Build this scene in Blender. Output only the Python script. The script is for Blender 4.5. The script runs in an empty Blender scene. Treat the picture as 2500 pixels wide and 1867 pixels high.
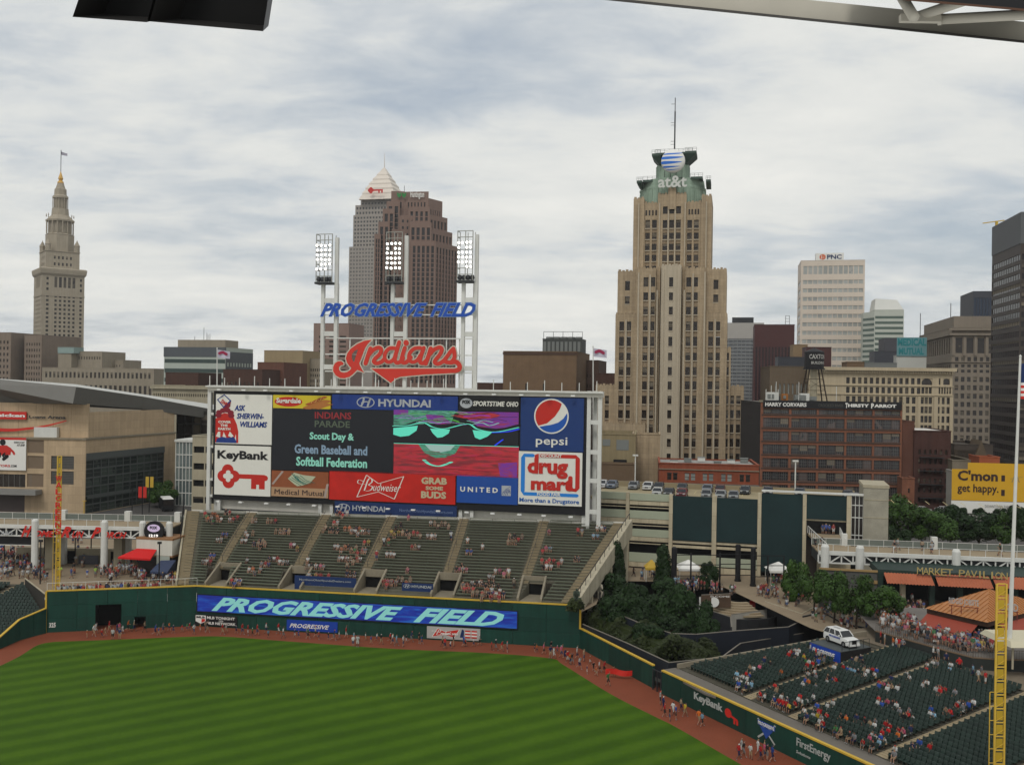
import bpy, math, random
from mathutils import Vector, Matrix
R = random.Random(7)
S = bpy.context.scene
COL = S.collection
# ---------------- camera ----------------
FPX, ROLL, EYE = 2320.0, math.radians(0.85), 37.7
cd = bpy.data.cameras.new('camera'); cam = bpy.data.objects.new('camera', cd); COL.objects.link(cam)
cd.sensor_width = 36.0; cd.lens = 36.0*FPX/2500.0; cd.clip_start = 0.3; cd.clip_end = 9000
cam.matrix_world = Matrix.Translation((0, 0, EYE)) @ Matrix.Rotation(math.pi/2, 4, 'X') @ Matrix.Rotation(ROLL, 4, 'Z')
S.camera = cam
# ---------------- sky, sun, exposure ----------------
SUN_EL, SUN_ROT = math.radians(52), math.radians(200)
W = bpy.data.worlds.new('World'); S.world = W; W.use_nodes = True
nt = W.node_tree; nt.nodes.clear()
def nd(t, typ, **k):
 n = t.nodes.new(typ)
 for a, b in k.items():
  if a.startswith('i_'): n.inputs[int(a[2:])].default_value = b
  else: setattr(n, a, b)
 return n
out = nd(nt, 'ShaderNodeOutputWorld'); bg = nd(nt, 'ShaderNodeBackground')
sky = nd(nt, 'ShaderNodeTexSky', sky_type='NISHITA'); sky.sun_disc = False
sky.sun_elevation = SUN_EL; sky.sun_rotation = SUN_ROT; sky.air_density = 1.2; sky.dust_density = 2.5
tc = nd(nt, 'ShaderNodeTexCoord'); sep = nd(nt, 'ShaderNodeSeparateXYZ')
nt.links.new(tc.outputs['Generated'], sep.inputs[0])
def M(t, op, a, b=None, c=None, clamp=False):
 n = nd(t, 'ShaderNodeMath', operation=op, use_clamp=clamp)
 for i, v in enumerate((a, b, c)):
  if v is None: continue
  if isinstance(v, (int, float)): n.inputs[i].default_value = v
  else: t.links.new(v, n.inputs[i])
 return n.outputs[0]
zc = M(nt, 'ADD', M(nt, 'MAXIMUM', sep.outputs[2], 0.0), 0.16)      # clouds lie on a layer overhead
cx = M(nt, 'DIVIDE', sep.outputs[0], zc); cy = M(nt, 'DIVIDE', sep.outputs[1], zc)
comb = nd(nt, 'ShaderNodeCombineXYZ'); nt.links.new(cx, comb.inputs[0]); nt.links.new(cy, comb.inputs[1])
mp = nd(nt, 'ShaderNodeMapping'); mp.inputs['Rotation'].default_value = (0, 0, math.radians(-32)); mp.inputs['Scale'].default_value = (0.8, 1.15, 1)
mp.inputs['Location'].default_value = (3.1, 1.7, 0)
nt.links.new(comb.outputs[0], mp.inputs[0])
def noise(t, vec, scale, detail=5, rough=.55, dist=0.0):
 n = nd(t, 'ShaderNodeTexNoise'); n.inputs['Scale'].default_value = scale; n.inputs['Detail'].default_value = detail
 n.inputs['Roughness'].default_value = rough; n.inputs['Distortion'].default_value = dist
 if vec is not None: t.links.new(vec, n.inputs['Vector'])
 return n.outputs['Fac']
n1 = noise(nt, mp.outputs[0], .95, 6, .52, .3); n2 = noise(nt, mp.outputs[0], 4.2, 8, .62, .25)
mp2 = nd(nt, 'ShaderNodeMapping'); mp2.inputs['Scale'].default_value = (1, 1, 1); mp2.inputs['Location'].default_value = (8.3, 2.2, 0)
nt.links.new(comb.outputs[0], mp2.inputs[0]); n3 = noise(nt, mp2.outputs[0], .55, 3, .5, .2)
dens = M(nt, 'ADD', M(nt, 'ADD', M(nt, 'MULTIPLY', n1, .55), M(nt, 'MULTIPLY', n2, .34)), M(nt, 'MULTIPLY', n3, .5))
def ramp(t, fac, stops, interp='LINEAR'):
 r = nd(t, 'ShaderNodeValToRGB'); r.color_ramp.interpolation = interp
 e = r.color_ramp.elements
 while len(e) < len(stops): e.new(.5)
 for k, (p, c) in enumerate(stops): e[k].position = p; e[k].color = (c[0], c[1], c[2], 1)
 t.links.new(fac, r.inputs[0]); return r.outputs[0]
cloud = ramp(nt, dens, [(0.46, (.43, .485, .56)), (0.56, (.54, .585, .625)), (0.635, (.64, .67, .685)), (0.71, (.76, .77, .745)), (.84, (.86, .855, .81))])
cover = ramp(nt, dens, [(0.48, (.62, .62, .62)), (0.66, (.97, .97, .97))])
skys = nd(nt, 'ShaderNodeMix', data_type='RGBA', blend_type='MULTIPLY'); skys.inputs[0].default_value = 1
nt.links.new(sky.outputs[0], skys.inputs[6]); skys.inputs[7].default_value = (.10, .10, .10, 1)
mx = nd(nt, 'ShaderNodeMix', data_type='RGBA'); nt.links.new(cover, mx.inputs[0]); nt.links.new(skys.outputs[2], mx.inputs[6]); nt.links.new(cloud, mx.inputs[7])
nt.links.new(mx.outputs[2], bg.inputs[0]); bg.inputs[1].default_value = 1.0; nt.links.new(bg.outputs[0], out.inputs[0])
sl = bpy.data.lights.new('sun', 'SUN'); sl.energy = 1.25; sl.angle = math.radians(14); sl.color = (1, .97, .92)
sun = bpy.data.objects.new('sun', sl); COL.objects.link(sun)
sun.rotation_euler = (math.pi/2 - SUN_EL, 0, math.pi - SUN_ROT)
V = S.view_settings; V.view_transform = 'Standard'; V.look = 'None'; V.exposure = 0.04; V.gamma = 1; V.use_curve_mapping = False
S.cycles.use_denoising = True; S.cycles.max_bounces = 5; S.cycles.diffuse_bounces = 3; S.cycles.glossy_bounces = 2
S.cycles.transparent_max_bounces = 6; S.cycles.caustics_reflective = False; S.cycles.caustics_refractive = False
# ---------------- camera geometry helpers: photograph pixel -> point of the place ----------------
sR, cR = math.sin(ROLL), math.cos(ROLL)
def D(px, py):
 u = px-1250; v = 933.5-py
 return ((u*cR - v*sR)/FPX, (u*sR + v*cR)/FPX)
def G(px, py, z=0.0):
 a, b = D(px, py); Y = (z-EYE)/b; return (a*Y, Y)
def P(px, py, Y):
 a, b = D(px, py); return (a*Y, Y, EYE+b*Y)
class Frame:
 """vertical plane through two ground points: local x along it, y away from the camera, z up"""
 def __init__(s, A, B, z=0.0):
  s.A, s.B, s.z = A, B, z; dx, dy = B[0]-A[0], B[1]-A[1]; s.w = math.hypot(dx, dy); s.u = (dx/s.w, dy/s.w); s.ang = math.atan2(dy, dx)
 def hit(s, px, py, off=0.0):
  a, b = D(px, py); nx, ny = -s.u[1], s.u[0]
  ox, oy = s.A[0]+nx*off, s.A[1]+ny*off
  t = (ox*nx+oy*ny)/(a*nx+ny); x, y = a*t, t
  return ((x-ox)*s.u[0]+(y-oy)*s.u[1], EYE+b*t-s.z)
 def wp(s, x, y, z): return (s.A[0]+s.u[0]*x-s.u[1]*y, s.A[1]+s.u[1]*x+s.u[0]*y, s.z+z)
def FR(pxa, pya, Ya, pxb, pyb, Yb, z=0.0):
 a = P(pxa, pya, Ya); b = P(pxb, pyb, Yb); return Frame(a[:2], b[:2], z)
# ---------------- materials ----------------
MATS = {}
def mat(name, col, rough=.85, var=.18, scale=.35, fine=3.0, metal=0.0, emit=0.0, streak=0.0, bump=0.0, objvar=0.0, spec=.3, joints=None):
 if name in MATS: return MATS[name]
 if not emit: col = tuple(.98*max(c, 0)**1.08 for c in col)
 m = bpy.data.materials.new(name); m.use_nodes = True; t = m.node_tree; b = t.nodes['Principled BSDF']
 b.inputs['Roughness'].default_value = rough; b.inputs['Metallic'].default_value = metal
 b.inputs['Specular IOR Level'].default_value = spec
 c4 = (col[0], col[1], col[2], 1); b.inputs['Base Color'].default_value = c4
 if var or streak or objvar or bump:
  g = nd(t, 'ShaderNodeNewGeometry'); f = noise(t, g.outputs['Position'], scale, 4, .6); f2 = noise(t, g.outputs['Position'], fine, 3, .6)
  v = M(t, 'ADD', M(t, 'MULTIPLY', M(t, 'SUBTRACT', f, .5), 2.2*var), M(t, 'MULTIPLY', M(t, 'SUBTRACT', f2, .5), 1.2*var))
  v = M(t, 'ADD', v, 1.0)
  if streak:
   mpn = nd(t, 'ShaderNodeMapping'); mpn.inputs['Scale'].default_value = (1.3, 1.3, .05); t.links.new(g.outputs['Position'], mpn.inputs[0])
   f3 = noise(t, mpn.outputs[0], 1.0, 4, .65); v = M(t, 'MULTIPLY', v, M(t, 'ADD', 1.0, M(t, 'MULTIPLY', M(t, 'SUBTRACT', f3, .5), 2.5*streak)))
  if joints:
   sp_ = nd(t, 'ShaderNodeSeparateXYZ'); t.links.new(g.outputs['Position'], sp_.inputs[0]); cb_ = nd(t, 'ShaderNodeCombineXYZ'); t.links.new(M(t, 'ADD', sp_.outputs[0], M(t, 'MULTIPLY', sp_.outputs[1], .6)), cb_.inputs[0]); t.links.new(sp_.outputs[2], cb_.inputs[1])
   bk_ = nd(t, 'ShaderNodeTexBrick'); bk_.inputs['Scale'].default_value = 1.0; bk_.inputs['Brick Width'].default_value = joints[0]; bk_.inputs['Row Height'].default_value = joints[1]; bk_.inputs['Mortar Size'].default_value = joints[2]; bk_.inputs['Color1'].default_value = (1.06, 1.06, 1.06, 1); bk_.inputs['Color2'].default_value = (.93, .93, .93, 1); bk_.inputs['Mortar'].default_value = (.72, .72, .72, 1); t.links.new(cb_.outputs[0], bk_.inputs['Vector'])
   bw_ = nd(t, 'ShaderNodeRGBToBW'); t.links.new(bk_.outputs['Color'], bw_.inputs[0]); v = M(t, 'MULTIPLY', v, bw_.outputs[0])
  if objvar:
   oi = nd(t, 'ShaderNodeObjectInfo'); v = M(t, 'MULTIPLY', v, M(t, 'ADD', 1.0-objvar/2, M(t, 'MULTIPLY', oi.outputs['Random'], objvar)))
  h = nd(t, 'ShaderNodeMix', data_type='RGBA', blend_type='MULTIPLY'); h.inputs[0].default_value = 1; h.inputs[6].default_value = c4
  cb = nd(t, 'ShaderNodeCombineColor'); [t.links.new(v, cb.inputs[k]) for k in range(3)]
  t.links.new(cb.outputs[0], h.inputs[7]); t.links.new(h.outputs[2], b.inputs['Base Color'])
  if bump:
   bp = nd(t, 'ShaderNodeBump'); bp.inputs['Strength'].default_value = bump; bp.inputs['Distance'].default_value = .15
   t.links.new(f2, bp.inputs['Height']); t.links.new(bp.outputs[0], b.inputs['Normal'])
 if emit:
  b.inputs['Emission Color'].default_value = c4; b.inputs['Emission Strength'].default_value = emit
 MATS[name] = m; return m
def glass(name, dark=(.03, .03, .035), light=(.16, .15, .13), p=.25, rough=.12, spec=.35):
 """window glass; some panes have blinds behind them, told apart by the object's own random number"""
 if name in MATS: return MATS[name]
 m = bpy.data.materials.new(name); m.use_nodes = True; t = m.node_tree; b = t.nodes['Principled BSDF']
 b.inputs['Roughness'].default_value = rough; b.inputs['Specular IOR Level'].default_value = spec
 oi = nd(t, 'ShaderNodeObjectInfo'); g = nd(t, 'ShaderNodeNewGeometry')
 f = noise(t, g.outputs['Position'], .35, 2, .5)
 r = M(t, 'FRACT', M(t, 'ADD', oi.outputs['Random'], M(t, 'MULTIPLY', f, .6)))
 t.links.new(ramp(t, r, [(0, dark), (1-p, tuple(c*1.5 for c in dark)), (min(.99, 1-p+.12), light)]), b.inputs['Base Color'])
 MATS[name] = m; return m
# ---------------- mesh builder ----------------
class MB:
 def __init__(s): s.v = []; s.f = []; s.m = []; s.cm = 0; s.T = None
 def mat(s, i): s.cm = i; return s
 def add(s, vs, fs):
  o = len(s.v)
  if s.T is not None: vs = [s.T @ Vector(p) for p in vs]
  s.v.extend([tuple(p) for p in vs])
  for f in fs: s.f.append(tuple(o+i for i in f)); s.m.append(s.cm)
 def quad(s, a, b, c, d): s.add([a, b, c, d], [(0, 1, 2, 3)])
 def box(s, x0, x1, y0, y1, z0, z1):
  s.add([(x0, y0, z0), (x1, y0, z0), (x1, y1, z0), (x0, y1, z0), (x0, y0, z1), (x1, y0, z1), (x1, y1, z1), (x0, y1, z1)],
   [(0, 1, 5, 4), (1, 2, 6, 5), (2, 3, 7, 6), (3, 0, 4, 7), (4, 5, 6, 7), (3, 2, 1, 0)])
 def prism(s, poly, z0, z1, cap=True):
  n = len(poly); zt = z1 if hasattr(z1, '__len__') else [z1]*n
  ar = sum(poly[i][0]*poly[(i+1) % n][1]-poly[(i+1) % n][0]*poly[i][1] for i in range(n))
  if ar < 0: poly = poly[::-1]; zt = list(zt)[::-1]
  vs = [(p[0], p[1], z0) for p in poly]+[(p[0], p[1], zt[i]) for i, p in enumerate(poly)]
  fs = [(i, (i+1) % n, n+(i+1) % n, n+i) for i in range(n)]
  if cap: fs += [tuple(range(n, 2*n)), tuple(range(n-1, -1, -1))]
  s.add(vs, fs)
 def loft(s, rings, cap=True):
  n = len(rings[0]); vs = [p for r in rings for p in r]; fs = []
  for k in range(len(rings)-1):
   for i in range(n): fs.append((k*n+i, k*n+(i+1) % n, (k+1)*n+(i+1) % n, (k+1)*n+i))
  if cap: fs += [tuple(range(n-1, -1, -1)), tuple((len(rings)-1)*n+i for i in range(n))]
  s.add(vs, fs)
 def lathe(s, prof, n=12, c=(0, 0), rot=0.0):
  s.loft([[(c[0]+r*math.cos(rot+2*math.pi*i/n), c[1]+r*math.sin(rot+2*math.pi*i/n), z) for i in range(n)] for r, z in prof])
 def tube(s, a, b, r, n=6, r2=None):
  a, b = Vector(a), Vector(b); d = b-a
  if d.length < 1e-6: return
  r2 = r if r2 is None else r2
  q = d.to_track_quat('Z', 'Y'); ex, ey = q @ Vector((1, 0, 0)), q @ Vector((0, 1, 0))
  s.loft([[a+ex*r*math.cos(2*math.pi*(i+.5)/n)+ey*r*math.sin(2*math.pi*(i+.5)/n) for i in range(n)],
    [b+ex*r2*math.cos(2*math.pi*(i+.5)/n)+ey*r2*math.sin(2*math.pi*(i+.5)/n) for i in range(n)]])
 def bar(s, a, b, w, h):
  """rectangular bar from a to b, w across, h tall"""
  a, b = Vector(a), Vector(b); d = (b-a).normalized(); up = Vector((0, 0, 1))
  if abs(d.z) > .95: up = Vector((0, 1, 0))
  sx = d.cross(up).normalized()*w/2; uz = sx.cross(d).normalized()*h/2
  s.add([a-sx-uz, a+sx-uz, a+sx+uz, a-sx+uz, b-sx-uz, b+sx-uz, b+sx+uz, b-sx+uz],
   [(0, 1, 2, 3), (7, 6, 5, 4), (0, 4, 5, 1), (1, 5, 6, 2), (2, 6, 7, 3), (3, 7, 4, 0)])
 def mesh(s, name, mats):
  me = bpy.data.meshes.new(name); me.from_pydata(s.v, [], s.f)
  for x in (mats if isinstance(mats, (list, tuple)) else [mats]): me.materials.append(x)
  if any(s.m): me.polygons.foreach_set('material_index', s.m)
  me.update(); return me
 def build(s, name, mats, parent=None, loc=(0, 0, 0), rz=0.0, smooth=False):
  if not s.f: return None
  me = s.mesh(name, mats)
  if smooth: me.polygons.foreach_set('use_smooth', [True]*len(me.polygons))
  return link(name, me, parent, loc, rz)
def link(name, me, parent=None, loc=(0, 0, 0), rz=0.0):
 o = bpy.data.objects.new(name, me); COL.objects.link(o); o.location = loc; o.rotation_euler[2] = rz
 if parent is not None: o.parent = parent
 return o
def tag(o, label=None, cat=None, group=None, kind=None):
 if label: o['label'] = label
 if cat: o['category'] = cat
 if group: o['group'] = group
 if kind: o['kind'] = kind
 return o
def thing(name, label, cat, loc=(0, 0, 0), rz=0.0, group=None):
 o = bpy.data.objects.new(name, None); COL.objects.link(o); o.location = loc; o.rotation_euler[2] = rz; o.empty_display_size = .5
 return tag(o, label, cat, group)
def thingF(name, label, cat, fr, group=None): return thing(name, label, cat, (fr.A[0], fr.A[1], fr.z), fr.ang, group)
def copy_thing(o, loc=None, rz=None, label=None, group=None):
 r = o.copy(); COL.objects.link(r)
 for ch in o.children:
  c = ch.copy(); COL.objects.link(c); c.parent = r
  for g in ch.children:
   e = g.copy(); COL.objects.link(e); e.parent = c
 if loc is not None: r.location = loc
 if rz is not None: r.rotation_euler[2] = rz
 if label: r['label'] = label
 if group: r['group'] = group
 return r
# ---------------- facades with real openings ----------------
class Face:
 """a wall in a thing's local space: starts at (ox, oy), runs w along angle ang, outside on its right hand"""
 def __init__(s, ox, oy, ang, w): s.o = (ox, oy); s.a = ang; s.c = math.cos(ang); s.s = math.sin(ang); s.w = w
 def p(s, x, y, z): return (s.o[0]+s.c*x-s.s*y, s.o[1]+s.s*x+s.c*y, z)
def wall(mb, fc, z0, z1, holes, depth=.35, x0=0.0, x1=None, y=0.0):
 """sheet with rectangular openings (xa, xb, za, zb) and their reveals"""
 x1 = fc.w if x1 is None else x1
 holes = [h for h in holes if h[0] > x0-1e-6 and h[1] < x1+1e-6 and h[2] > z0-1e-6 and h[3] < z1+1e-6]
 zs = sorted({round(q, 4) for h in holes for q in h[2:4]} | {z0, z1})
 for k in range(len(zs)-1):
  za, zb = zs[k], zs[k+1]
  if zb-za < 1e-4: continue
  zm = (za+zb)/2; hh = sorted((h[0], h[1]) for h in holes if h[2] < zm < h[3]); x = x0
  for a, b in hh+[(x1, x1)]:
   if a-x > 1e-4: mb.quad(fc.p(x, y, za), fc.p(a, y, za), fc.p(a, y, zb), fc.p(x, y, zb))
   x = max(x, b)
 for a, b, c, d in holes:
  for q in (((a, c), (a, d)), ((b, d), (b, c)), ((a, d), (b, d)), ((b, c), (a, c))):
   (xa, za), (xb, zb) = q
   mb.quad(fc.p(xa, y, za), fc.p(xa, y+depth, za), fc.p(xb, y+depth, zb), fc.p(xb, y, zb))
PANE = {}
BLIND = None
def pane_mesh(name, w, h, nx, nz, gm, fm, arch=False, fw=.07):
 bl_ = 0 if (arch or h > 6 or gm.name[:4] in ('bank', 'pale', 'aren', 'hall')) else R.choice((0, 0, 0, 0, 1, 2)); k = (bl_, name, round(w, 1), round(h, 1), nx, nz, gm.name, fm.name if fm else '', arch)
 if k not in PANE:
  mb = MB(); mb.mat(0)
  mb.quad((0, 0, 0), (w, 0, 0), (w, 0, h), (0, 0, h))
  if bl_: mb.mat(2); mb.quad((.02, -.01, h*(1-(.3, .62)[bl_-1])), (w-.02, -.01, h*(1-(.3, .62)[bl_-1])), (w-.02, -.01, h), (.02, -.01, h))
  if arch:                                    # fills the corners above a round head
   mb.mat(1)
   for sx in (0, 1):
    pts = [(w/2+(-1 if sx == 0 else 1)*w/2*math.cos(t), h-w/2+w/2*math.sin(t)) for t in [i*math.pi/8 for i in range(5)]]
    cx_ = 0 if sx == 0 else w
    for i in range(4):
     tri = [(cx_, -.2, h), (pts[i][0], -.2, pts[i][1]), (pts[i+1][0], -.2, pts[i+1][1])]
     mb.add(tri, [(0, 1, 2)])
  if fm and nx+nz:
   mb.mat(1)
   for i in range(1, nx): mb.box(w*i/nx-fw/2, w*i/nx+fw/2, -.08, -.01, 0, h)
   for i in range(1, nz): mb.box(0, w, -.06, -.012, h*i/nz-fw/2, h*i/nz+fw/2)
  PANE[k] = mb.mesh(name, [gm, fm or gm]+([mat('window_blind', (.17, .145, .11), .8, .1, objvar=.7)] if bl_ else []))
 return PANE[k]
def put_panes(parent, fc, holes, depth, gm, fm=None, nx=1, nz=1, Y=300.0, name='window', thr=9.0, arch=False, y=0.0, cap=300, sill=None, lintel_d=.12):
 """each opening's window: parts of their own when big enough in view, else one joined part"""
 if not holes: return
 big = [h for h in holes if max(h[1]-h[0], h[3]-h[2])*FPX/Y >= thr]
 cnt = parent.get('_n', 0); room = max(0, cap-cnt)
 big.sort(key=lambda h: -(h[1]-h[0])*(h[3]-h[2])); use = big[:room]; useset = {tuple(h) for h in use}
 for h in use:
  me = pane_mesh(name, h[1]-h[0], h[3]-h[2], nx, nz, gm, fm, arch)
  link(name, me, parent, fc.p(h[0], y+depth-.02, h[2]), fc.a)
 parent['_n'] = cnt+len(use)
 rest = [h for h in holes if tuple(h) not in useset]
 if rest:
  mb = MB()
  for h in rest:
   mb.mat(0); yy = y+depth-.02; a, b, c, d = h
   mb.quad(fc.p(a, yy, c), fc.p(b, yy, c), fc.p(b, yy, d), fc.p(a, yy, d))
   if fm:
    mb.mat(1)
    for i in range(1, nx):
     xx = a+(b-a)*i/nx; mb.quad(fc.p(xx-.06, yy-.05, c), fc.p(xx+.06, yy-.05, c), fc.p(xx+.06, yy-.05, d), fc.p(xx-.06, yy-.05, d))
  o = mb.build('small_windows', [gm, fm or gm], parent); o['kind'] = 'stuff'
def grid(x0, x1, nx, wfrac, z0, z1, nz, hfrac, skip=None):
 """nx by nz openings, each filling wfrac by hfrac of its cell"""
 r = []; cw = (x1-x0)/nx; ch = (z1-z0)/nz
 for j in range(nz):
  for i in range(nx):
   if skip and skip(i, j): continue
   a = x0+cw*(i+.5-wfrac/2); c = z0+ch*(j+.5-hfrac/2)
   r.append((round(a, 3), round(a+cw*wfrac, 3), round(c, 3), round(c+ch*hfrac, 3)))
 return r
CUBE = {}
def bit(parent, name, m, x0, x1, y0, y1, z0, z1):
 if m.name not in CUBE:
  mb = MB(); mb.box(0, 1, 0, 1, 0, 1); CUBE[m.name] = mb.mesh(name, m)
 o = link(name, CUBE[m.name], parent, (x0, y0, z0)); o.scale = (x1-x0, y1-y0, z1-z0); return o
# ---------------- lettering ----------------
TXT = {}
def text_part(txt, parent, m, x0, x1, z0, z1, y=-.05, name='lettering', bold=0.0, shear=0.0, depth=.04, fc=None, sub=None, rot=0.0):
 """flat letters as mesh, fitted into a box of the parent's local x-z plane"""
 k = (txt, bold, shear)
 if k not in TXT:
  c = bpy.data.curves.new('t', 'FONT'); c.body = txt; c.size = 1; c.shear = shear; c.offset = bold; c.resolution_u = 2; c.fill_mode = 'BOTH'; c.extrude = .5; c.space_character = 1.0
  o = bpy.data.objects.new('t', c); COL.objects.link(o); bpy.context.view_layer.update()
  me = bpy.data.meshes.new_from_object(o.evaluated_get(bpy.context.evaluated_depsgraph_get()))
  vs = [tuple(v.co) for v in me.vertices]; fs = [tuple(p.vertices) for p in me.polygons]
  bpy.data.objects.remove(o); bpy.data.curves.remove(c); bpy.data.meshes.remove(me)
  TXT[k] = (vs, fs)
 vs, fs = TXT[k]
 if not vs: return
 ax, bx = min(v[0] for v in vs), max(v[0] for v in vs); ay, by = min(v[1] for v in vs), max(v[1] for v in vs)
 mb = MB(); ca, sa = math.cos(rot), math.sin(rot); W_, H_ = x1-x0, z1-z0
 pts = []
 for v in vs:
  X = (v[0]-ax)/(bx-ax)*W_; Z = (v[1]-ay)/(by-ay)*H_; yy = y-depth*(v[2]+.5)
  X, Z = X*ca-Z*sa, X*sa+Z*ca
  pts.append(fc.p(x0+X, yy, z0+Z) if fc else (x0+X, yy, z0+Z))
 mb.add(pts, fs); return mb.build(name, m, parent)
def crom(pts, n=6):
 o = []; q = [pts[0]]+list(pts)+[pts[-1]]
 for i in range(1, len(q)-2):
  a, b, c, d = q[i-1:i+3]
  for k in range(n):
   t = k/n
   o.append(tuple(.5*((2*b[j])+(-a[j]+c[j])*t+(2*a[j]-5*b[j]+4*c[j]-d[j])*t*t+(-a[j]+3*b[j]-3*c[j]+d[j])*t**3) for j in (0, 1)))
 o.append(tuple(pts[-1])); return o
class Ink:
 """brush strokes and fills on a vertical plane; every touch lies a hair above the one before"""
 def __init__(s, fmap, y=-.05, step=.0006): s.mb = MB(); s.map = fmap; s.y = y; s.st = step
 def _p(s, q): x, z = s.map(*q); return (x, s.y, z)
 def poly(s, pts):
  q = [s._p(p) for p in pts]
  ar = sum(q[i][0]*q[(i+1) % len(q)][2]-q[(i+1) % len(q)][0]*q[i][2] for i in range(len(q)))
  if ar < 0: q = q[::-1]
  s.mb.add(q, [tuple(range(len(q)))]); s.y -= s.st; return s
 def disc(s, c, r, ry=None, n=20): return s.poly([(c[0]+r*math.cos(2*math.pi*i/n), c[1]+(ry or r)*math.sin(2*math.pi*i/n)) for i in range(n)])
 def stroke(s, pts, r, smooth=True, r2=None, round_=True):
  pts = crom(pts) if smooth and len(pts) > 2 else pts; n = len(pts); r2 = r if r2 is None else r2
  L = []; Rr = []
  for i, p in enumerate(pts):
   a = pts[max(0, i-1)]; b = pts[min(n-1, i+1)]; dx, dy = b[0]-a[0], b[1]-a[1]; l = math.hypot(dx, dy) or 1; rr = r+(r2-r)*i/max(1, n-1)
   L.append((p[0]-dy/l*rr, p[1]+dx/l*rr)); Rr.append((p[0]+dy/l*rr, p[1]-dx/l*rr))
  for i in range(n-1): s.poly([L[i], L[i+1], Rr[i+1], Rr[i]]); s.y += s.st*.5
  if round_: s.disc(pts[0], r, n=10); s.disc(pts[-1], r2, n=10)
  return s
 def build(s, name, m, parent): return s.mb.build(name, m, parent)
# ---------------- palette ----------------
WHITE = mat('white_steel', (.60, .60, .565), .6, .10, .5, 4, streak=.10)
WHITE2 = mat('white_panel', (.58, .56, .50), .7, .08, .4, 3, streak=.12)
CREAM = mat('cream_concrete', (.38, .34, .25), .9, .16, .3, 3, streak=.22)
CONC = mat('concrete', (.24, .21, .155), .9, .22, .4, 3.5, streak=.15)
CONC_D = mat('dark_concrete', (.15, .14, .12), .9, .22, .4, 3.5, streak=.15)
TAN = mat('tan_walkway', (.30, .24, .16), .9, .14, .5, 4)
BLACK = mat('black_paint', (.012, .012, .014), .6, .2)
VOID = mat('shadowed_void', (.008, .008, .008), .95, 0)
DARKST = mat('dark_steel', (.035, .037, .04), .5, .2)
YEL = mat('foul_yellow', (.55, .37, .05), .6, .12, .8, 5, streak=.12)
NAVY = mat('navy', (.012, .035, .12), .6, .08)
BLUE = mat('sign_blue', (.02, .075, .32), .5, .06)
RED = mat('sign_red', (.55, .03, .02), .5, .06)
WPAINT = mat('sign_white', (.74, .73, .69), .55, .05)
GWALL = mat('field_wall_green', (.006, .050, .036), .55, .32, .35, 2.5, objvar=.40, streak=.4)
GSEAT = mat('seat_green', (.024, .042, .034), .45, .25, .6, 5, objvar=.35)
BENCHM = mat('bench_green', (.125, .145, .100), .6, .22, .4, 4, objvar=.25)
# ---------------- field ----------------
gm = bpy.data.materials.new('mown_grass'); gm.use_nodes = True; t = gm.node_tree; b = t.nodes['Principled BSDF']; b.inputs['Roughness'].default_value = .9; b.inputs['Specular IOR Level'].default_value = .1
g = nd(t, 'ShaderNodeNewGeometry'); sp = nd(t, 'ShaderNodeSeparateXYZ'); t.links.new(g.outputs['Position'], sp.inputs[0])
SA = math.radians(34.5)
warp = noise(t, g.outputs['Position'], .12, 3, .6); worn = noise(t, g.outputs['Position'], .045, 4, .65)
dd = M(t, 'ADD', M(t, 'MULTIPLY', sp.outputs[0], -math.sin(SA)), M(t, 'MULTIPLY', sp.outputs[1], math.cos(SA)))
dd = M(t, 'ADD', dd, M(t, 'MULTIPLY', warp, .8))
s1 = M(t, 'SINE', M(t, 'MULTIPLY', dd, 2*math.pi/3.5))
st = M(t, 'ADD', M(t, 'MULTIPLY', M(t, 'MULTIPLY', s1, 1.3, clamp=False), .5, clamp=False), .5, clamp=True)
f1 = noise(t, g.outputs['Position'], .25, 4, .6); f2 = noise(t, g.outputs['Position'], 6, 4, .7); f3 = noise(t, g.outputs['Position'], 1.4, 4, .65)
fac = M(t, 'ADD', M(t, 'MULTIPLY', st, .25), M(t, 'ADD', M(t, 'MULTIPLY', f1, .30), M(t, 'ADD', M(t, 'MULTIPLY', f2, .45), M(t, 'ADD', M(t, 'MULTIPLY', f3, .25), M(t, 'MULTIPLY', M(t, 'SUBTRACT', worn, .5), .45)))))
t.links.new(ramp(t, fac, [(.26, (.022, .054, .002)), (.56, (.036, .084, .003)), (.95, (.064, .125, .006))]), b.inputs['Base Color'])
bp = nd(t, 'ShaderNodeBump'); bp.inputs['Strength'].default_value = .5; bp.inputs['Distance'].default_value = .05; t.links.new(f2, bp.inputs['Height']); t.links.new(bp.outputs[0], b.inputs['Normal'])
TRACK = mat('warning_track_clay', (.21, .058, .026), .95, .20, .25, 4, bump=.4)
def sheet(name, poly, z, m, kind='structure'):
 mb = MB(); q = [(p[0], p[1], z) for p in poly]
 ar = sum(q[i][0]*q[(i+1) % len(q)][1]-q[(i+1) % len(q)][0]*q[i][1] for i in range(len(q)))
 if ar < 0: q = q[::-1]
 mb.add(q, [tuple(range(len(q)))]); o = mb.build(name, m); o['kind'] = kind; return o
sheet('warning_track', [(-120, 60), (60, 60), (60, 160), (-120, 160)], 0, TRACK)
edge = crom([G(*p) for p in [(-60, 1655), (0, 1625), (50, 1600), (90, 1575), (125, 1567), (161, 1565), (300, 1560), (480, 1553), (560, 1554), (678, 1563), (960, 1583), (1184, 1593), (1341, 1606), (1375, 1622), (1490, 1693), (1598, 1748), (1652, 1775), (1812, 1867), (1900, 1915)]], 5)
sheet('field_grass', edge+[(30, 70), (-70, 70), (-90, 110)], .006, gm)
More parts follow.
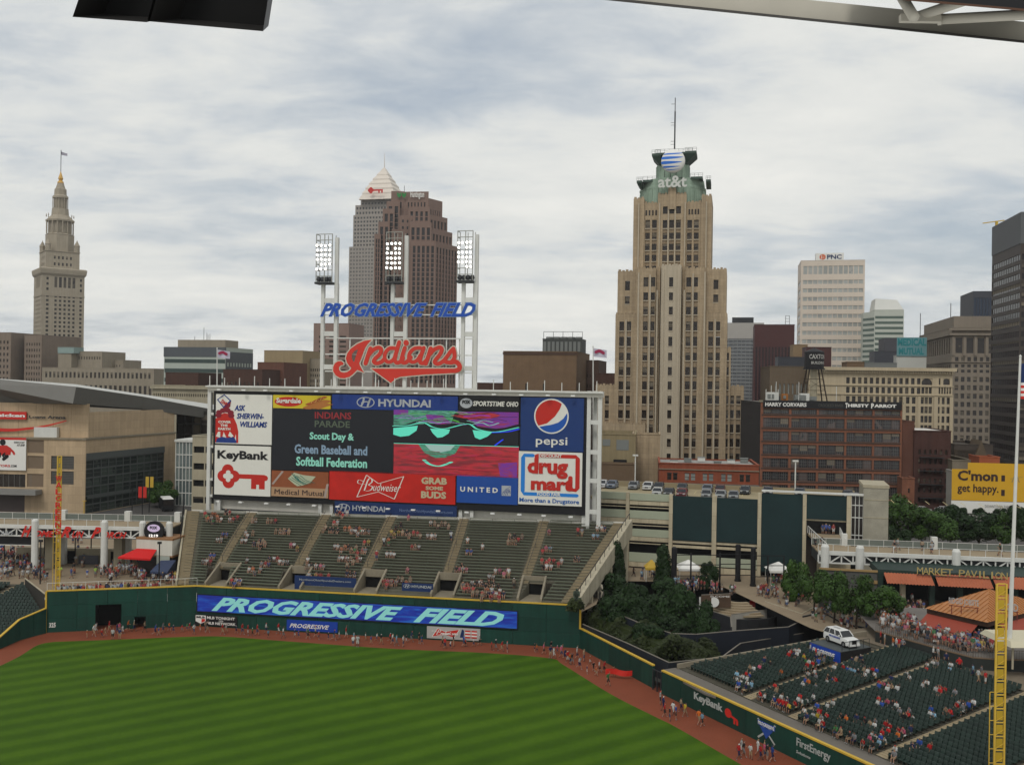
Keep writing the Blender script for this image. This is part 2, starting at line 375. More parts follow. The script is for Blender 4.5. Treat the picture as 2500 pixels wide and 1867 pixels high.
# ---------------- city ground ----------------
ASPH = mat('asphalt_street', (.085, .08, .075), .95, .2, .08, 2)
PLAZA = mat('plaza_paving', (.26, .205, .14), .95, .22, .25, 3)
ZP = 5.0
WA = G(113, 1444, 6); WB = G(480, 1431, 6); WC = G(1417, 1479, 6)
OS = G(1605, 1634, 2.7); OE = G(2113, 1865, 2.7); _l = math.hypot(OE[0]-OS[0], OE[1]-OS[1]); sw = ((OE[0]-OS[0])/_l, (OE[1]-OS[1])/_l); sn = (-sw[1], sw[0])
def SP(a, d, z=None):
 return (OS[0]+a*sw[0]+d*sn[0], OS[1]+a*sw[1]+d*sn[1], (2.9+.13*(d-3)) if z is None else z)
front = [(-900, 150), (-80, 148.8), (-76, 148.8), (WA[0]-.1, WA[1]+.25), (WB[0], WB[1]+.25), (WC[0], WC[1]+.25), (13, 141), (16, 158), (34, 158), (41, 129), SP(12, 26)[:2], SP(62, 26)[:2], (900, 60)]
sheet('plaza_ground', front+[(900, 175), (-900, 205)], ZP, PLAZA)
sheet('street', [(-900, 205), (900, 175), (1900, 300), (1900, 2300), (-1900, 2300), (-1900, 300)], ZP-.02, ASPH)
sheet('lower_ground', [(WC[0]-2, WC[1]+.3), (WC[0]+.2, WC[1]+.3), (G(1594, 1626, 2.7)[0]+.35, G(1594, 1626, 2.7)[1]), (OS[0]+1, OS[1]), SP(3, 1.5)[:2], SP(12, 26)[:2], (90, 118), (90, 215), (0, 215)], .9, mat('dark_paving', (.10, .095, .085), .95, .2))
# lane stripes on the street in front of the arena
mb = MB()
for y0 in (1338, 1352):
 a = G(0, y0-8, ZP); bq = G(260, y0-6, ZP); c = G(260, y0-4, ZP); d_ = G(0, y0-6, ZP)
 mb.quad((a[0], a[1], ZP+.02), (d_[0], d_[1], ZP+.02), (c[0], c[1], ZP+.02), (bq[0], bq[1], ZP+.02))
o = mb.build('kerb_line', CREAM); o['kind'] = 'structure'
# ---------------- outfield walls ----------------
def pad_wall(label, A, B, h, npan, nrow, gates=(), cap=.17, ztop2=None, name='field_wall'):
 fr = Frame(A, B); o = thingF(name, label, 'outfield wall', fr)
 hs = []
 for (a, b, c, d) in gates:
  x0, _ = fr.hit(a, c); x1, _ = fr.hit(b, c); _, z1 = fr.hit((a+b)/2, c); hs.append((x0, x1, 0, z1))
 tp = (lambda x: h+(ztop2-h)*x/fr.w) if ztop2 is not None else (lambda x: h)
 for i in range(npan):
  xa, xb = fr.w*i/npan, fr.w*(i+1)/npan
  for j in range(nrow):
   mb = MB(); za = [tp(xa)*j/nrow, tp(xb)*j/nrow]; zb = [tp(xa)*(j+1)/nrow, tp(xb)*(j+1)/nrow]
   segs = [(xa+.02, xb-.02)]; cutz = None
   for (p, q, _, zt) in hs:
    if q > xa and p < xb and za[0] < zt-.05:
     n2 = []
     for (s, e) in segs:
      if p > s: n2.append((s, min(e, p)))
      if q < e: n2.append((max(s, q), e))
      if zb[0] > zt+.05: mb.box(max(s, p), min(e, q), 0, .3, zt, zb[0]-.02)
     segs = [k for k in n2 if k[1]-k[0] > .05]
   for s, e in segs:
    f = lambda x, q: q[0]+(q[1]-q[0])*(x-xa)/(xb-xa)
    z0s, z0e, z1s, z1e = f(s, za), f(e, za), f(s, zb)-.02, f(e, zb)-.02
    mb.add([(s, 0, z0s), (e, 0, z0e), (e, .3, z0e), (s, .3, z0s), (s, 0, z1s), (e, 0, z1e), (e, .3, z1e), (s, .3, z1s)],
     [(0, 1, 5, 4), (1, 2, 6, 5), (2, 3, 7, 6), (3, 0, 4, 7), (4, 5, 6, 7)])
   mb.build('wall_panel', GWALL, o)
 mb = MB(); mb.bar((0, .12, tp(0)+cap/2), (fr.w, .12, tp(fr.w)+cap/2), .36, cap); mb.build('yellow_cap', YEL, o)
 for (p, q, _, zt) in hs:
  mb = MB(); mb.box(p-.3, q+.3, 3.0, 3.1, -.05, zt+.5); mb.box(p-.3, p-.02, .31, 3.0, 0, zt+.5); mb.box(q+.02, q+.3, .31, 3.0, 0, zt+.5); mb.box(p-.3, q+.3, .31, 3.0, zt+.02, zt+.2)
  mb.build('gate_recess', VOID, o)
  mb = MB(); mb.box(p-.22, p, -.08, .0, 0, zt); mb.box(q, q+.22, -.08, 0, 0, zt); mb.build('gate_jamb', GWALL, o)
 return fr, o
F1, w1 = pad_wall('tall green padded wall behind the yellow foul pole, with the dark tunnel opening', WA, WB, 6.0, 5, 3, [(233, 297, 1475, 0), (328, 356, 1505, 0)])
F2, w2 = pad_wall('long tall green padded wall below the bleachers carrying the video ribbon', WB, WC, 6.0, 12, 3)
mb = MB(); mb.box(-.12, .12, -.14, 0, 0, 6.0); mb.build('yellow_foul_line', YEL, w1)
text_part('325', w1, WPAINT, F1.hit(120, 1540)[0], F1.hit(136, 1540)[0], .75, 1.45, bold=.03)
CE = Frame(WC, G(1594, 1626, 2.7))
pad_wall('low green wall falling away behind the parade, in front of the hedge', WC, CE.B, 2.75, 7, 1)
F4, w4 = pad_wall('low green wall with the key logo, in front of the green grandstand seats', SP(.9, 0)[:2], SP(46, 0)[:2], 2.75, 12, 1)
mb = MB(); mb.box(F2.w-.14, F2.w+.14, -.14, .02, 2.75, 6.0); mb.build('yellow_corner_rail', YEL, w2)
LW = [G(113, 1545), G(49, 1562), G(-10, 1588), G(-90, 1628)]
lz = [3.6, 2.9, 1.3, .9]
for i, lb in enumerate(['low green wall section touching the tall corner wall by the foul pole', 'sloping green wall section below the corner seats']):
 pad_wall(lb, LW[i+1], LW[i], lz[i+1], 2, 1, ztop2=lz[i], cap=.12)
# gap by the bullpen gate: dark posts and a screen
o = thing('bullpen_gate', 'dark wire bullpen gate in the gap between the two low green walls', 'gate', SP(0, 0, 0), math.atan2(sw[1], sw[0]))
mb = MB(); [mb.box(x-.06, x+.06, -.06, .06, 0, 2.6) for x in (-.9, .0, .8)]; mb.box(-.9, .8, -.04, .04, 2.5, 2.6); mb.build('gate_frame', DARKST, o)
mb = MB(); [mb.box(-.9+i*.17-.01, -.9+i*.17+.01, -.01, .01, 0, 2.5) for i in range(11)]; mb.build('gate_mesh', DARKST, o)
# ---------------- things on the outfield wall ----------------
def wframe(fr, pts): return [fr.hit(*p) for p in pts]
def sign(name, label, fr, x0, x1, z0, z1, m, y=-.14, t=.10, cat='advertising board', part='panel', edge=None):
 o = thing(name, label, cat, fr.wp(x0, y, z0), fr.ang)
 mb = MB(); mb.box(0, x1-x0, 0, t, 0, z1-z0); mb.build(part, m, o)
 if edge:
  mb = MB(); w_, h_ = x1-x0, z1-z0; e = .12
  for a in ((-e, w_+e, -.03, .12, -e, 0), (-e, w_+e, -.03, .12, h_, h_+e), (-e, 0, -.03, .12, 0, h_), (w_, w_+e, -.03, .12, 0, h_)): mb.box(*a)
  mb.build('frame', edge, o)
 o['_w'] = x1-x0; o['_h'] = z1-z0
 return o
def emis(name, stops, sx, sz, sc, strength=1.0, seed=0, glossy=.35):
 """LED screen picture: colour follows noise in the panel's own space"""
 m = bpy.data.materials.new(name); m.use_nodes = True; t = m.node_tree; b = t.nodes['Principled BSDF']; b.inputs['Roughness'].default_value = glossy
 tcn = nd(t, 'ShaderNodeTexCoord'); mpn = nd(t, 'ShaderNodeMapping'); mpn.inputs['Scale'].default_value = (sx, 1, sz); mpn.inputs['Location'].default_value = (seed, seed*1.3, seed*.7)
 t.links.new(tcn.outputs['Object'], mpn.inputs[0]); f = noise(t, mpn.outputs[0], sc, 5, .6, .6)
 r = ramp(t, f, stops); t.links.new(r, b.inputs['Emission Color']); b.inputs['Emission Strength'].default_value = strength; b.inputs['Base Color'].default_value = (.01, .01, .012, 1)
 return m
def lit(name, c, s=1.0):
 return mat('lit_'+name, c, .5, 0, emit=s)
(rx0, rz1), (rx1, rz1b) = F2.hit(484, 1451), F2.hit(1263, 1491); _, rz0 = F2.hit(484, 1490); _, rz0b = F2.hit(1263, 1533)
rz0, rz1 = (rz0+rz0b)/2, (rz1+rz1b)/2
rb = sign('ribbon_screen', 'long blue video ribbon reading the stadium name on the tall green wall', F2, rx0, rx1, rz0, rz1, emis('ribbon_blue', [(.3, (.002, .006, .16)), (.5, (.003, .02, .24)), (.62, (.006, .07, .34)), (.75, (.012, .14, .38))], .25, 2.2, 1.0), t=.13, cat='video screen', part='screen', edge=BLACK, y=-.2)
LPALE = lit('pale_green', (.12, .29, .27)); hgt = rz1-rz0
def lw(px, fr=F2, py=1500): return fr.hit(px, py)[0]
text_part('PROGRESSIVE', rb, LPALE, lw(518)-rx0, lw(985)-rx0, hgt*.06, hgt*.93, shear=.55, bold=.04)
text_part('FIELD', rb, LPALE, lw(1010)-rx0, lw(1232)-rx0, hgt*.06, hgt*.93, shear=.55, bold=.04)
def wsign(name, label, px0, px1, pyt, pyb, m, fr=F2):
 x0, z1 = fr.hit(px0, pyt); x1, _ = fr.hit(px1, pyt); _, z0 = fr.hit(px0, pyb); return sign(name, label, fr, x0, x1, max(z0, .25), z1, m)
o = wsign('wall_sign', 'black television network board on the green wall behind the parade', 477, 580, 1498, 1532, BLACK); w_, h_ = o['_w'], o['_h']
text_part('MLB TONIGHT', o, WPAINT, w_*.29, w_*.95, h_*.62, h_*.88, y=-.01, bold=.02)
text_part('ON', o, WPAINT, w_*.57, w_*.67, h_*.42, h_*.56, y=-.01); text_part('MLB NETWORK', o, WPAINT, w_*.29, w_*.97, h_*.10, h_*.35, y=-.01, bold=.02)
ik = Ink(lambda x, z: (x*w_, z*h_), -.012); ik.poly([(.02, .93), (.26, .93), (.26, .35), (.14, .12), (.02, .35)]); ik.build('shield', WPAINT, o)
ik = Ink(lambda x, z: (x*w_, z*h_), -.02); ik.poly([(.16, .6), (.245, .6), (.245, .38), (.16, .22)]); ik.build('shield_inset', RED, o)
text_part('MLB', o, BLACK, w_*.04, w_*.24, h_*.66, h_*.86, y=-.02, bold=.03)
o = wsign('wall_sign', 'blue insurance board with slanted white letters low on the green wall', 701, 825, 1511, 1547, mat('deep_blue', (.012, .06, .36), .5, .05)); w_, h_ = o['_w'], o['_h']
text_part('PROGRESSIVE', o, WPAINT, w_*.06, w_*.84, h_*.26, h_*.66, y=-.01, shear=.35, bold=.02)
o = wsign('wall_sign', 'white beer board with red bow tie low on the green wall', 1043, 1173, 1527, 1562, mat('board_grey', (.42, .42, .40), .5, .05)); w_, h_ = o['_w'], o['_h']
def bowtie(o, mx_, x0, x1, z0, z1, y, outline, fill=None, script=None):
 mp_ = lambda x, z: (x0+(x1-x0)*x, z0+(z1-z0)*z)
 pts = [(0, .05), (.2, .97), (.46, .64), (.99, .97), (.80, .03), (.46, .30)]
 if fill:
  ik = Ink(mp_, y); ik.poly([pts[0], pts[1], pts[2], pts[5]]); ik.poly([pts[5], pts[2], pts[3], pts[4]]); ik.build('bow_tie', fill, o); y -= .015
 ik = Ink(mp_, y)
 for i in range(6): ik.stroke([pts[i], pts[(i+1) % 6]], .012*mx_, round_=False)
 ik.build('bow_tie_outline', outline, o)
 if script:
  ik = Ink(mp_, y-.02); r = .014*mx_
  ik.stroke([(.16, .28), (.24, .75), (.30, .80), (.31, .66), (.24, .55), (.34, .48), (.30, .30), (.18, .26)], r)
  ik.stroke([(.16, .62), (.02, .72), (.0, .62), (.1, .58), (.26, .62)], r*.7)
  x = .37
  for ch in 'udweiser':
   w_c = .065
   if ch in 'uw': ik.stroke([(x, .52), (x+.005, .34), (x+.035, .34), (x+.045, .52), (x+.05, .36), (x+.075, .36)] if ch == 'u' else [(x, .52), (x+.01, .34), (x+.04, .5), (x+.05, .34), (x+.085, .54)], r)
   elif ch == 'd': ik.stroke([(x+.05, .5), (x+.01, .48), (x+.01, .34), (x+.05, .36), (x+.075, .76), (x+.06, .36), (x+.08, .36)], r)
   elif ch == 'e': ik.stroke([(x, .42), (x+.045, .46), (x+.035, .54), (x+.005, .46), (x+.015, .34), (x+.06, .38)], r)
   elif ch == 'i': ik.stroke([(x+.01, .52), (x+.01, .36), (x+.04, .38)], r); ik.disc((x+.025, .62), r*1.2, r*3)
   elif ch == 's': ik.stroke([(x+.04, .54), (x+.02, .5), (x+.045, .4), (x+.01, .34)], r)
   elif ch == 'r': ik.stroke([(x, .36), (x+.01, .5), (x+.03, .54), (x+.02, .4), (x+.07, .36), (x+.09, .5)], r)
   x += w_c if ch not in 'w' else .08
  ik.build('script_lettering', WPAINT if fill is None else outline, o)
bowtie(o, 1.0, w_*.10, w_*.62, h_*.12, h_*.9, -.01, WPAINT, RED, True)
mb = MB()
for k, sx in enumerate((.72, .84)):
 for j in range(5): mb.mat(j % 2); mb.box(w_*sx, w_*(sx+.10), -.03, -.005, h_*(.18+.13*j), h_*(.18+.13*j+.12))
mb.build('flag_artwork', [RED, WPAINT], o)
ik = Ink(lambda x, z: (x*w_, z*h_), -.01); ik.poly([(.62, .2), (.70, .2), (.70, .8), (.66, .9)]); ik.build('flag_field', NAVY, o)
# right wall ads: letters fixed straight on the pads
def rl(txt, pa, pb, m, bold=.02, **k):
 (x0, z0), (x1, z1) = F4.hit(*pa), F4.hit(*pb)
 return text_part(txt, w4, m, min(x0, x1), max(x0, x1), z0, z1, y=-.03, bold=bold, **k)
GREYL = mat('grey_lettering', (.40, .42, .40), .6, .05)
x0 = F4.hit(1695, 1710)[0]; x1 = F4.hit(1765, 1730)[0]
text_part('KeyBank', w4, GREYL, x0, x1, 1.05, 2.15, y=-.03, bold=.03)
ik = Ink(lambda x, z: (x1+.35+x, .55+z), -.03); ik.disc((.55, .95), .55, .5); ik.stroke([(.6, .85), (2.1, .55)], .13, round_=False); ik.stroke([(1.6, .6), (1.6, .05)], .15, round_=False); ik.stroke([(2.05, .55), (2.05, .05)], .15, round_=False); ik.build('key_logo', RED, w4)
xa = F4.hit(1850, 1790)[0]; xb = F4.hit(1893, 1810)[0]
ik = Ink(lambda x, z: (xa+(xb-xa)*x, .35+2.1*z), -.03); ik.stroke([(.0, 1.0), (.98, .05)], .045, round_=False); ik.stroke([(1., 1.0), (.02, .05)], .045, round_=False); ik.build('crossed_bats', GREYL, w4)
ik = Ink(lambda x, z: (xa+(xb-xa)*x, .35+2.1*z), -.05); ik.poly([(.0, .95), (1, .95), (.98, .7), (.02, .7)]); ik.poly([(.12, .68), (.88, .68), (.5, .15)]); ik.build('crest', BLUE, w4)
text_part('PROGRESSIVE', w4, WPAINT, xa+.12, xb-.12, 1.9, 2.25, y=-.06);
xa = F4.hit(1945, 1850)[0]; xb = F4.hit(2028, 1880)[0]
text_part('FirstEnergy', w4, GREYL, xa, xb, 1.25, 2.3, y=-.03, bold=.01); text_part('Solutions', w4, GREYL, xa, xa+(xb-xa)*.42, .75, 1.05, y=-.03)
# ---------------- foul poles ----------------
def lattice_pole(label, base, h, w, d, steps, wide_to, rz=0.0):
 o = thing('foul_pole', label, 'foul pole', base, rz)
 mb = MB(); mb.box(-w/2, -w/2+.14, 0, .14, 0, h); mb.box(w/2-.14, w/2, 0, .14, 0, h); mb.build('pole_mast', YEL, o)
 n = steps; dm = MB(); dm.bar((-w/2+.1, .06, .1), (w/2-.1, .06, h/n*.5), .05, .05); dm = dm.mesh('diagonal_brace', YEL)
 for i in range(n+1): z = h*i/n; bit(o, 'rung', YEL, -w/2+.14, w/2-.14, .02, .1, z-.05 if i else 0, z+.05)
 for i in range(n): link('diagonal_brace', dm, o, (0, 0, h*i/n))
 mb = MB(); mb.box(-w/2-.42, -w/2-.36, 0.02, .08, 0, wide_to); [mb.box(-w/2-.36, -w/2, .03, .07, wide_to*i/8, wide_to*i/8+.05) for i in range(9)]; mb.build('net_wing', YEL, o)
 ym = mat('yellow_mesh', (.42, .29, .02), .7, .15); mb = MB()
 for i in range(n): mb.box(-w/2+.2, w/2-.2, .07, .075, h*i/n+h/n*.16, h*(i+1)/n-h/n*.16)
 o2 = mb.build('mesh_infill', ym, o)
 return o
fp = F1.wp(1.3, 1.0, 5.0)
_, zt = Frame((fp[0]-5, fp[1]), (fp[0]+5, fp[1])).hit(131, 1113)
o = lattice_pole('yellow lattice foul pole with red vertical drugstore lettering at the tall wall corner', fp, zt-5.0, .72, .3, 15, (zt-5)*.62)
hh = zt-5
for i, ch in enumerate('WALGREENS'):
 z = hh-2.9-(i+1)*.98+.2
 text_part(ch, o, RED, -.46, .46, z-.02, z+.80, y=-.06, bold=.02)
rp = G(2432, 2050, 2.9); Yr = 80.0
bx, by, bz = P(2440, 1867, Yr); tx, ty, tzp = P(2452, 1425, Yr)
o = lattice_pole('near yellow lattice foul pole in front of the pavilion, cut by the picture edge', (bx, by, 2.7), tzp-2.7, .95, .3, 16, P(2440, 1690, Yr)[2]-2.7)
# =====================================================================  CITY
GD = glass('dark_window_glass', (.022, .018, .016), (.085, .07, .05), .25)
GB = glass('brown_window_glass', (.018, .013, .010), (.07, .055, .04), .15)
GP = glass('pale_window_glass', (.16, .17, .16), (.26, .27, .25), .3, .2)
GG = glass('green_window_glass', (.05, .075, .068), (.12, .15, .13), .3, .1)
FM_L = mat('pale_window_frame', (.32, .31, .28), .7, .05); FM_D = mat('dark_window_frame', (.06, .05, .045), .7, .05); FM_G = mat('grey_window_frame', (.20, .21, .20), .6, .05)
def solve(pxL, pxR, py, Y, deg, z=ZP):
 a = P(pxL, py, Y); r = D(pxR, py)[0]; an = math.radians(deg); c, s_ = math.cos(an), math.sin(an)
 w = (r*a[1]-a[0])/(c-r*s_); return Frame(a[:2], (a[0]+w*c, a[1]+w*s_), z)
def tower(name, label, pxL, pxR, py, Y, deg, dep, m, front=None, right=None, left=None, gm=GD, fm=None, nx=1, nz=1, z0=0.0, rd=.35, roofm=None, cat='building', thr=9., para=.8):
 """box building: front/right/left = list of (nx, wfrac, nz, hfrac, x0%, x1%, z0, z1%)"""
 fr = solve(pxL, pxR, py, Y, deg); H = P(pxL, py, Y)[2]-ZP; o = thingF(name, label, cat, fr); mb = MB()
 fcs = [(Face(0, 0, 0, fr.w), front), (Face(fr.w, 0, math.pi/2, dep), right), (Face(0, dep, -math.pi/2, dep), left)]
 for fc, spec in fcs:
  holes = []
  for (a, wf, b_, hf, xa, xb, za, zb) in (spec or []):
   holes += grid(fc.w*xa, fc.w*xb, a, wf, za if za > 1 else H*za, H*zb, b_, hf)
  wall(mb, fc, z0, H, holes, rd); put_panes(o, fc, holes, rd, gm, fm, nx, nz, Y, thr=thr)
 mb.quad((fr.w, dep, z0), (0, dep, z0), (0, dep, H), (fr.w, dep, H))
 mb.build('wall', m, o)
 rb = MB(); rb.box(.3, fr.w-.3, .3, dep-.3, H-para-.3, H-para); rb.build('roof', roofm or CONC_D, o)
 mb = MB(); [mb.box(*q) for q in ((-.1, fr.w+.1, -.12, .3, H, H+.25), (-.1, .3, .3, dep, H, H+.25), (fr.w-.3, fr.w+.1, .3, dep, H, H+.25))]; mb.build('parapet', m, o)
 o['_H'] = H; return fr, o, H
STONE_T = mat('tower_stone', (.36, .315, .245), .9, .16, .12, 1.2, streak=.25)
# ---- slender stepped landmark tower (far) ----
YT = 770
frT = solve(101, 205, 780, YT, 37); WT = frT.w; oT = thingF('stone_tower', 'slender stepped stone skyscraper with a gold-tipped spire and flag, standing alone', 'skyscraper', frT)
zT = lambda zy: P(148, 340+zy/2.664, YT+17)[2]-ZP
z_sh = zT(895); mb = MB()
for fc in (Face(0, 0, 0, WT), Face(WT, 0, math.pi/2, WT), Face(0, WT, -math.pi/2, WT)):
 H_ = []
 for (xa, xb, n) in ((.07, .19, 1), (.27, .80, 5), (.86, .97, 1)): H_ += grid(fc.w*xa, fc.w*xb, n, .52, zT(1400), zT(1015), 14, .52)
 H_ += grid(fc.w*.27, fc.w*.80, 5, .62, zT(975), zT(900), 1, .9); H_ += grid(fc.w*.07, fc.w*.19, 1, .45, zT(1000), zT(900), 3, .5); H_ += grid(fc.w*.86, fc.w*.97, 1, .45, zT(1000), zT(900), 3, .5)
 wall(mb, fc, 0, z_sh, H_, .5)
 put_panes(oT, fc, H_, .5, GD, None, Y=YT, thr=8, cap=260)
mb.quad((WT, WT, 0), (0, WT, 0), (0, WT, z_sh), (WT, WT, z_sh))
mb.build('wall', STONE_T, oT)
mb = MB(); c0 = (WT/2, WT/2)
def sq(h, z): return [(c0[0]-h, c0[1]-h, z), (c0[0]+h, c0[1]-h, z), (c0[0]+h, c0[1]+h, z), (c0[0]-h, c0[1]+h, z)]
hh = WT/2
mb.loft([sq(hh+.3, z_sh), sq(hh+1.2, z_sh+1.5), sq(hh+1.6, zT(862)), sq(hh+1.6, zT(852)), sq(hh+.4, zT(846))]); mb.loft([sq(hh+.25, zT(1028)), sq(hh+.25, zT(1018))]); mb.build('cornice', STONE_T, oT)
mp_ = .1273*.78; mb = MB(); h2 = 129*mp_
for fc in (Face(c0[0]-h2, c0[1]-h2, 0, 2*h2), Face(c0[0]+h2, c0[1]-h2, math.pi/2, 2*h2), Face(c0[0]-h2, c0[1]+h2, -math.pi/2, 2*h2)):
 H_ = grid(fc.w*.2, fc.w*.8, 5, .45, zT(840), zT(755), 2, .45); wall(mb, fc, zT(848), zT(735), H_, .4); put_panes(oT, fc, H_, .4, GD, Y=YT, thr=5, cap=300)
mb.loft([sq(h2, zT(739)), sq(h2+.5, zT(737)), sq(h2+.5, zT(733))]); mb.build('upper_block', STONE_T, oT)
mp2_ = .1273; mb = MB()
for sx in (-1, 1):
 for sy in (-1, 1):
  cc = (c0[0]+sx*h2*.86, c0[1]+sy*h2*.86); mb.lathe([(2.2, zT(735)), (2.2, zT(695)), (2.5, zT(693)), (.3, zT(658)), (.1, zT(650))], 8, cc)
mb.build('corner_turret', STONE_T, oT)['kind'] = 'stuff'
def octo(r, z): return [(c0[0]+r*math.cos(math.pi/8+i*math.pi/4), c0[1]+r*math.sin(math.pi/8+i*math.pi/4), z) for i in range(8)]
mb = MB(); r3 = 87*mp2_
mb.loft([octo(r3, zT(735)), octo(r3, zT(622)), octo(r3*.99+.4, zT(620)), octo(r3*.9, zT(612)), octo(r3*.80, zT(610)), octo(r3*.80, zT(535)), octo(r3*1.0, zT(533)), octo(r3*1.02, zT(522)), octo(r3*.9, zT(515)), octo(r3*.75, zT(500)), octo(r3*.62, zT(490)), octo(r3*.58, zT(452)), octo(r3*.58, zT(446)), octo(r3*.42, zT(444)), octo(r3*.42, zT(382)), octo(r3*.56, zT(378)), octo(r3*.56, zT(366)), octo(r3*.44, zT(356)), octo(r3*.42, zT(318)), octo(r3*.34, zT(312)), octo(r3*.22, zT(278))])
mb.build('lantern', STONE_T, oT)
mb = MB()
for i in range(16):
 a = 2*math.pi*i/16
 mb.tube((c0[0]+r3*.92*math.cos(a), c0[1]+r3*.92*math.sin(a), zT(612)), (c0[0]+r3*.92*math.cos(a), c0[1]+r3*.92*math.sin(a), zT(534)), .55, 5)
 mb.tube((c0[0]+r3*.52*math.cos(a), c0[1]+r3*.52*math.sin(a), zT(444)), (c0[0]+r3*.52*math.cos(a), c0[1]+r3*.52*math.sin(a), zT(380)), .32, 5)
 mb.lathe([(.5, zT(500)), (.1, zT(484))], 5, (c0[0]+r3*.95*math.cos(a), c0[1]+r3*.95*math.sin(a)))
mb.build('colonnade', STONE_T, oT)['kind'] = 'stuff'
GOLD = mat('gilded_roof', (.60, .36, .08), .45, .15); mb = MB(); mb.lathe([(2.6, zT(278)), (2.3, zT(268)), (1.3, zT(262)), (2.0, zT(248)), (1.4, zT(232)), (.7, zT(215)), (.2, zT(200))], 10, c0); mb.build('gold_finial', GOLD, oT)
mb = MB(); mb.tube((c0[0], c0[1], zT(202)), (c0[0], c0[1], zT(60)), .28, 5); mb.build('flagpole', DARKST, oT)
FLW = mat('flag_cloth_pale', (.42, .40, .46), .8, .2)
mb = MB()
for i in range(4): mb.quad((c0[0]+i*1.2, c0[1]+.6*math.sin(i), zT(70+i*2)), (c0[0]+(i+1)*1.2, c0[1]+.6*math.sin(i+1), zT(72+i*2)), (c0[0]+(i+1)*1.2, c0[1]+.6*math.sin(i+1), zT(92+i)), (c0[0]+i*1.2, c0[1]+.6*math.sin(i), zT(90+i)))
mb.build('flag', FLW, oT)
# ---- left background blocks ----
BRN = mat('brown_stone', (.235, .185, .145), .9, .15, .15, 1.5, streak=.25); TANS = mat('tan_stone', (.30, .26, .20), .9, .15, .15, 1.5, streak=.2)
tower('office_block', 'brown brick office wing at the picture edge beside the spired tower', -40, 27, 812, 640, -13, 40, BRN, front=[(7, .45, 9, .5, .05, .95, 20, .93)], gm=GB)
tower('office_block', 'recessed brown middle wing between two brick office wings', 28, 60, 820, 665, -13, 30, mat('brown_stone2', (.17, .13, .105), .9, .15), front=[(5, .5, 9, .5, .08, .92, 20, .93)], gm=GB)
tower('office_block', 'brown brick office wing just in front of the spired tower', 60, 102, 818, 640, -13, 40, BRN, front=[(6, .45, 9, .5, .08, .95, 20, .93)], gm=GB)
tower('low_block', 'long grey stone block with a columned upper storey, below the spired tower', 103, 376, 897, 600, -13, 50, TANS, front=[(26, .5, 1, .55, .02, .98, .80, .97), (20, .55, 1, .8, .12, .99, .45, .75)], gm=GB)
tower('low_block', 'small stone rooftop block above the long columned block', 156, 249, 858, 632, -13, 25, TANS, front=[(10, .4, 1, .35, .3, .98, .86, .97)], gm=GB)
tower('low_block', 'low stone rooftop wing with railing beside the small rooftop block', 249, 301, 879, 640, -13, 20, TANS, front=[(6, .3, 1, .3, .1, .9, .86, .97)], gm=GB)
_, ob, _ = tower('machine_room', 'pale teal machine room at the foot of the spired tower', 141, 180, 848, 626, -13, 10, mat('pale_teal', (.27, .35, .33), .7, .1), z0=P(141, 862, 626)[2]-ZP)
bit(ob, 'plinth', TANS, 0, 10, .5, 9, 0, P(141, 862, 626)[2]-ZP)
GTOP = mat('grey_band', (.10, .11, .12), .6, .1); STRIP = mat('pale_green_strip', (.42, .46, .41), .7, .08)
fr, o, H = tower('office_building', 'low modern office building with green glass strips and a dark grey top band', 401, 551, 848, 520, -13, 30, STRIP, gm=GG)
for k in range(9): bit(o, 'glass_strip', mat('green_strip_glass', (.045, .07, .062), .15, .25, .25, 1.5), .4, fr.w-.2, -.06, .3, H*(.86-.105*k)-1.5, H*(.86-.105*k)+.6)
bit(o, 'top_band', GTOP, -.2, fr.w+.2, -.2, .3, H-5.0, H+.3)
mb = MB(); fc = Face(fr.w, 0, math.pi/2, 30); wall(mb, fc, 0, H-2, grid(1, 29, 9, .6, H*.1, H*.86, 9, .5), .2, y=-.1); mb.build('side_wall', GTOP, o)
bit(o, 'penthouse', TANS, fr.w*.12, fr.w*.9, 6, 20, H, H+4.5)
mb = MB(); [mb.tube((fr.w*x, 9, H+4.5), (fr.w*x, 9, H+4.5+h_), .12, 4) for x, h_ in ((.5, 7), (.55, 4), (.57, 3), (.6, 3.5), (.35, 2))]; mb.build('antennas', DARKST, o)['kind'] = 'stuff'
DKR = mat('dark_red_brick', (.085, .045, .033), .9, .2, .3, 2, streak=.2); RBR = mat('red_brown_brick', (.14, .065, .045), .9, .2, .3, 2, streak=.2)
tower('brick_building', 'dark red brick building below the glass strip office building', 404, 484, 910, 430, -13, 20, DKR, front=[(7, .4, 3, .4, .05, .95, .4, .9)], gm=GB)
tower('brick_building', 'dark brick building with a sloping roof end behind the board flagpole', 545, 640, 902, 430, -13, 20, DKR, front=[(8, .4, 3, .4, .05, .95, .4, .9)], gm=GB)
tower('brick_building', 'taller red brown brick building with few windows near the tan block', 629, 693, 885, 445, -13, 25, RBR, front=[(3, .2, 4, .4, .5, .98, .4, .85)], gm=GB)
tower('stone_building', 'plain tan block without windows behind the red brown brick building', 645, 739, 856, 500, -13, 25, mat('plain_tan', (.32, .25, .15), .9, .12, .2, 2, streak=.15))
tower('stone_building', 'tan side wing with rows of small windows, next to the plain tan block', 739, 790, 876, 505, -13, 22, TANS, front=[(9, .5, 9, .5, .05, .97, .3, .9)], gm=GB)
PNK = mat('pinkish_concrete', (.27, .19, .16), .9, .12, .2, 2, streak=.1)
tower('office_building', 'pinkish office slab with paired strip windows behind the board light mast', 766, 852, 790, 600, -13, 25, PNK, front=[(3, .62, 17, .42, .1, .98, .15, .90)], gm=GB)
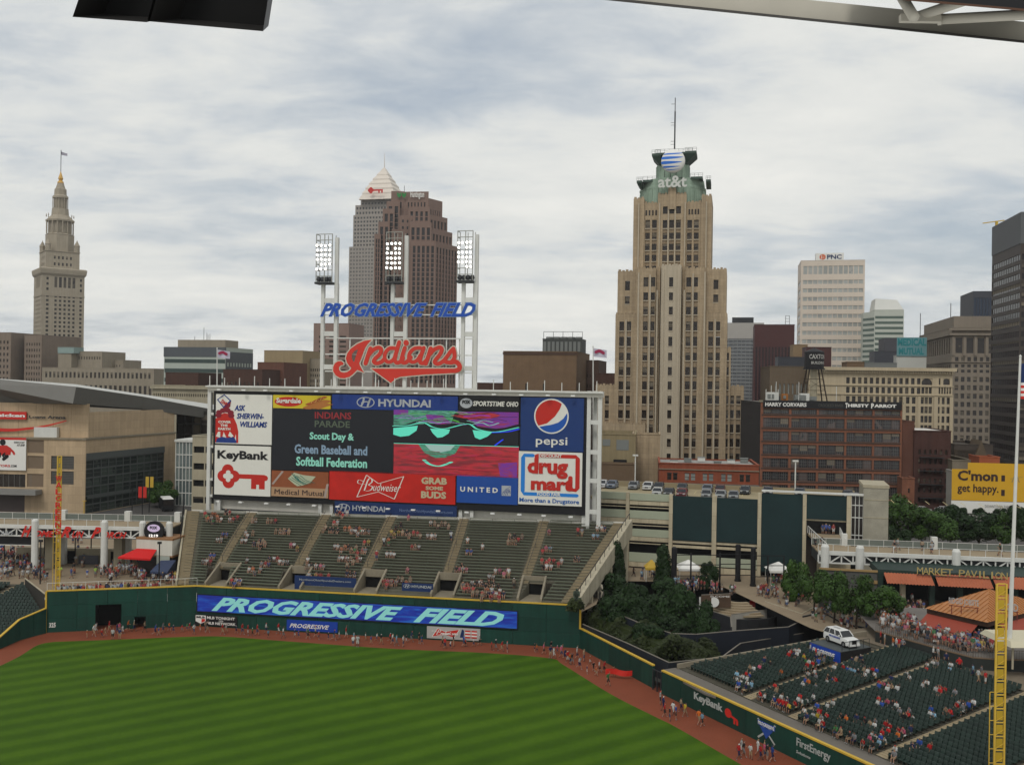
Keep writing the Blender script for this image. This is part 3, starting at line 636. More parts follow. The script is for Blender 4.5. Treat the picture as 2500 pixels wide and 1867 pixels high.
fr, o, H = tower('cornice_building', 'cream building with a deep cornice just behind the arena roof end', 372, 515, 941, 330, -13, 20, CREAM, front=[(13, .55, 1, .55, .02, .98, .70, .80), (26, .5, 1, .5, .01, .99, .86, .93)], gm=GB, fm=FM_L)
bit(o, 'cornice', CREAM, -.5, fr.w+.5, -.8, -.13, H-1, H-.2)
# ---- grey skyscraper with stepped white crown ----
KG = mat('granite_grid', (.32, .29, .26), .8, .10, .2, 2, streak=.06); KW = mat('pale_granite_crown', (.66, .60, .53), .8, .08, .2, 2)
YK = 1050; fr = solve(853, 930, 700, YK, -13); zK = lambda py, px=880: P(px, py, YK)[2]-ZP
oK = thingF('grey_skyscraper', 'tall grey gridded skyscraper with pale stepped crown and needle, behind the brown tower', 'skyscraper', fr); wk = fr.w*1.35
tiers = [(-1.0, wk, zK(603), 0), (2.2, wk, zK(525), 3), (3.6, wk-2, zK(500), 5), (9, wk-6, zK(489), 7)]
mb = MB(); hz = 0
for i, (xa, xb, zt, yo) in enumerate(tiers):
 fc = Face(xa, yo, 0, xb-xa); nz_ = max(1, int((zt-hz)/4.0)); hl = grid(.6, fc.w-.6, int(fc.w/3.6), .55, max(hz, 60), zt-1, max(1, int((zt-1-max(hz, 60))/4.0)), .5); wall(mb, fc, hz, zt, hl, .3)
 put_panes(oK, fc, hl, .3, glass('grey_tower_glass', (.06, .06, .06), (.16, .15, .14), .3), None, Y=YK, cap=0)
 for sgn in (0, 1):
  f2_ = Face(xb, yo, math.pi/2, 40-2*yo) if sgn else Face(xa, 40-yo, -math.pi/2, 40-2*yo); wall(mb, f2_, hz, zt, [], .3)
 mb.quad((xa, yo, zt), (xb, yo, zt), (xb, 40-yo, zt), (xa, 40-yo, zt)); hz = zt
mb.build('wall', KG, oK)
mb = MB(); ccx = fr.hit(922, 450)[0]; ccx = min(max(ccx, wk*.4), wk*1.2); cw = 21.5; cc = (ccx, 20); zb = zK(489); zt = zK(403)
prof = [(1.0, .0), (.86, .16), (.86, .2), (.74, .3), (.74, .35), (.6, .46), (.6, .5), (.46, .6), (.46, .64), (.30, .75), (.30, .78), (.17, .88), (.10, .95), (.03, 1.0)]
for rot in (0, math.pi/4):
 mb.loft([[(cc[0]+r*cw*math.sqrt(2)*(1 if rot == 0 else .62)*math.cos(math.pi/4+rot+k*math.pi/2), cc[1]+r*cw*math.sqrt(2)*(1 if rot == 0 else .62)*math.sin(math.pi/4+rot+k*math.pi/2), zb+(zt-zb)*h_*(1 if rot == 0 else .985)) for k in range(4)] for r, h_ in prof])
mb.build('crown', KW, oK)
mb = MB(); mb.tube((cc[0], cc[1], zt-2), (cc[0], cc[1], zK(366)), .55, 5, .15); mb.build('needle', KW, oK)
o = thing('key_sign', 'small red key emblem on the pale stepped crown', 'sign', fr.wp(cc[0]-9, cc[1]-cw-3.2, zb+5), fr.ang)
ik = Ink(lambda x, z: (x, z), 0); [ik.disc((3+dx, 4+dz), 2.0) for dx, dz in ((-1.5, 0), (1.5, 0), (0, 1.5), (0, -1.5))]; ik.stroke([(5, 4), (17, 4)], .9, round_=False); ik.stroke([(12.5, 4), (12.5, .8)], .9, round_=False); ik.stroke([(16, 4), (16, .8)], .9, round_=False); ik.build('key_shape', RED, o)
# ---- brown stepped tower with striped glass faces ----
BG = mat('brown_granite', (.215, .142, .112), .7, .10, .2, 2, streak=.08); YH = 820
fr = solve(912, 965, 700, YH, -2); oH = thingF('brown_skyscraper', 'massive stepped brown granite skyscraper with striped glass, in front of the grey one', 'skyscraper', fr)
px2 = lambda zx: 680+zx/2.582; py2 = lambda zy: 340+zy/2.582
zH = lambda zy: P(1000, py2(zy), YH)[2]-ZP
lx = lambda zx: fr.hit(px2(zx), 700)[0]
GHs = mat('dark_strip_glass', (.030, .027, .028), .2, .3, .1, 1); HW = MB(); HG = MB()
# facets: (zx0, y0, zx1, y1, z bottom, zoom top, kind)
facets = [(600, 0, 640, 0, 600, 's'), (618, 4, 690, 4, 518, 's'), (640, 8, 716, 8, 430, 's'), (660, 11, 745, 11, 378, 's'), (685, 14, 770, 16, 308, 'p'),
  (700, 6, 850, 14, 560, 'w'), (745, 9, 850, 12, 470, 'w'), (770, 16, 925, 14, 310, 'p'), (800, 11, 935, 11, 412, 's2'), (815, 5, 955, 5, 520, 's'), (830, 1, 985, 1, 640, 's'),
  (925, 14, 987, 30, 352, 'p'), (935, 11, 1020, 30, 460, 's'), (955, 6, 1052, 30, 555, 's'), (985, 1, 1086, 30, 645, 's')]
for (xa, ya, xb, yb, zt_, kd) in facets:
 a = lx(xa); b_ = lx(xb)
 if yb > ya+8: b_ = b_*(YH+yb)/YH+0  # receding face: keep its far end where it stands
 L = math.hypot(b_-a, yb-ya); fc = Face(a, ya, math.atan2(yb-ya, b_-a), L); zt = zH(zt_)
 if kd[0] == 's':
  n = max(2, int(L/4.2)); hl = grid(.8, L-.5, n, .58, 30, zt-4, 1, .995)
  if kd == 's2': hl = grid(.8, L-.5, n, .5, zt-14, zt-3, 1, .8)
  wall(HW, fc, 0, zt, hl, .8); put_panes(oH, fc, hl, .8, GHs, None, Y=YH, thr=9)
  for h in hl:
   for q in range(int((h[3]-h[2])/4)):
    HW.quad(fc.p(h[0], .7, h[2]+q*4), fc.p(h[1], .7, h[2]+q*4), fc.p(h[1], .7, h[2]+q*4+.8), fc.p(h[0], .7, h[2]+q*4+.8))
 elif kd == 'w':
  hl = grid(1, L-1, max(3, int(L/4.5)), .42, 25, zt-2, int((zt-27)/5.6), .42); wall(HW, fc, 0, zt, hl, .5); put_panes(oH, fc, hl, .5, GHs, None, Y=YH, thr=9, cap=0)
 else:
  hl = grid(2, L-2, max(3, int(L/3.2)), .4, zt-15, zt-9, 1, .9); wall(HW, fc, 0, zt, hl, .5); put_panes(oH, fc, hl, .5, GHs, None, Y=YH, cap=0)
 dx = -(yb-ya)/L; bk = 45
 HW.quad(fc.p(0, 0, zt), fc.p(L, 0, zt), (b_-6, bk, zt), (a+6, bk, zt))
 HW.quad(fc.p(0, 0, 0), fc.p(0, 0, zt), (a+3, bk, zt), (a+3, bk, 0))
HW.build('wall', BG, oH)
o = thing('bank_sign', 'small white bank name with green emblem near the brown tower roof', 'sign', fr.wp(lx(808), 13.2, zH(368)), fr.ang)
GRN = mat('emblem_green', (.02, .22, .05), .6, .05)
text_part('Huntington', o, WPAINT, 0, lx(897)-lx(808), 1, 8, y=0, bold=.02)
for xx in (-8.5, lx(715)-lx(808)):
 ik = Ink(lambda x, z: (xx+3+(x-3)*.45, 2+z*.5), 0); ik.poly([(3, 0), (7, 4), (7, 10), (3, 7), (-1, 10), (-1, 4)]); ik.build('emblem', GRN, o)
mb = MB(); [mb.tube((lx(a_), 20, zH(305)), (lx(a_), 20, zH(b_)), .25, 4) for a_, b_ in ((762, 265), (870, 300), (880, 305))]; mb.build('antenna', DARKST, oH)
# ---- middle low brown block with cooling plant ----
BB = mat('brown_brick', (.19, .125, .075), .9, .18, .25, 2, streak=.15); BBD = mat('dark_brown_brick', (.10, .062, .045), .9, .18, .25, 2, streak=.15)
fr, o, H = tower('brown_block', 'plain brown brick block with two dark vertical slots behind the board', 1229, 1408, 858, 380, -13, 35, BB)
bit(o, 'slot', VOID, fr.w*.31, fr.w*.335, -.05, .2, H*.35, H*.72); bit(o, 'slot', VOID, fr.w*.55, fr.w*.575, -.05, .2, H*.35, H*.72)
bit(o, 'coping', BBD, -.2, fr.w+.2, -.2, -.13, H-1.2, H-.2)
tower('brick_building', 'dark brown brick building with small crown cornice left of the beige tower', 1400, 1462, 880, 400, -13, 25, BBD, front=[(4, .3, 3, .3, .5, .95, .6, .9)], gm=GB)
tower('brick_building', 'low dark roofs behind the board beside the brown block', 1165, 1229, 935, 420, -13, 20, DKR, front=[(5, .4, 2, .4, .1, .9, .4, .9)], gm=GB)
tower('brick_building', 'small dark red stepped brick building left of the beige tower base', 1455, 1502, 912, 370, -13, 15, DKR)
fr, o, H = tower('cooling_plant', 'dark rooftop cooling plant with louvres above the brown block', 1325, 1420, 828, 392, -13, 12, mat('plant_metal', (.07, .075, .07), .6, .3), z0=20, cat='roof plant')
for i in range(5): mb = MB(); mb.lathe([(1.6, H+.3), (1.5, H+1.2)], 10, (fr.w*(.12+.19*i), 5)); mb.build('fan_stack', FM_G, o)
for i in range(9): bit(o, 'louvre', FM_G, fr.w*(.02+.11*i), fr.w*(.09+.11*i), -.1, .0, H-5, H-1)
mb = MB(); [mb.tube((fr.w*x, 2, H), (fr.w*x, 2, H+3.2), .12, 4) for x in (0, .25, .5, .75, 1)]; mb.tube((0, 2, H+3.2), (fr.w, 2, H+3.2), .12, 4); mb.build('rail', DARKST, o)
# ================= beige art-deco tower =================
YA = 330; STA = mat('beige_limestone', (.365, .285, .19), .9, .18, .12, 1.4, streak=.42, joints=(2.4, 1.2, .03)); STL = mat('pale_limestone_trim', (.43, .37, .28), .9, .10, .12, 1.4, streak=.25)
frA = solve(1507, 1773, 760, YA, -13); oA = thingF('beige_tower', 'tall beige art deco tower with green copper top and globe sign', 'skyscraper', frA)
ax = lambda px, py=760, off=0.0: frA.hit(px, py, off)[0]
az = lambda py, px=1640, off=0.0: frA.hit(px, py, off)[1]
# upright centre line: positions are read at mid height, the camera roll is undone by hit()
def awin(cols, rows, wpx, off, arch=False):
 r = []
 for (py0, py1) in rows:
  for cx_ in cols:
   x, z1 = frA.hit(cx_[0] if isinstance(cx_, tuple) else cx_, py0, off); _, z0 = frA.hit(cx_[0] if isinstance(cx_, tuple) else cx_, py1, off)
   r.append([x, z0, z1])
 return r
def bay(pxa, pxb, off, pytop, cols, rows, wpx=11.6, pyr=None, back=30, arch_first=False, m=STA, grp=None, z0=0.0):
 """a slab of the tower: its front, its windows, its sides"""
 xm = (pxa+pxb)/2; xa, xb = ax(pxa, pyr or 760, off), ax(pxb, pyr or 760, off); zt = az(pytop, xm, off)
 mb = MB(); fc = Face(xa, off, 0, xb-xa); hl = []; ha = []
 ww = wpx/FPX*YA
 for k, (p0, p1) in enumerate(rows):
  for c_ in cols:
   lean = 0.0; x = ax(c_, pyr or 760, off)-xa; zz1 = az(p0, xm, off); zz0 = az(p1, xm, off)
   h = (round(x-ww/2, 3), round(x+ww/2, 3), round(max(zz0, z0), 3), round(min(zz1, zt-.3), 3))
   (ha if (arch_first and k == 0) else hl).append(h)
 strips = []
 if len(rows) > 3 and hl and m is STA:
  for x_ in sorted({(h[0], h[1]) for h in hl}):
   hs_ = sorted([h for h in hl if h[0] == x_[0]], key=lambda q: q[2]); strips.append((x_[0], x_[1], hs_[0][2], hs_[-1][3]))
   for qa, qb in zip(hs_, hs_[1:]):
    if qb[2]-qa[3] > .3: bit(oA, 'spandrel', SPM, xa+x_[0]+.01, xa+x_[1]-.01, off+.30, off+.5, qa[3], qb[2])
 wall(mb, fc, z0, zt, (strips or hl)+ha, .55); put_panes(oA, fc, hl, .55, GB, FM_D, 1, 2, YA); put_panes(oA, fc, ha, .55, GB, FM_D, 1, 1, YA, arch=True)
 mb.quad((xa, back, z0), (xa, off, z0), (xa, off, zt), (xa, back, zt)); mb.quad((xb, off, z0), (xb, back, z0), (xb, back, zt), (xb, off, zt)); mb.quad((xa, off, zt), (xb, off, zt), (xb, back, zt), (xa, back, zt))
 # saw-tooth top edge
 n = max(2, int((xb-xa)/1.1))
 for i in range(0, n): mb.box(xa+(xb-xa)*(i+.15)/n, xa+(xb-xa)*(i+.85)/n, off, off+.6, zt, zt+(.35 if i % 2 else .6))
 mb.build('wall', m, oA)
 sl_ = [h for h in hl if h[3]-h[2] > 1.5]
 if sl_:
  sm = MB(); [sm.box(xa+h[0]-.12, xa+h[1]+.12, off-.12, off-.004, h[2]-.28, h[2]) for h in sl_]; so = sm.build('sills', STL, oA); so['kind'] = 'stuff'
 return fc, xa, xb, zt
SPM = mat('spandrel_stone', (.27, .205, .135), .9, .2, .2, 2, streak=.3)
rows_b = [(786-6, 808-6), (822-6, 846-6)]
RW = [(677, 700), (714, 733), (749, 768), (785, 807), (822, 845), (861, 880), (896, 916), (931, 951), (966, 986), (1001, 1021), (1036, 1056), (1071, 1091), (1107, 1126)]
up_rows = [(537, 557), (568, 584), (595, 611), (622, 638), (649, 662)]
bay(1546, 1572, 7, 485, [], [], pyr=560); bay(1712, 1737, 7, 478, [], [], pyr=560)
bay(1572, 1612, 7.6, 496, [1581, 1597.5], up_rows, pyr=560); bay(1668, 1712, 7.6, 494, [1683.5, 1700], up_rows, pyr=560)
bay(1605, 1675, 6.6, 474, [1623.5, 1639.6, 1656], [(504, 522)]+up_rows, pyr=560, arch_first=True); bay(1631, 1650, 6.0, 460, [], [], pyr=500, z0=az(503))
for x0_ in (1576, 1584, 1592, 1600, 1681, 1688, 1696, 1703): bit(oA, 'slit_window', GB, ax(x0_, 520, 7.6), ax(x0_, 520, 7.6)+.55, 7.52, 7.62, az(525, 1640, 7.6), az(512, 1640, 7.6))
bay(1611, 1660, 0, 648, [1635.5], RW, wpx=9.5, m=STL, pyr=900)
bay(1600, 1611, 3.6, 652, [], []); bay(1660, 1672, 3.6, 652, [], [])
bay(1552, 1600, 1.8, 656, [1576, 1592.6], RW, arch_first=True); bay(1672, 1722, 1.8, 655, [1680.5, 1697], RW, arch_first=True)
bay(1507, 1552, 4.2, 662, [1531], [(686, 709), (723, 742)], arch_first=True, z0=az(775)); bay(1722, 1773, 4.2, 657, [1747], [(683, 706), (719, 738)], arch_first=True, z0=az(772))
bay(1503, 1552, 3.2, 767, [1518.5, 1535.5], RW[3:11]); bay(1722, 1776, 3.2, 765, [1736, 1753], RW[3:])
bay(1770, 1786, 4.0, 849, [1771+7], RW[5:], wpx=6.5); bay(1779, 1819, 5.0, 943, [1790, 1806], RW[8:], wpx=10)
bay(1457, 1506, 5.0, 940, [1485], RW[8:11]+[(1036, 1056)], wpx=10)
bay(1478, 1580, 1.2, 1035, [1567, 1590], [(1076, 1100), (1106, 1126), (1140, 1164)], wpx=10)
for px_, t_ in ((1584.3, 662), (1689, 660), (1527, 772), (1744.5, 770), (1556, 656), (1718, 656), (1602, 700), (1668, 700)):
 off = 3.2 if px_ < 1550 or px_ > 1730 else 1.8
 xx = ax(px_, 900, off); bit(oA, 'pilaster', STL, xx-.28, xx+.28, off-.35, off-.004, 0 if off > 2 else 5, az(t_)-1)
for px_ in (1616, 1654): xx = ax(px_, 900, 0); bit(oA, 'pilaster', STL, xx-.35, xx+.35, -.3, -.004, 0, az(650)-1)
for px_ in (1559, 1610, 1631.5, 1648, 1672, 1724): xx = ax(px_, 560, 6.6); bit(oA, 'pilaster', STL, xx-.2, xx+.2, 6.2, 6.595, az(655), az(486))
COP = mat('green_copper', (.25, .325, .255), .7, .25, .3, 2, streak=.45)
ccx, ccy = ax(1643, 440, 18), 18.0
def dk(pxw): return pxw/FPX*(YA+12)/2
def ring(r, z, n=8, sq_=1.0, y=ccy): return [(ccx+r*math.cos(math.pi/n+2*math.pi*i/n), y+min(r, 11)*math.sin(math.pi/n+2*math.pi*i/n), z) for i in range(n)]
zc_ = lambda py: az(py, 1643, 10)
mb = MB(); mb.loft([ring(dk(168), zc_(500), 16), ring(dk(160), zc_(462), 16), ring(dk(163), zc_(460), 16), ring(dk(163), zc_(456), 16), ring(dk(158), zc_(454), 16), ring(dk(154), zc_(437), 16)])
for i in range(32):
 a = 2*math.pi*i/32; mb.tube((ccx+dk(166)*math.cos(a), ccy+11.2*math.sin(a), zc_(498)), (ccx+dk(158)*math.cos(a), ccy+11*math.sin(a), zc_(462)), .22, 4)
mb.build('copper_drum', COP, oA)
mb = MB(); mb.loft([ring(dk(84), zc_(440), 12), ring(dk(84), zc_(398), 12), ring(dk(70), zc_(388), 12), ring(dk(64), zc_(376), 12)])
mb.build('copper_lantern', COP, oA)
DKG = mat('dark_green_steel', (.055, .085, .068), .6, .25)
def trap(o, pa, pb, pya, pyb, slope, y0, y1, side=0):
 xa, xb = ax(pa, 400, y0), ax(pb, 400, y0); z1, z0 = az(pya, 1643, y0), az(pyb, 1643, y0); mb = MB()
 xs = (xa+slope, xb-slope) if side == 0 else ((xb-.5, xb) if side < 0 else (xa, xa+.5))
 mb.add([(xs[0], y0+2, z0), (xs[1], y0+2, z0), (xs[1], y1, z0), (xs[0], y1, z0), (xa, y0, z1-.8), (xb, y0, z1-.8), (xb, y1, z1-.8), (xa, y1, z1-.8), (xa, y0, z1), (xb, y0, z1), (xb, y1, z1), (xa, y1, z1)],
  [(0, 1, 5, 4), (1, 2, 6, 5), (2, 3, 7, 6), (3, 0, 4, 7), (4, 5, 9, 8), (5, 6, 10, 9), (6, 7, 11, 10), (7, 4, 8, 11), (8, 9, 10, 11), (3, 2, 1, 0)])
 mb.build('antenna_platform', DKG, o)
 mb = MB(); n = max(3, int((xb-xa)/1.6))
 for i in range(n+1): x = xa+(xb-xa)*i/n; mb.box(x-.05, x+.05, y0, y0+.1, z1, z1+1.2)
 mb.box(xa, xb, y0, y0+.08, z1+1.12, z1+1.22); mb.box(xa, xb, y0, y0+.08, z1+.6, z1+.66); mb.build('railing', FM_G, o)
trap(oA, 1591, 1612, 373, 398, 0, 10, 20, side=-1); trap(oA, 1672, 1700, 370, 396, 0, 10, 20, side=1); trap(oA, 1600, 1690, 372, 380, .5, 12, 22)
trap(oA, 1555, 1568, 438, 456, 0, 9, 18, side=-1); trap(oA, 1724, 1736, 441, 453, 0, 9, 18); trap(oA, 1570, 1604, 437, 440, 0, 9, 20); trap(oA, 1686, 1716, 433, 437, 0, 9, 20)
# globe and lettering stand on the tower: things of their own
gx, gz = frA.hit(1643, 392, 5.0); gr = 29/FPX*(YA+2)
og = thing('globe_sign', 'round white globe sign with blue swirling bands on the copper top', 'sign', frA.wp(gx, 6.0, gz), frA.ang)
def sph(lat, lon, r): return (r*math.cos(lat)*math.sin(lon), -r*math.cos(lat)*math.cos(lon)*.45, r*math.sin(lat))
mb = MB(); NL, NO = 14, 28
mb.loft([[sph(-math.pi/2+.02+(math.pi-.04)*j/NL, 2*math.pi*i/NO, gr) for i in range(NO)] for j in range(NL+1)]); mb.build('globe', WPAINT, og, smooth=True)
bm = mat('globe_blue', (.03, .17, .60), .5, .05)
for (la, th, l0, l1) in ((.62, .13, -70, 80), (.24, .20, -86, 62), (-.16, .21, -86, 50), (-.52, .14, -78, 42), (-.80, .07, -60, 55)):
 mb = MB(); n = 16; up = []; dn = []
 for i in range(n+1):
  f = i/n; lon = math.radians(l0+(l1-l0)*f); lt = la-.22*math.cos(lon)*.6+.10*f; tt = th*math.sin(math.pi*min(1, (f+.08)/1.08))**.7*(1-.55*f)+.004
  up.append(sph(lt+tt, lon, gr*1.012)); dn.append(sph(lt-tt*.5, lon, gr*1.012))
 for i in range(n): mb.quad(dn[i], dn[i+1], up[i+1], up[i])
 mb.build('blue_band', bm, og)
mb = MB(); [mb.tube((x, 1.5, -gr*.7), (x, 1.5, -gr-4.5), .12, 4) for x in (-3, -1, 1, 3)]; mb.tube((-3, 1.5, -gr-1.5), (3, 1.5, -gr-1.5), .1, 4); mb.build('globe_support', DARKST, og)
tx0, tz0 = frA.hit(1606, 458, 4.4); tx1, tz1 = frA.hit(1677, 427, 4.4)
ot = thing('letter_sign', 'pale three letter company name below the globe sign', 'sign', frA.wp(tx0, 5.2, tz0), frA.ang)
text_part('at&t', ot, mat('grey_letters', (.55, .56, .52), .6, .05), 0, tx1-tx0, 0, tz1-tz0, y=0, bold=.022, depth=.3)
oa_ = thing('antenna_mast', 'thin dark lattice antenna above the globe sign', 'antenna', frA.wp(ax(1647, 350, 18), 18, zc_(378)), frA.ang)
hm = P(1648.5, 246, YA+17)[2]-ZP-zc_(378); mb = MB(); mb.tube((0, 0, 0), (0, 0, hm*.78), .28, 5); mb.tube((0, 0, hm*.78), (0, 0, hm), .16, 5); mb.build('mast', DARKST, oa_)
mb = MB(); [mb.tube((-1.4, 0, hm*q), (0, 0, hm*q), .08, 4) for q in (.25, .30, .56, .6, .9)]; mb.build('crossarm', DARKST, oa_)['kind'] = 'stuff'
# ---- buildings right of the beige tower ----
GRB = mat('grey_concrete_frame', (.23, .235, .235), .8, .12, .2, 2)
fr, o, H = tower('office_tower', 'grey glass office tower with pale top band, just behind the beige tower', 1768, 1865, 789, 560, -13, 30, GRB, front=[(9, .86, 26, .55, .02, .98, .08, .86)], gm=glass('slate_glass', (.055, .065, .075), (.13, .14, .15), .3), thr=20)
bit(o, 'top_band', mat('pale_band', (.40, .38, .35), .8, .08), -.1, fr.w+.1, -.2, .0, H*.87, H+.2); bit(o, 'roof_plant', DARKST, fr.w*.2, fr.w*.75, 8, 16, H, H+4)
bit(o, 'roof_box', mat('pale_box', (.33, .36, .35), .8, .08), 2, 8, -14, -8, 0, H*.45)
MRN = mat('maroon_granite', (.085, .032, .030), .6, .12, .2, 2)
fr, o, H = tower('office_tower', 'dark maroon office tower with thin vertical ribs', 1842, 1940, 793, 500, -13, 30, MRN, front=[(12, .55, 1, .98, .02, .99, .02, .83)], gm=mat('maroon_glass', (.035, .022, .025), .2, .2), left=[(8, .5, 1, .98, .05, .95, .02, .83)], thr=9)
mb = MB(); [mb.tube((fr.w*x, 3, H), (fr.w*x, 3, H+5), .15, 4) for x in (.78, .88)]; [mb.tube((fr.w*.78, 3, H+z), (fr.w*.88, 3, H+z), .12, 4) for z in (2, 3.5, 5)]; mb.build('roof_frame', DARKST, o)
PNM = mat('pink_white_granite', (.62, .54, .455), .7, .07, .2, 2)
fr, o, H = tower('bank_tower', 'pale pinkish bank tower with a name sign on its roof', 1956, 2112, 637, 690, -13, 34, PNM, front=[(12, .86, 17, .46, .03, .98, .06, .90), (12, .80, 1, .8, .03, .98, .915, .975)], left=[(1, .9, 17, .42, .05, .98, .06, .90)], gm=glass('bank_glass', (.27, .28, .265), (.36, .36, .34), .3, .3), fm=FM_L, nx=2, thr=8)
sx0 = fr.w*.24; s_ = thing('bank_sign', 'white roof board with orange disc and dark bank letters', 'sign', fr.wp(sx0, 4, H), fr.ang)
wS, hS = fr.w*.44, (637-617)/FPX*690
bit(s_, 'board', WPAINT, 0, wS, 0, 8, 0, hS); ik = Ink(lambda x, z: (x*wS, z*hS), -.1); ik.disc((.24, .52), .11, .33); ik.build('orange_disc', mat('orange_disc', (.62, .12, .02), .6, .05), s_)
ik = Ink(lambda x, z: (x*wS, z*hS), -.2); ik.stroke([(.20, .3), (.20, .75), (.30, .5), (.20, .3)], .012, smooth=False); ik.build('triangle', WPAINT, s_)
text_part('PNC', s_, NAVY, wS*.40, wS*.92, hS*.25, hS*.80, y=-.1, bold=.03)
GWS = mat('pale_green_stone', (.50, .52, .46), .7, .06, .2, 2)
fr, o, H = tower('striped_tower', 'white and green striped glass tower with angled corner and white hood', 2135, 2207, 757, 640, -13, 30, GWS, thr=9)
o2 = MB()
xm = fr.hit(2112, 800)[0]
for k in range(20):
 z = H-4-k*3.6
 if z > 2: bit(o, 'glass_strip', mat('green_stripe_glass', (.11, .15, .125), .2, .15), .5, fr.w-.4, -.08, .2, z-1.7, z)
mb = MB(); mb.prism([(0, 0), (0, 20), (xm, 20), (xm, 11)], 0, H-1); mb.build('angled_wing', GWS, o)
for k in range(20):
 z = H-5-k*3.6
 if z > 2:
  mb = MB(); mb.quad((xm, 10.9, z-1.7), (-.1, -.1, z-1.7), (-.1, -.1, z), (xm, 10.9, z)); mb.build('angled_glass', mat('green_stripe_glass', (.11, .15, .125)), o)
mb = MB(); mb.loft([[(0, 0, H), (fr.w, 0, H), (fr.w, 25, H), (0, 25, H)], [(1, 3, H+8), (fr.w-4, 3, H+7), (fr.w-4, 22, H+7), (1, 22, H+8)]]); mb.build('hood', mat('bright_hood', (.62, .62, .58), .7, .05), o)
DKB = mat('dark_slate', (.055, .058, .07), .6, .15, .3, 2)
tower('office_building', 'small dark slate building below the striped tower', 2135, 2192, 858, 520, -13, 20, DKB, front=[(8, .4, 9, .4, .3, .95, .3, .85)], gm=GP, left=None)
tower('office_building', 'dark grey office block behind the teal hospital sign', 2159, 2243, 826, 545, -13, 22, mat('charcoal_block', (.075, .075, .085), .7, .12), front=[(4, .1, 1, .5, .3, .9, .85, .95)])
# teal sign box
fr, o, H = tower('sign_building', 'white rooftop box carrying the teal two line sign', 2189, 2262, 868, 420, -13, 8, mat('white_box', (.50, .50, .46), .8, .06), cat='building')
TEAL = mat('teal_lettering', (.02, .22, .24), .6, .1); st_ = thing('teal_sign', 'teal two line lettering on a pale roof board', 'sign', fr.wp(0, -.5, H-.2), fr.ang)
hs_ = (868-828)/FPX*420+1; bit(st_, 'board', mat('pale_aqua', (.15, .29, .31), .8, .08), 0, fr.w, .1, .4, 0, hs_)
text_part('MEDICAL', st_, TEAL, .3, fr.w-.3, hs_*.55, hs_*.95, y=.05, bold=.04); text_part('MUTUAL', st_, TEAL, .8, fr.w-1.2, hs_*.08, hs_*.45, y=.05, bold=.04)
# tan classical tower with deep cornice
TC = mat('tan_grey_stone', (.235, .20, .16), .9, .14, .2, 2, streak=.15)
fr, o, H = tower('classical_tower', 'grey tan office tower with a pillared top storey and heavy cornice', 2325, 2440, 800, 400, -13, 72, TC,
front=[(7, .58, 9, .58, .04, .96, .12, .66), (4, .62, 1, .88, .03, .97, .81, .935), (7, .55, 1, .6, .04, .96, .75, .80), (7, .55, 2, .55, .04, .96, .67, .745)],
left=[(14, .5, 1, .9, .04, .96, .81, .935), (16, .5, 10, .55, .03, .97, .12, .75)], gm=GD, thr=8)
for (xa, xb, ya, yb, za, zb) in ((-1.2, fr.w+1, -1.2, -.004, H*.945, H*.96), (-1.2, -.004, 0, 73, H*.945, H*.96), (-1.6, fr.w+1, -1.6, -.13, H-1.2, H-.2), (-.5, fr.w, -.5, -.004, H*.752, H*.76), (-.5, -.004, 0, 72, H*.752, H*.76)): bit(o, 'cornice', TC, xa, xb, ya, yb, za, zb)
for i in range(5): bit(o, 'pillar', TC, fr.w*(.03+.235*i)-.5, fr.w*(.03+.235*i)+.5, -.5, -.004, H*.80, H*.94)
bit(o, 'attic', TC, 1, fr.w, 2, 66, H, H+5)
mb = MB(); _x = fr.hit(2247, 780, 66)[0]; mb.tube((_x, 66, H*.6), (_x, 66, H+11), .2, 4); _x = fr.hit(2321, 770, 20)[0]; mb.tube((_x, 20, H-2), (_x, 20, H+12), .18, 4); mb.build('radio_mast', DARKST, o)
# dark tower at the edge
DT = mat('dark_brown_panels', (.062, .048, .040), .6, .12, .3, 3); DTG = mat('black_bronze_glass', (.022, .020, .020), .15, .25)
frD = solve(2491, 2600, 700, 302, -11); HD = P(2491, 519, 302)[2]-ZP; o = thingF('dark_tower', 'very dark brown office tower with grey top band at the picture edge', 'skyscraper', frD)
mb = MB(); nf = int(HD*.86/3.05)
for fc in (Face(0, 0, 0, frD.w), Face(0, 30, -math.pi/2, 30)):
 hl = grid(.3, fc.w-.3, 1, .99, 0, HD*.86, nf, .60); wall(mb, fc, 0, HD, hl, .25); put_panes(o, fc, hl, .25, DTG, DT, 12, 1, 300, name='window_band')
mb.build('wall', DT, o); GTB = mat('grey_top_band', (.115, .12, .125), .7, .08)
bit(o, 'top_band', GTB, -.15, frD.w, -.15, -.01, HD*.89, HD+.2); bit(o, 'top_band', GTB, -.15, -.01, 0, 30.1, HD*.89, HD+.2)
crn = thing('roof_crane', 'small yellow crane on the roof edge of the dark tower', 'crane', frD.wp(1, 29, HD), frD.ang); mb = MB()
mb.bar((-4.5, 0, 1.5), (2.5, 0, 2.4), .25, .3); mb.build('jib', YEL, crn); mb = MB(); mb.box(-.4, .4, -.4, .4, 0, 2.0); mb.build('crane_base', YEL, crn)
tower('office_tower', 'dark blue glass tower peeking out beside the dark brown tower', 2376, 2440, 712, 520, -13, 30, DKB, front=[(8, .8, 1, .95, .03, .97, .6, .97), (8, .8, 20, .6, .03, .97, .05, .58)], gm=mat('deep_blue_glass', (.03, .045, .075), .15, .2), thr=8)
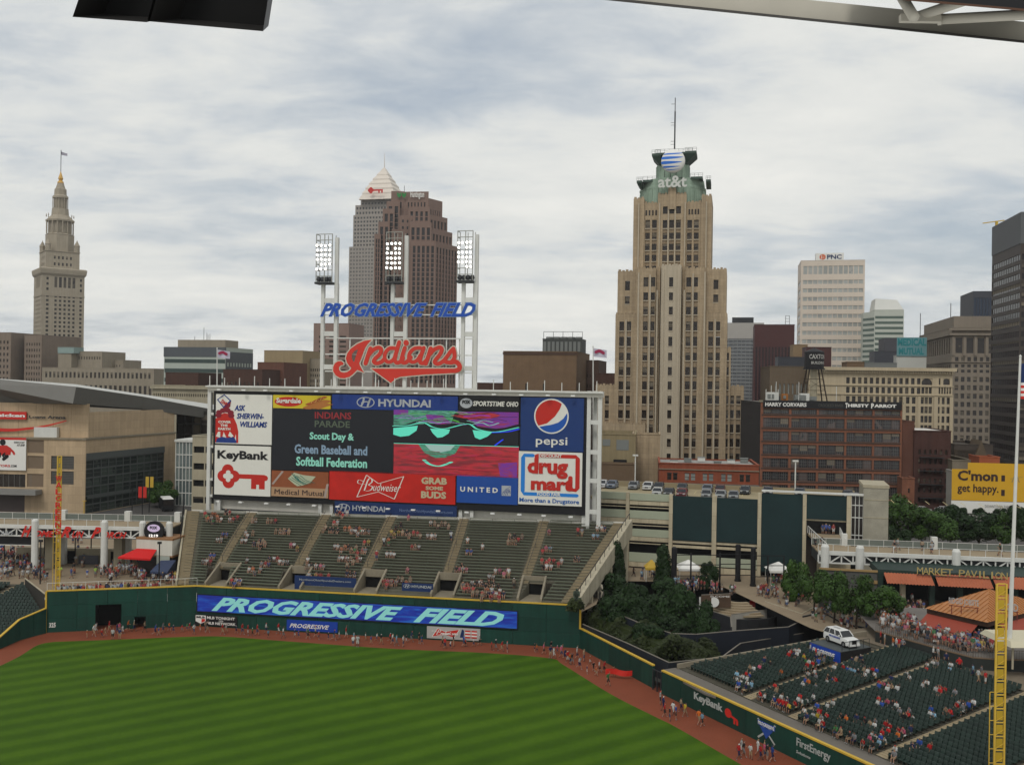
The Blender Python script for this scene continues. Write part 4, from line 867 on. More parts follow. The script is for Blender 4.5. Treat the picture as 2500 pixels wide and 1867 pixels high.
# cream corner building with arches
CB = mat('cream_terracotta', (.44, .37, .26), .85, .10, .2, 2, streak=.2); YC = 300
frC = solve(1975, 2326, 900, YC, -8); oC = thingF('cream_building', 'large cream terracotta building with arched windows and an overhanging cornice', 'building', frC)
cz = lambda py, px=2150: frC.hit(px, py)[1]; cxx = lambda px: frC.hit(px, 1000)[0]
HC = cz(900); fc = Face(0, 0, 0, frC.w); hl = []; ar = []
def pxh(pa, pb, ya, yb): return (round(cxx(pa), 3), round(cxx(pb), 3), round(cz(yb), 3), round(cz(ya), 3))
for i in range(13): a = 2065+i*14.4; hl.append(pxh(a, a+8.5, 922, 937)); ar.append(pxh(a, a+8.5, 945, 960))
for k in range(6):
 y_ = 968+k*22.5; hl += [pxh(2211+a, 2211+a+9, y_, y_+16) for a in (0, 15)]; hl += [pxh(2247+a, 2247+a+8, y_, y_+16) for a in (0, 10, 20)]; hl += [pxh(2290, 2294, y_, y_+16), pxh(2299, 2306, y_, y_+16), pxh(2311, 2321, y_, y_+16)]
 hl += [pxh(2065+i*14.4, 2065+i*14.4+9, y_, y_+16) for i in range(10)]
ar.append(pxh(2249, 2275, 922, 938)); ar.append(pxh(2302, 2318, 922, 937)); hl += [pxh(2249+i*9, 2256+i*9, 944, 959) for i in range(3)]; hl += [pxh(2291+i*6.5, 2295+i*6.5, 944, 959) for i in range(5)]
hl += [pxh(2291, 2295, 922, 937)]
mb = MB(); wall(mb, fc, 0, HC, hl+ar, .45); mb.quad((0, 30, 0), (0, 0, 0), (0, 0, HC), (0, 30, HC)); mb.quad((frC.w, 0, 0), (frC.w, 25, 0), (frC.w, 25, HC), (frC.w, 0, HC)); mb.build('wall', CB, oC)
put_panes(oC, fc, hl, .45, GD, FM_D, 1, 2, YC, thr=8); put_panes(oC, fc, ar, .45, GD, CB, 1, 1, YC, arch=True, thr=8)
for (za, zb, yy) in ((cz(912), cz(908), -.5), (cz(905), cz(897), -1.4), (cz(942), cz(940), -.3), (cz(964), cz(962), -.35)): bit(oC, 'cornice', CB, -yy*-1.0, frC.w-yy*.6, yy, -.004, za, zb)
for i in range(60): bit(oC, 'bracket', CB, frC.w*(i+.3)/60, frC.w*(i+.6)/60, -1.1, -.51, cz(911), cz(905)-.02)
for px_ in (2207, 2243, 2284, 2322, 1990, 2056): bit(oC, 'pier', CB, cxx(px_)-.5, cxx(px_)+.5, -.28, -.004, 0, cz(966))
bit(oC, 'roof', CONC_D, 0, frC.w, .5, 30, HC-.5, HC-.1)
tower('brown_building', 'brown stone building with white lit windows left of the cream building', 1880, 1975, 895, 305, -8, 25, mat('olive_brown_stone', (.145, .11, .075), .9, .15, .2, 2, streak=.15), front=[(8, .36, 1, .7, .1, .98, .76, .88), (8, .4, 1, .7, .1, .98, .5, .66)], gm=GP, fm=FM_L, thr=7)  # panes simply use the pale glass colour with pale frames
for lb, a, b_, y_, Y_, m_ in (('tan windowless roof block below the pale bank tower', 1937, 1972, 842, 420, mat('tan_block', (.27, .19, .11), .9, .12)), ('dark maroon roof block behind the black water tank', 1968, 2030, 848, 400, MRN), ('dark slate low roof block left of the water tank', 1900, 1968, 872, 390, DKB), ('brown rooftop hut behind the cream building cornice', 2068, 2110, 884, 360, BB), ('grey rooftop hut behind the cream building cornice', 2112, 2190, 886, 370, FM_G)):
 tower('roof_block', lb, a, b_, y_, Y_, -8, 10, m_)
# ---- brick loft building with black sign band ----
LB = mat('orange_brick', (.23, .10, .060), .9, .24, .3, 3, streak=.22, joints=(.6, .25, .02)); YX = 250
frX = solve(1857, 2203, 990, YX, -5); oX = thingF('brick_loft', 'orange brick loft building with big grid windows and a black sign band', 'building', frX)
xz = lambda py, px=2030: frX.hit(px, py)[1]; xx_ = lambda px, py=1100: frX.hit(px, py)[0]; HX = xz(984); fc = Face(0, 0, 0, frX.w)
bays = [(1862, 1925), (1931, 1993), (1998, 2061), (2066, 2129), (2134, 2197)]; hl = []
rows = [(1000, 1013), (1022, 1046), (1055, 1078), (1087, 1111), (1121, 1144), (1154, 1176), (1186, 1208)]
for (ya, yb) in rows:
 for (pa, pb) in bays: hl.append((round(xx_(pa), 3), round(xx_(pb), 3), round(xz(yb), 3), round(xz(ya), 3)))
mb = MB(); wall(mb, fc, 0, HX, hl, .4); mb.quad((frX.w, 0, 0), (frX.w, 30, 0), (frX.w, 30, HX), (frX.w, 0, HX)); mb.build('wall', LB, oX)
mb = MB(); mb.quad((0, 34, 0), (0, 0, 0), (0, 0, HX), (0, 34, HX)); mb.build('side_wall', mat('soot_black_brick', (.022, .017, .015), .9, .3), oX)  # side wall gets a near-black brick, far darker than the front
GX = glass('loft_glass', (.026, .024, .026), (.10, .075, .07), .3)
for h in hl:
 wdt = h[1]-h[0]; sash = bit(oX, 'window_frame', FM_D, h[0], h[1], .30, .34, h[2], h[3])
 nn = 3
 for i in range(nn):
  a = h[0]+wdt*i/nn; me = pane_mesh('window', wdt/nn-.25, h[3]-h[2]-.2, 4, 3, GX, mat('loft_muntin', (.13, .13, .125), .6, .05), fw=.075); link('window', me, oX, (a+.12, .27, h[2]+.1))
for (ya, yb) in rows: bit(oX, 'sill', mat('dark_sill', (.07, .05, .04), .8, .2), 0.3, frX.w-.3, -.15, -.004, xz(yb)-.35, xz(yb)-.05)
bit(oX, 'coping', CONC, -.3, frX.w+.3, -.2, 1, HX, HX+.5); bit(oX, 'roof', CONC_D, 0, frX.w, 1, 34, HX-.6, HX-.2)
bn = thing('sign_band', 'long black sign band with white bar names along the brick loft top', 'sign', frX.wp(.6, -.3, xz(998)), frX.ang); hb = xz(979)-xz(998); wb = frX.w-.8
bit(bn, 'band', BLACK, 0, wb, 0, .2, 0, hb)
text_part('HARRY CORVAIRS', bn, WPAINT, wb*.015, wb*.315, hb*.22, hb*.72, y=-.03, bold=.03); text_part('CROOKED RIVER', bn, mat('faint_grey_letters', (.10, .10, .09), .7, .1), wb*.40, wb*.58, hb*.25, hb*.62, y=-.03)
for tx, a, b_, s0 in (('T', .595, .612, .15), ('HIRSTY', .614, .765, .28), ('P', .78, .80, .15), ('ARROT', .802, .96, .28)): text_part(tx, bn, WPAINT, wb*a, wb*b_, hb*s0, hb*(.80 if len(tx) == 1 else .70), y=-.03, bold=.05)
# roof clutter on the loft
for i, (px_, w_, h_, m_) in enumerate([(1880, 3.2, 2.6, WHITE), (1895, 2.2, 1.6, DARKST), (1923, 1.5, 2.2, mat('orange_box', (.35, .14, .03), .7, .1)), (1950, 2.6, 2.0, FM_G), (1966, 2.4, 2.4, WHITE), (1990, 2.0, 1.6, FM_G)]):
 u = thing('roof_unit', ['white steel roof frame on the brick loft', 'small black roof unit on the brick loft', 'orange box on the brick loft roof', 'grey air handler in the middle of the loft roof', 'white air handler near the water tank', 'grey duct box under the water tank'][i], 'roof unit', frX.wp(xx_(px_, 965), 5+i % 3, HX), frX.ang)
 bit(u, 'housing', m_, 0, w_, 0, 1.6, .3, h_); bit(u, 'skid', DARKST, .1, w_-.1, .1, 1.5, 0, .29); bit(u, 'hood', FM_G, .2, w_*.6, -.3, -.004, h_*.4, h_*.8)
for i, px_ in enumerate((1875, 1888, 1900, 1905, 2049, 1956)):
 u = thing('roof_mast', ['thin mast on the far end of the brick loft roof', 'second thin mast on the brick loft roof', 'taller thin mast by the orange roof box', 'short mast touching the taller one', 'lone short mast right of the water tank', 'thin mast by the grey air handler'][i], 'mast', frX.wp(xx_(px_, 965), 3, HX), frX.ang); mb = MB(); mb.tube((0, 0, 0), (0, 0, 3.4+i % 3), .09, 5); mb.build('mast', WHITE, u); bit(u, 'foot', DARKST, -.2, .2, -.2, .2, 0, .15)
# ---- black water tank on legs ----
wxp = xx_(2006, 940); ot = thing('water_tank', 'black rooftop water tank with white building name on four splayed legs', 'water tank', frX.wp(wxp, 9, HX), frX.ang)
mpx = (YX+9)/FPX; TB = mat('tank_black', (.014, .013, .015), .6, .2); zt0 = (975-892)*mpx; rt = 23*mpx
mb = MB(); mb.lathe([(rt*.98, zt0), (rt, zt0+.2), (rt, zt0+39*mpx)], 20); mb.build('tank', TB, ot, smooth=False)
mb = MB(); mb.lathe([(rt*1.06, zt0+39*mpx), (rt*.55, zt0+44*mpx), (.1, zt0+48.5*mpx), (.1, zt0+51*mpx)], 20); mb.build('tank_roof', TB, ot)
mb = MB(); mb.lathe([(rt*1.12, zt0-.35), (rt*1.12, zt0)], 20); mb.build('balcony', TB, ot)
RST = mat('rusty_steel', (.05, .035, .022), .8, .3)
for (sx, sy) in ((-1, -1), (1, -1), (-1, 1), (1, 1)):
 mb = MB(); mb.tube((sx*rt*.62, sy*rt*.62, zt0-.35), (sx*rt*1.15, sy*rt*1.15, 0), .2, 5); mb.build('leg', RST, ot)
mb = MB()
for z, f in ((zt0*.35, .97), (zt0*.68, .80)):
 q = [(sx*rt*f, sy*rt*f, z) for sx, sy in ((-1, -1), (1, -1), (1, 1), (-1, 1))]; [mb.tube(q[i], q[(i+1) % 4], .09, 4) for i in range(4)]
mb.tube((-rt*.97, -rt*.97, zt0*.35), (rt*.8, -rt*.8, zt0*.68), .05, 4); mb.tube((rt*.97, -rt*.97, zt0*.35), (-rt*.8, -rt*.8, zt0*.68), .05, 4); mb.build('brace', RST, ot)
mb = MB(); mb.tube((0, 0, 0), (0, 0, zt0-.35), .9, 10); mb.build('riser_pipe', CREAM, ot)
def curved_text(txt, parent, m, r, a0, a1, z0, z1, name='lettering'):
 o = text_part(txt, parent, m, 0, 1, z0, z1, y=0, bold=.02, depth=.0, name=name)
 for v in o.data.vertices:
  a = a0+(a1-a0)*v.co.x; v.co.x, v.co.y = r*math.sin(a), -r*math.cos(a)
curved_text('CAXTON', ot, WPAINT, rt+.06, -.72, 1.15, zt0+22*mpx, zt0+33*mpx); curved_text('BUILDING', ot, WPAINT, rt+.06, -.5, 1.1, zt0+9.5*mpx, zt0+16*mpx)
# ---- brick houses right of the loft ----
fr, o, H = tower('brick_house', 'dark red brick building with a white flat roof', 2232, 2322, 1052, 255, -8, 22, mat('sooty_red_brick', (.075, .035, .028), .9, .25, .3, 2.5, streak=.3), front=[(6, .45, 6, .5, .08, .95, .08, .80)], left=[(3, .3, 3, .4, .1, .9, .2, .8)], gm=GD, roofm=mat('white_roof', (.62, .60, .56), .8, .08), para=.05)
for k in range(4): bit(o, 'balcony', DARKST, fr.w*.15, fr.w*.8, -1.2, -.004, H*(.16+.17*k), H*(.16+.17*k)+.15); bit(o, 'balcony_rail', DARKST, fr.w*.15, fr.w*.8, -1.22, -1.18, H*(.16+.17*k)+.9, H*(.16+.17*k)+1.0)
tower('brick_house', 'narrow reddish brick wall between the loft and the white roofed building', 2203, 2233, 1030, 256, -8, 18, RBR)
tower('brick_house', 'low orange brick wall beside the loft foot', 2203, 2233, 1168, 240, -8, 5, LB, front=[(1, .3, 1, .3, .3, .8, .5, .9)])
fr, o, H = tower('church', 'small dark gothic church with a gabled front below the classical tower', 2330, 2425, 1085, 290, -8, 25, mat('dark_church_stone', (.075, .06, .05), .9, .2, .3, 2), front=[(7, .4, 1, .8, .05, .5, .2, .7)], gm=GD, cat='church')
mb = MB(); mb.prism([(0, 0), (9, 0), (9, 3), (0, 3)], 0, H*.9); mb.T = None; mb.add([(fr.w*.52, -1, H*.8), (fr.w*.82, -1, H*.8), (fr.w*.67, -1, H+1.5), (fr.w*.52, 8, H*.8), (fr.w*.82, 8, H*.8), (fr.w*.67, 8, H+1.5)], [(0, 1, 2), (0, 2, 5, 3), (1, 4, 5, 2)]); mb.add([(fr.w*.52, -1, 0), (fr.w*.82, -1, 0), (fr.w*.82, -1, H*.8), (fr.w*.52, -1, H*.8)], [(0, 1, 2, 3)]); mb.build('gable', mat('church_tan', (.12, .09, .06), .9, .2), o)
tower('low_building', 'low pale flat roofed building behind the yellow billboard', 2325, 2378, 1124, 250, -8, 20, CONC)
tower('low_building', 'red brick stair block above the yellow billboard', 2391, 2441, 1116, 243, -8, 8, mat('bright_brick', (.34, .10, .045), .9, .15))
fr, o, H = tower('billboard_building', 'flat roofed building whose wall carries the yellow billboard', 2323, 2540, 1150, 228, -8, 4, mat('grey_stucco', (.30, .29, .26), .9, .12), roofm=CONC)
yb_, zb0 = fr.hit(2330, 1220); bb = thing('billboard', 'big yellow wall billboard with dark brown two line slogan', 'billboard', fr.wp(.0, -.3, zb0), fr.ang); hB = H-zb0+2.2; wB = fr.w
mb = MB(); mb.add([(0, 0, 0), (wB, 0, 0), (wB, 0, hB), (wB*.18, 0, hB), (wB*.18, 0, hB-1.6), (0, 0, hB-1.6), (0, .25, 0), (wB, .25, 0), (wB, .25, hB), (0, .25, hB)], [(0, 1, 2, 3, 4, 5), (1, 7, 8, 2)]); mb.build('panel', mat('billboard_yellow', (.62, .36, .02), .6, .07, .3, 3), bb)
DBR = mat('billboard_brown', (.05, .025, .02), .6, .05)
text_part("C'mon", bb, DBR, wB*.065, wB*.52, hB*.52, hB*.80, y=-.02, bold=.035); text_part('get happy.', bb, DBR, wB*.065, wB*.53, hB*.16, hB*.44, y=-.02, bold=.02)
for z in (.28, .66): bit(bb, 'dark_window', DBR, wB*.56, wB*.60, -.03, -.004, hB*(z-.13), hB*(z+.03))
ik = Ink(lambda x, z: (wB*x, hB*z), -.02); ik.stroke([(.68, .52), (.72, .80), (.76, .52)], .006, smooth=False); ik.stroke([(.66, .60), (.80, .66)], .004, smooth=False); ik.build('emblem', mat('grey_emblem', (.28, .22, .10), .7, .1), bb)
wl = thing('wall_banner', 'white strip banner with small print below the yellow billboard', 'banner', fr.wp(0, -.3, 0), fr.ang); bit(wl, 'cloth', WPAINT, 0, wB, 0, .2, zb0-3.0, zb0-.1)
text_part('DOWNTOWN PARKING', wl, mat('faint_print', (.25, .24, .22), .7, .1), wB*.38, wB*.72, zb0-1.6, zb0-.9, y=-.02)
# ---- low buildings at the foot of the beige tower ----
RB2 = mat('bright_red_brick', (.27, .08, .042), .9, .2, .3, 3, streak=.2, joints=(.5, .2, .02))
fr, o, H = tower('brick_hall', 'low bright red brick building with paired windows and grey roof', 1609, 1853, 1131, 205, -8, 16, RB2, gm=GD, roofm=mat('grey_gravel_roof', (.30, .29, .27), .95, .3, .4, 2), para=.3)
hl = []
hz0, hz1 = fr.hit(1650, 1171)[1], fr.hit(1650, 1155)[1]
for pa in (1629, 1643.5, 1672, 1687, 1716, 1731, 1761, 1776, 1806, 1821): hl.append((fr.hit(pa, 1163)[0], fr.hit(pa+10, 1163)[0], hz0, hz1))
for h in hl: w_ = bit(o, 'window', GP if hl.index(h) in (2, 3, 4, 5, 6, 7) else GD, h[0], h[1], -.02, .1, h[2], h[3])
for h in hl: bit(o, 'window_trim', FM_D, h[0]-.1, h[1]+.1, -.08, -.024, h[3], h[3]+.15); bit(o, 'sash_bar', FM_D, h[0], h[1], -.05, -.022, (h[2]+h[3])/2-.05, (h[2]+h[3])/2+.05)
bit(o, 'ledge', CONC, -.1, fr.w+.1, -.25, -.004, fr.hit(1650, 1146)[1], fr.hit(1650, 1144)[1]); bit(o, 'base_ledge', CONC_D, -.1, fr.w+.1, -.3, -.004, fr.hit(1650, 1183)[1], fr.hit(1650, 1178)[1])
for i in range(6): u = thing('roof_vent', ['white skylight hood on the red brick hall roof', 'grey patch box on the red brick hall roof', 'low duct on the red brick hall roof', 'large grey roof hatch on the red brick hall', 'small pale vent near the roof middle of the brick hall', 'far roof box on the red brick hall'][i], 'roof unit', fr.wp(fr.w*(.12+.15*i), 5+i % 3*3, H-.2), fr.ang); bit(u, 'box', (WHITE, FM_G)[i % 2], 0, 1.6, 0, 1.2, 0, .5+.2*(i % 3)); bit(u, 'cap', FM_G, -.1, 1.7, -.1, 1.3, .5+.2*(i % 3)+.002, .6+.2*(i % 3))
fr, o, H = tower('beige_annex', 'plain beige annex with shuttered openings at the beige tower foot', 1455, 1552, 1060, 215, -8, 20, mat('olive_beige', (.27, .22, .13), .9, .12, .3, 2, streak=.25))
bit(o, 'shutter', FM_G, *(lambda a, b: (a[0], b[0]))(fr.hit(1471, 1080), fr.hit(1490, 1080)), -.06, .1, fr.hit(1480, 1088)[1], fr.hit(1480, 1072)[1]); bit(o, 'shutter', FM_G, fr.hit(1505, 1085)[0], fr.hit(1535, 1085)[0], -.06, .1, fr.hit(1500, 1098)[1], fr.hit(1500, 1073)[1])
bit(o, 'cooling_unit', BLACK, fr.hit(1498, 1130)[0], fr.hit(1530, 1130)[0], -1.4, -.004, fr.hit(1500, 1134)[1], fr.hit(1500, 1121)[1]); bit(o, 'unit_shelf', WHITE, fr.hit(1488, 1130)[0], fr.hit(1540, 1130)[0], -1.5, -.004, fr.hit(1500, 1136)[1]-.1, fr.hit(1500, 1136)[1])
tower('beige_annex', 'brown brick lower annex wall behind the parked cars', 1455, 1550, 1132, 205, -8, 6, mat('umber_brick', (.16, .11, .07), .9, .15))
tower('beige_annex', 'tall blank beige wall strip at the foot of the tower beside the red hall', 1545, 1612, 1060, 222, -8, 10, STA)
tower('back_block', 'narrow cream building seen between the beige tower and the black loft side', 1815, 1838, 1015, 330, -8, 10, CREAM, front=[(2, .5, 5, .5, .1, .9, .2, .9)], gm=GD)
# =====================================================================  ARENA
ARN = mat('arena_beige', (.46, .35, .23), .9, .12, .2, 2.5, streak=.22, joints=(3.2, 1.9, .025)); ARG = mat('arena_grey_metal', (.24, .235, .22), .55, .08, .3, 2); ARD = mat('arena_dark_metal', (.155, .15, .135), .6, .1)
cA = (-100.7, 225.0); fa = Frame((-150, 229.5), cA, ZP); LR = 33.0
oR = thingF('arena', 'large beige arena with grey metal roof overhang and a dark glass corner entrance', 'arena', fa); wA = fa.w
zr = lambda py, px=150: fa.hit(px, py)[1]; xr = lambda px, py=1100: fa.hit(px, py)[0]
fb = Frame(cA, (-92.1+1.4, 252.0+4.6), ZP); rz_ = fb.ang-fa.ang; fR = Face(wA, 0, rz_, fb.w)
HA = zr(985, 150); HL = 18.0
louv = [(xr(125), xr(181), zr(1145), zr(1113)), (xr(125), xr(181), zr(1182), zr(1150))]
pan = [(xr(67), xr(107), zr(a), zr(b)) for a, b in ((1107, 1075), (1145, 1114), (1190, 1158))]
band = [(xr(-20), xr(63), zr(1192), zr(1160))]; dock = [(xr(-20), xr(62), 0.0, zr(1210))]
mb = MB(); fc = Face(0, 0, 0, wA); wall(mb, fc, 0, HL, louv+pan+band+dock, .5)
for k in range(9): mb.box(wA-4.4*(k+1), wA-4.4*k-.05, 1.2, 1.6, HL+.02, HA)   # set-back upper panels
xg0, zg1 = fb.hit(216, 1110); xg1, _ = fb.hit(402, 1095); zg0 = 0.1; zgt = 19.0-2.2
zgt = fb.hit(216, 1106)[1]
wall(mb, fR, 0, HL, [(.2, xg1, zg0, zgt)], .6)
mb.build('wall', ARN, oR)
mb = MB(); fR2 = Face(wA-.9, 1.2, rz_, fb.w); wall(mb, fR2, HL, HA-2, [], .3); mb.quad((0, 0, HL), (wA, 0, HL), (wA, 1.2, HL), (0, 1.2, HL)); mb.build('upper_wall', ARN, oR)
bit(oR, 'ledge', CONC, 0, wA+.3, -.3, -.004, HL-.4, HL); mb = MB(); mb.quad(fR.p(0, -.3, HL-.4), fR.p(fb.w, -.3, HL-.4), fR.p(fb.w, -.3, HL), fR.p(0, -.3, HL)); mb.quad(fR.p(0, -.3, HL), fR.p(fb.w, -.3, HL), fR.p(fb.w, 1, HL), fR.p(0, 1, HL)); mb.build('ledge', CONC, oR)
for h in louv: bit(oR, 'louvre', ARD, h[0], h[1], .3, .5, h[2], h[3]); [bit(oR, 'slat', mat('louvre_slat', (.09, .085, .08), .6, .1), h[0], h[1], .18, .29, h[2]+.1+i*(h[3]-h[2])/8, h[2]+.25+i*(h[3]-h[2])/8) for i in range(8)]
for h in pan: bit(oR, 'brown_panel', mat('brown_panel', (.20, .15, .105), .9, .1), h[0], h[1], .2, .5, h[2], h[3])
bit(oR, 'window_band', GD, band[0][0], band[0][1], .3, .5, band[0][2], band[0][3]); [bit(oR, 'mullion', ARD, band[0][0]+i*1.4, band[0][0]+i*1.4+.1, .2, .299, band[0][2], band[0][3]) for i in range(8)]
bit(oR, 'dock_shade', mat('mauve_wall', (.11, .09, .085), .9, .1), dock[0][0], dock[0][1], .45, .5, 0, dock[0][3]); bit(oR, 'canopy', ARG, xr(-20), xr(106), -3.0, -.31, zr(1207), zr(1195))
AGL = glass('arena_glass', (.022, .028, .026), (.055, .07, .06), .4, .08); AMU = mat('arena_mullion', (.10, .11, .105), .5, .05)
nc, nr = 11, 6
for i in range(nc):
 for j in range(nr):
  a = .3+(xg1-.3)*i/nc; b_ = .3+(xg1-.3)*(i+1)/nc; c = zg0+(zgt-1.6-zg0)*j/nr; d_ = zg0+(zgt-1.6-zg0)*(j+1)/nr
  me = pane_mesh('entrance_pane', b_-a-.12, d_-c-.15, 1, 2, AGL, AMU); link('entrance_pane', me, oR, fR.p(a+.06, .45, c+.05), rz_)
mb = MB()
for i in range(nc+1): x = .3+(xg1-.3)*i/nc; mb.add([fR.p(x-.09, .2, zg0), fR.p(x+.09, .2, zg0), fR.p(x+.09, .5, zg0), fR.p(x-.09, .5, zg0), fR.p(x-.09, .2, zgt), fR.p(x+.09, .2, zgt), fR.p(x+.09, .5, zgt), fR.p(x-.09, .5, zgt)], [(0, 1, 5, 4), (1, 2, 6, 5), (3, 0, 4, 7)])
for j in range(nr+1): z = zg0+(zgt-1.6-zg0)*j/nr; mb.quad(fR.p(.2, .15, z-.25), fR.p(xg1, .15, z-.25), fR.p(xg1, .15, z+.1), fR.p(.2, .15, z+.1))
mb.quad(fR.p(.2, -.05, zgt-1.6), fR.p(xg1, -.05, zgt-1.6), fR.p(xg1, -.05, zgt), fR.p(.2, -.05, zgt)); mb.quad(fR.p(.2, -.5, 3.6), fR.p(xg1, -.5, 3.6), fR.p(xg1, -.5, 4.4), fR.p(.2, -.5, 4.4)); mb.build('entrance_frame', AMU, oR)['kind'] = 'stuff'
# roof with folded fascia
def RP(px, py, Y): x, y, z = P(px, py, Y); dx, dy = x-fa.A[0], y-fa.A[1]; return (dx*fa.u[0]+dy*fa.u[1], -dx*fa.u[1]+dy*fa.u[0], z-ZP)
q = [RP(-60, 920, 226), RP(186, 944, 221), RP(350, 968, 246), RP(530, 1001, 272)]; q2 = [RP(-60, 938, 226), RP(178, 985, 221.6), RP(345, 998, 246.5), RP(530, 1024, 272.5)]
mb = MB()
for i in range(3): mb.mat(1 if i else 0); mb.quad(q2[i], q2[i+1], q[i+1], q[i])
mb.build('roof_fascia', [ARG, ARD], oR)
mb = MB(); q4 = [RP(-60, 924, 300), RP(60, 930, 300), RP(186, 938, 300), RP(420, 973, 300)]
mb.quad(q[0], q[1], q4[2], q4[0]); mb.quad(q[1], q[2], q4[3], q4[2]); mb.quad(q[2], q[3], RP(540, 990, 300), q4[3]); mb.build('roof', mat('pale_membrane', (.50, .50, .47), .8, .08), oR)
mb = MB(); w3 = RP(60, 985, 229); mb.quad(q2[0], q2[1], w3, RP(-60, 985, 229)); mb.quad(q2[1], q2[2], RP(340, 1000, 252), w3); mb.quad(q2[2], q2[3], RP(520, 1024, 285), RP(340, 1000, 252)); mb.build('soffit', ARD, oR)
bit(oR, 'roof_box', WHITE, xr(82, 1060), xr(138, 1060), .1, 1.1, HL+.02, HL+2.4)
# signs on the arena
s_ = thing('arena_sign', 'red box sign with white lender name and dark arena letters on the curved beige wall', 'sign', fa.wp(xr(-38, 1035), .9, zr(1026)), fa.ang); wq = xr(60, 1020)-xr(-38, 1020); hq = zr(1008)-zr(1027)
bit(s_, 'red_box', RED, 0, wq, -.3, 0, 0, hq); text_part('Quicken', s_, WPAINT, .4, wq-.3, .4, hq-.5, y=-.33, bold=.04); text_part('Loans Arena', s_, DARKST, wq+.6, wq+9.8, .3, hq-.8, y=-.1, bold=.03)
ik = Ink(lambda x, z: (x, z), -.2); ik.stroke([(-2, -2.2), (5, -2.6), (wq, -2.2), (wq+5, -1.4), (wq+10, -.1)], .45, r2=.1); ik.build('red_swoosh', RED, s_)
b_ = thing('banner', 'big white team banner with a red shirted player on the arena wall', 'banner', fa.wp(xr(-20), -.4, zr(1150)), fa.ang); wb = xr(66)-xr(-20); hb = zr(1070)-zr(1150)
bit(b_, 'cloth', WPAINT, 0, wb, 0, .1, 0, hb); bit(b_, 'red_strip', RED, 0, wb, -.03, -.004, hb-.55, hb)
ik = Ink(lambda x, z: (x, z), -.02); ik.poly([(1.5, 3.4), (5.0, 3.6), (5.2, 5.2), (4.0, 5.9), (1.5, 5.8)]); ik.stroke([(4.6, 5.2), (5.6, 4.4), (5.9, 3.9)], .28); ik.build('player_shirt', RED, b_)
ik = Ink(lambda x, z: (x, z), -.04); ik.disc((3.0, 6.6), .75); ik.stroke([(3.3, 2.6), (4.2, 3.3)], .4); ik.build('player_dark', BLACK, b_)
text_part('16', b_, BLACK, 2.2, 4.0, 3.0, 4.2, y=-.06, bold=.05); text_part('TICKETS START', b_, BLACK, wb*.66, wb*.96, hb-1.35, hb-.95, y=-.02, shear=.3); text_part('AT $10!', b_, BLACK, wb*.74, wb*.96, hb-2.1, hb-1.5, y=-.02, shear=.3, bold=.02)
text_part('ATORS', b_, RED, 1.0, wb*.56, .75, 1.3, y=-.02, bold=.02); text_part('.COM', b_, BLACK, wb*.57, wb*.74, .75, 1.3, y=-.02, bold=.02)
# glass stair hall with white mullions right of the arena
fg = solve(430, 506, 1078, 243, -8); HG_ = P(430, 1078, 243)[2]-ZP; o = thingF('glass_hall', 'pale framed glass walkway hall between arena and scoreboard', 'building', fg); xg = fg.w
AG2 = glass('hall_glass', (.07, .09, .09), (.14, .17, .16), .4, .1)
for i in range(9):
 for j in range(5): me = pane_mesh('hall_pane', xg/9-.14, HG_/5-.2, 1, 1, AG2, None); link('hall_pane', me, o, (xg*i/9+.07, .1, HG_*j/5+.1))
mb = MB(); [mb.box(xg*i/9-.08, xg*i/9+.08, -.1, .2, 0, HG_) for i in range(10)]; [mb.box(0, xg, -.06, .18, HG_*j/5-.12, HG_*j/5+.12) for j in range(6)]; mb.build('mullions', WHITE, o)['kind'] = 'stuff'
bit(o, 'core', DARKST, .2, xg-.2, 3, 12, 0, HG_-.3); bit(o, 'roof_slab', WHITE, -.3, xg+.3, -.3, 12, HG_, HG_+.6)
fr, o, H = tower('garage_block', 'cream banded garage corner seen behind the scoreboard posts', 470, 560, 1065, 205, -10, 20, CREAM, front=[(3, .9, 5, .38, .02, .98, .05, .95)], gm=VOID)
tower('dark_hall', 'dark glazed arena rear wing under the roof end', 431, 530, 1004, 268, -5, 20, mat('black_bronze', (.045, .042, .036), .3, .1), front=[(5, .94, 6, .85, .0, 1, .2, .98)], gm=GD)
# =====================================================================  SCOREBOARD
FBD = FR(523, 1090, 172, 1425, 1100, 158); bz = lambda py, px: FBD.hit(px, py)[1]; bxx = lambda px, py=1090: FBD.hit(px, py)[0]
sb = thingF('scoreboard', 'giant scoreboard frame of white steel posts and dark backing above the bleachers', 'scoreboard', FBD); wS_ = FBD.w
z0_, z1_ = bz(1212, 523), bz(962, 523)
bit(sb, 'backing', BLACK, -.35, wS_+.35, .25, 2.6, z0_-.5, z1_+.6)
bit(sb, 'top_beam', WHITE2, -1.4, wS_+3.0, -.1, 2.4, z1_+.65, z1_+1.6); bit(sb, 'top_beam', WHITE, -1.6, wS_+3.2, -.6, -.104, z1_+1.3, z1_+1.55)
for i in range(25): x = -1+(wS_+3)*i/24; bit(sb, 'catwalk_post', WHITE, x, x+.12, -.3, -.18, z1_+1.6, z1_+3.0+.35*(i % 3 == 0))
for px_ in (508, 519): bit(sb, 'side_post', WHITE, bxx(px_)-.35, bxx(px_)+.30, .2+(px_ > 510)*1.2, .9+(px_ > 510)*1.2, 13.5, bz(948, 508))
for i, px_ in enumerate((1436, 1448, 1463)): bit(sb, 'side_post', WHITE, bxx(px_)-.32, bxx(px_)+.32, .2+(i == 1)*2.0, .9+(i == 1)*2.0, 13.0, bz(955, 1463))
for py_ in (962, 1031, 1104, 1174, 1250): bit(sb, 'side_beam', WHITE, bxx(1439), bxx(1460), .25, .75, bz(py_+5, 1450), bz(py_-5, 1450))
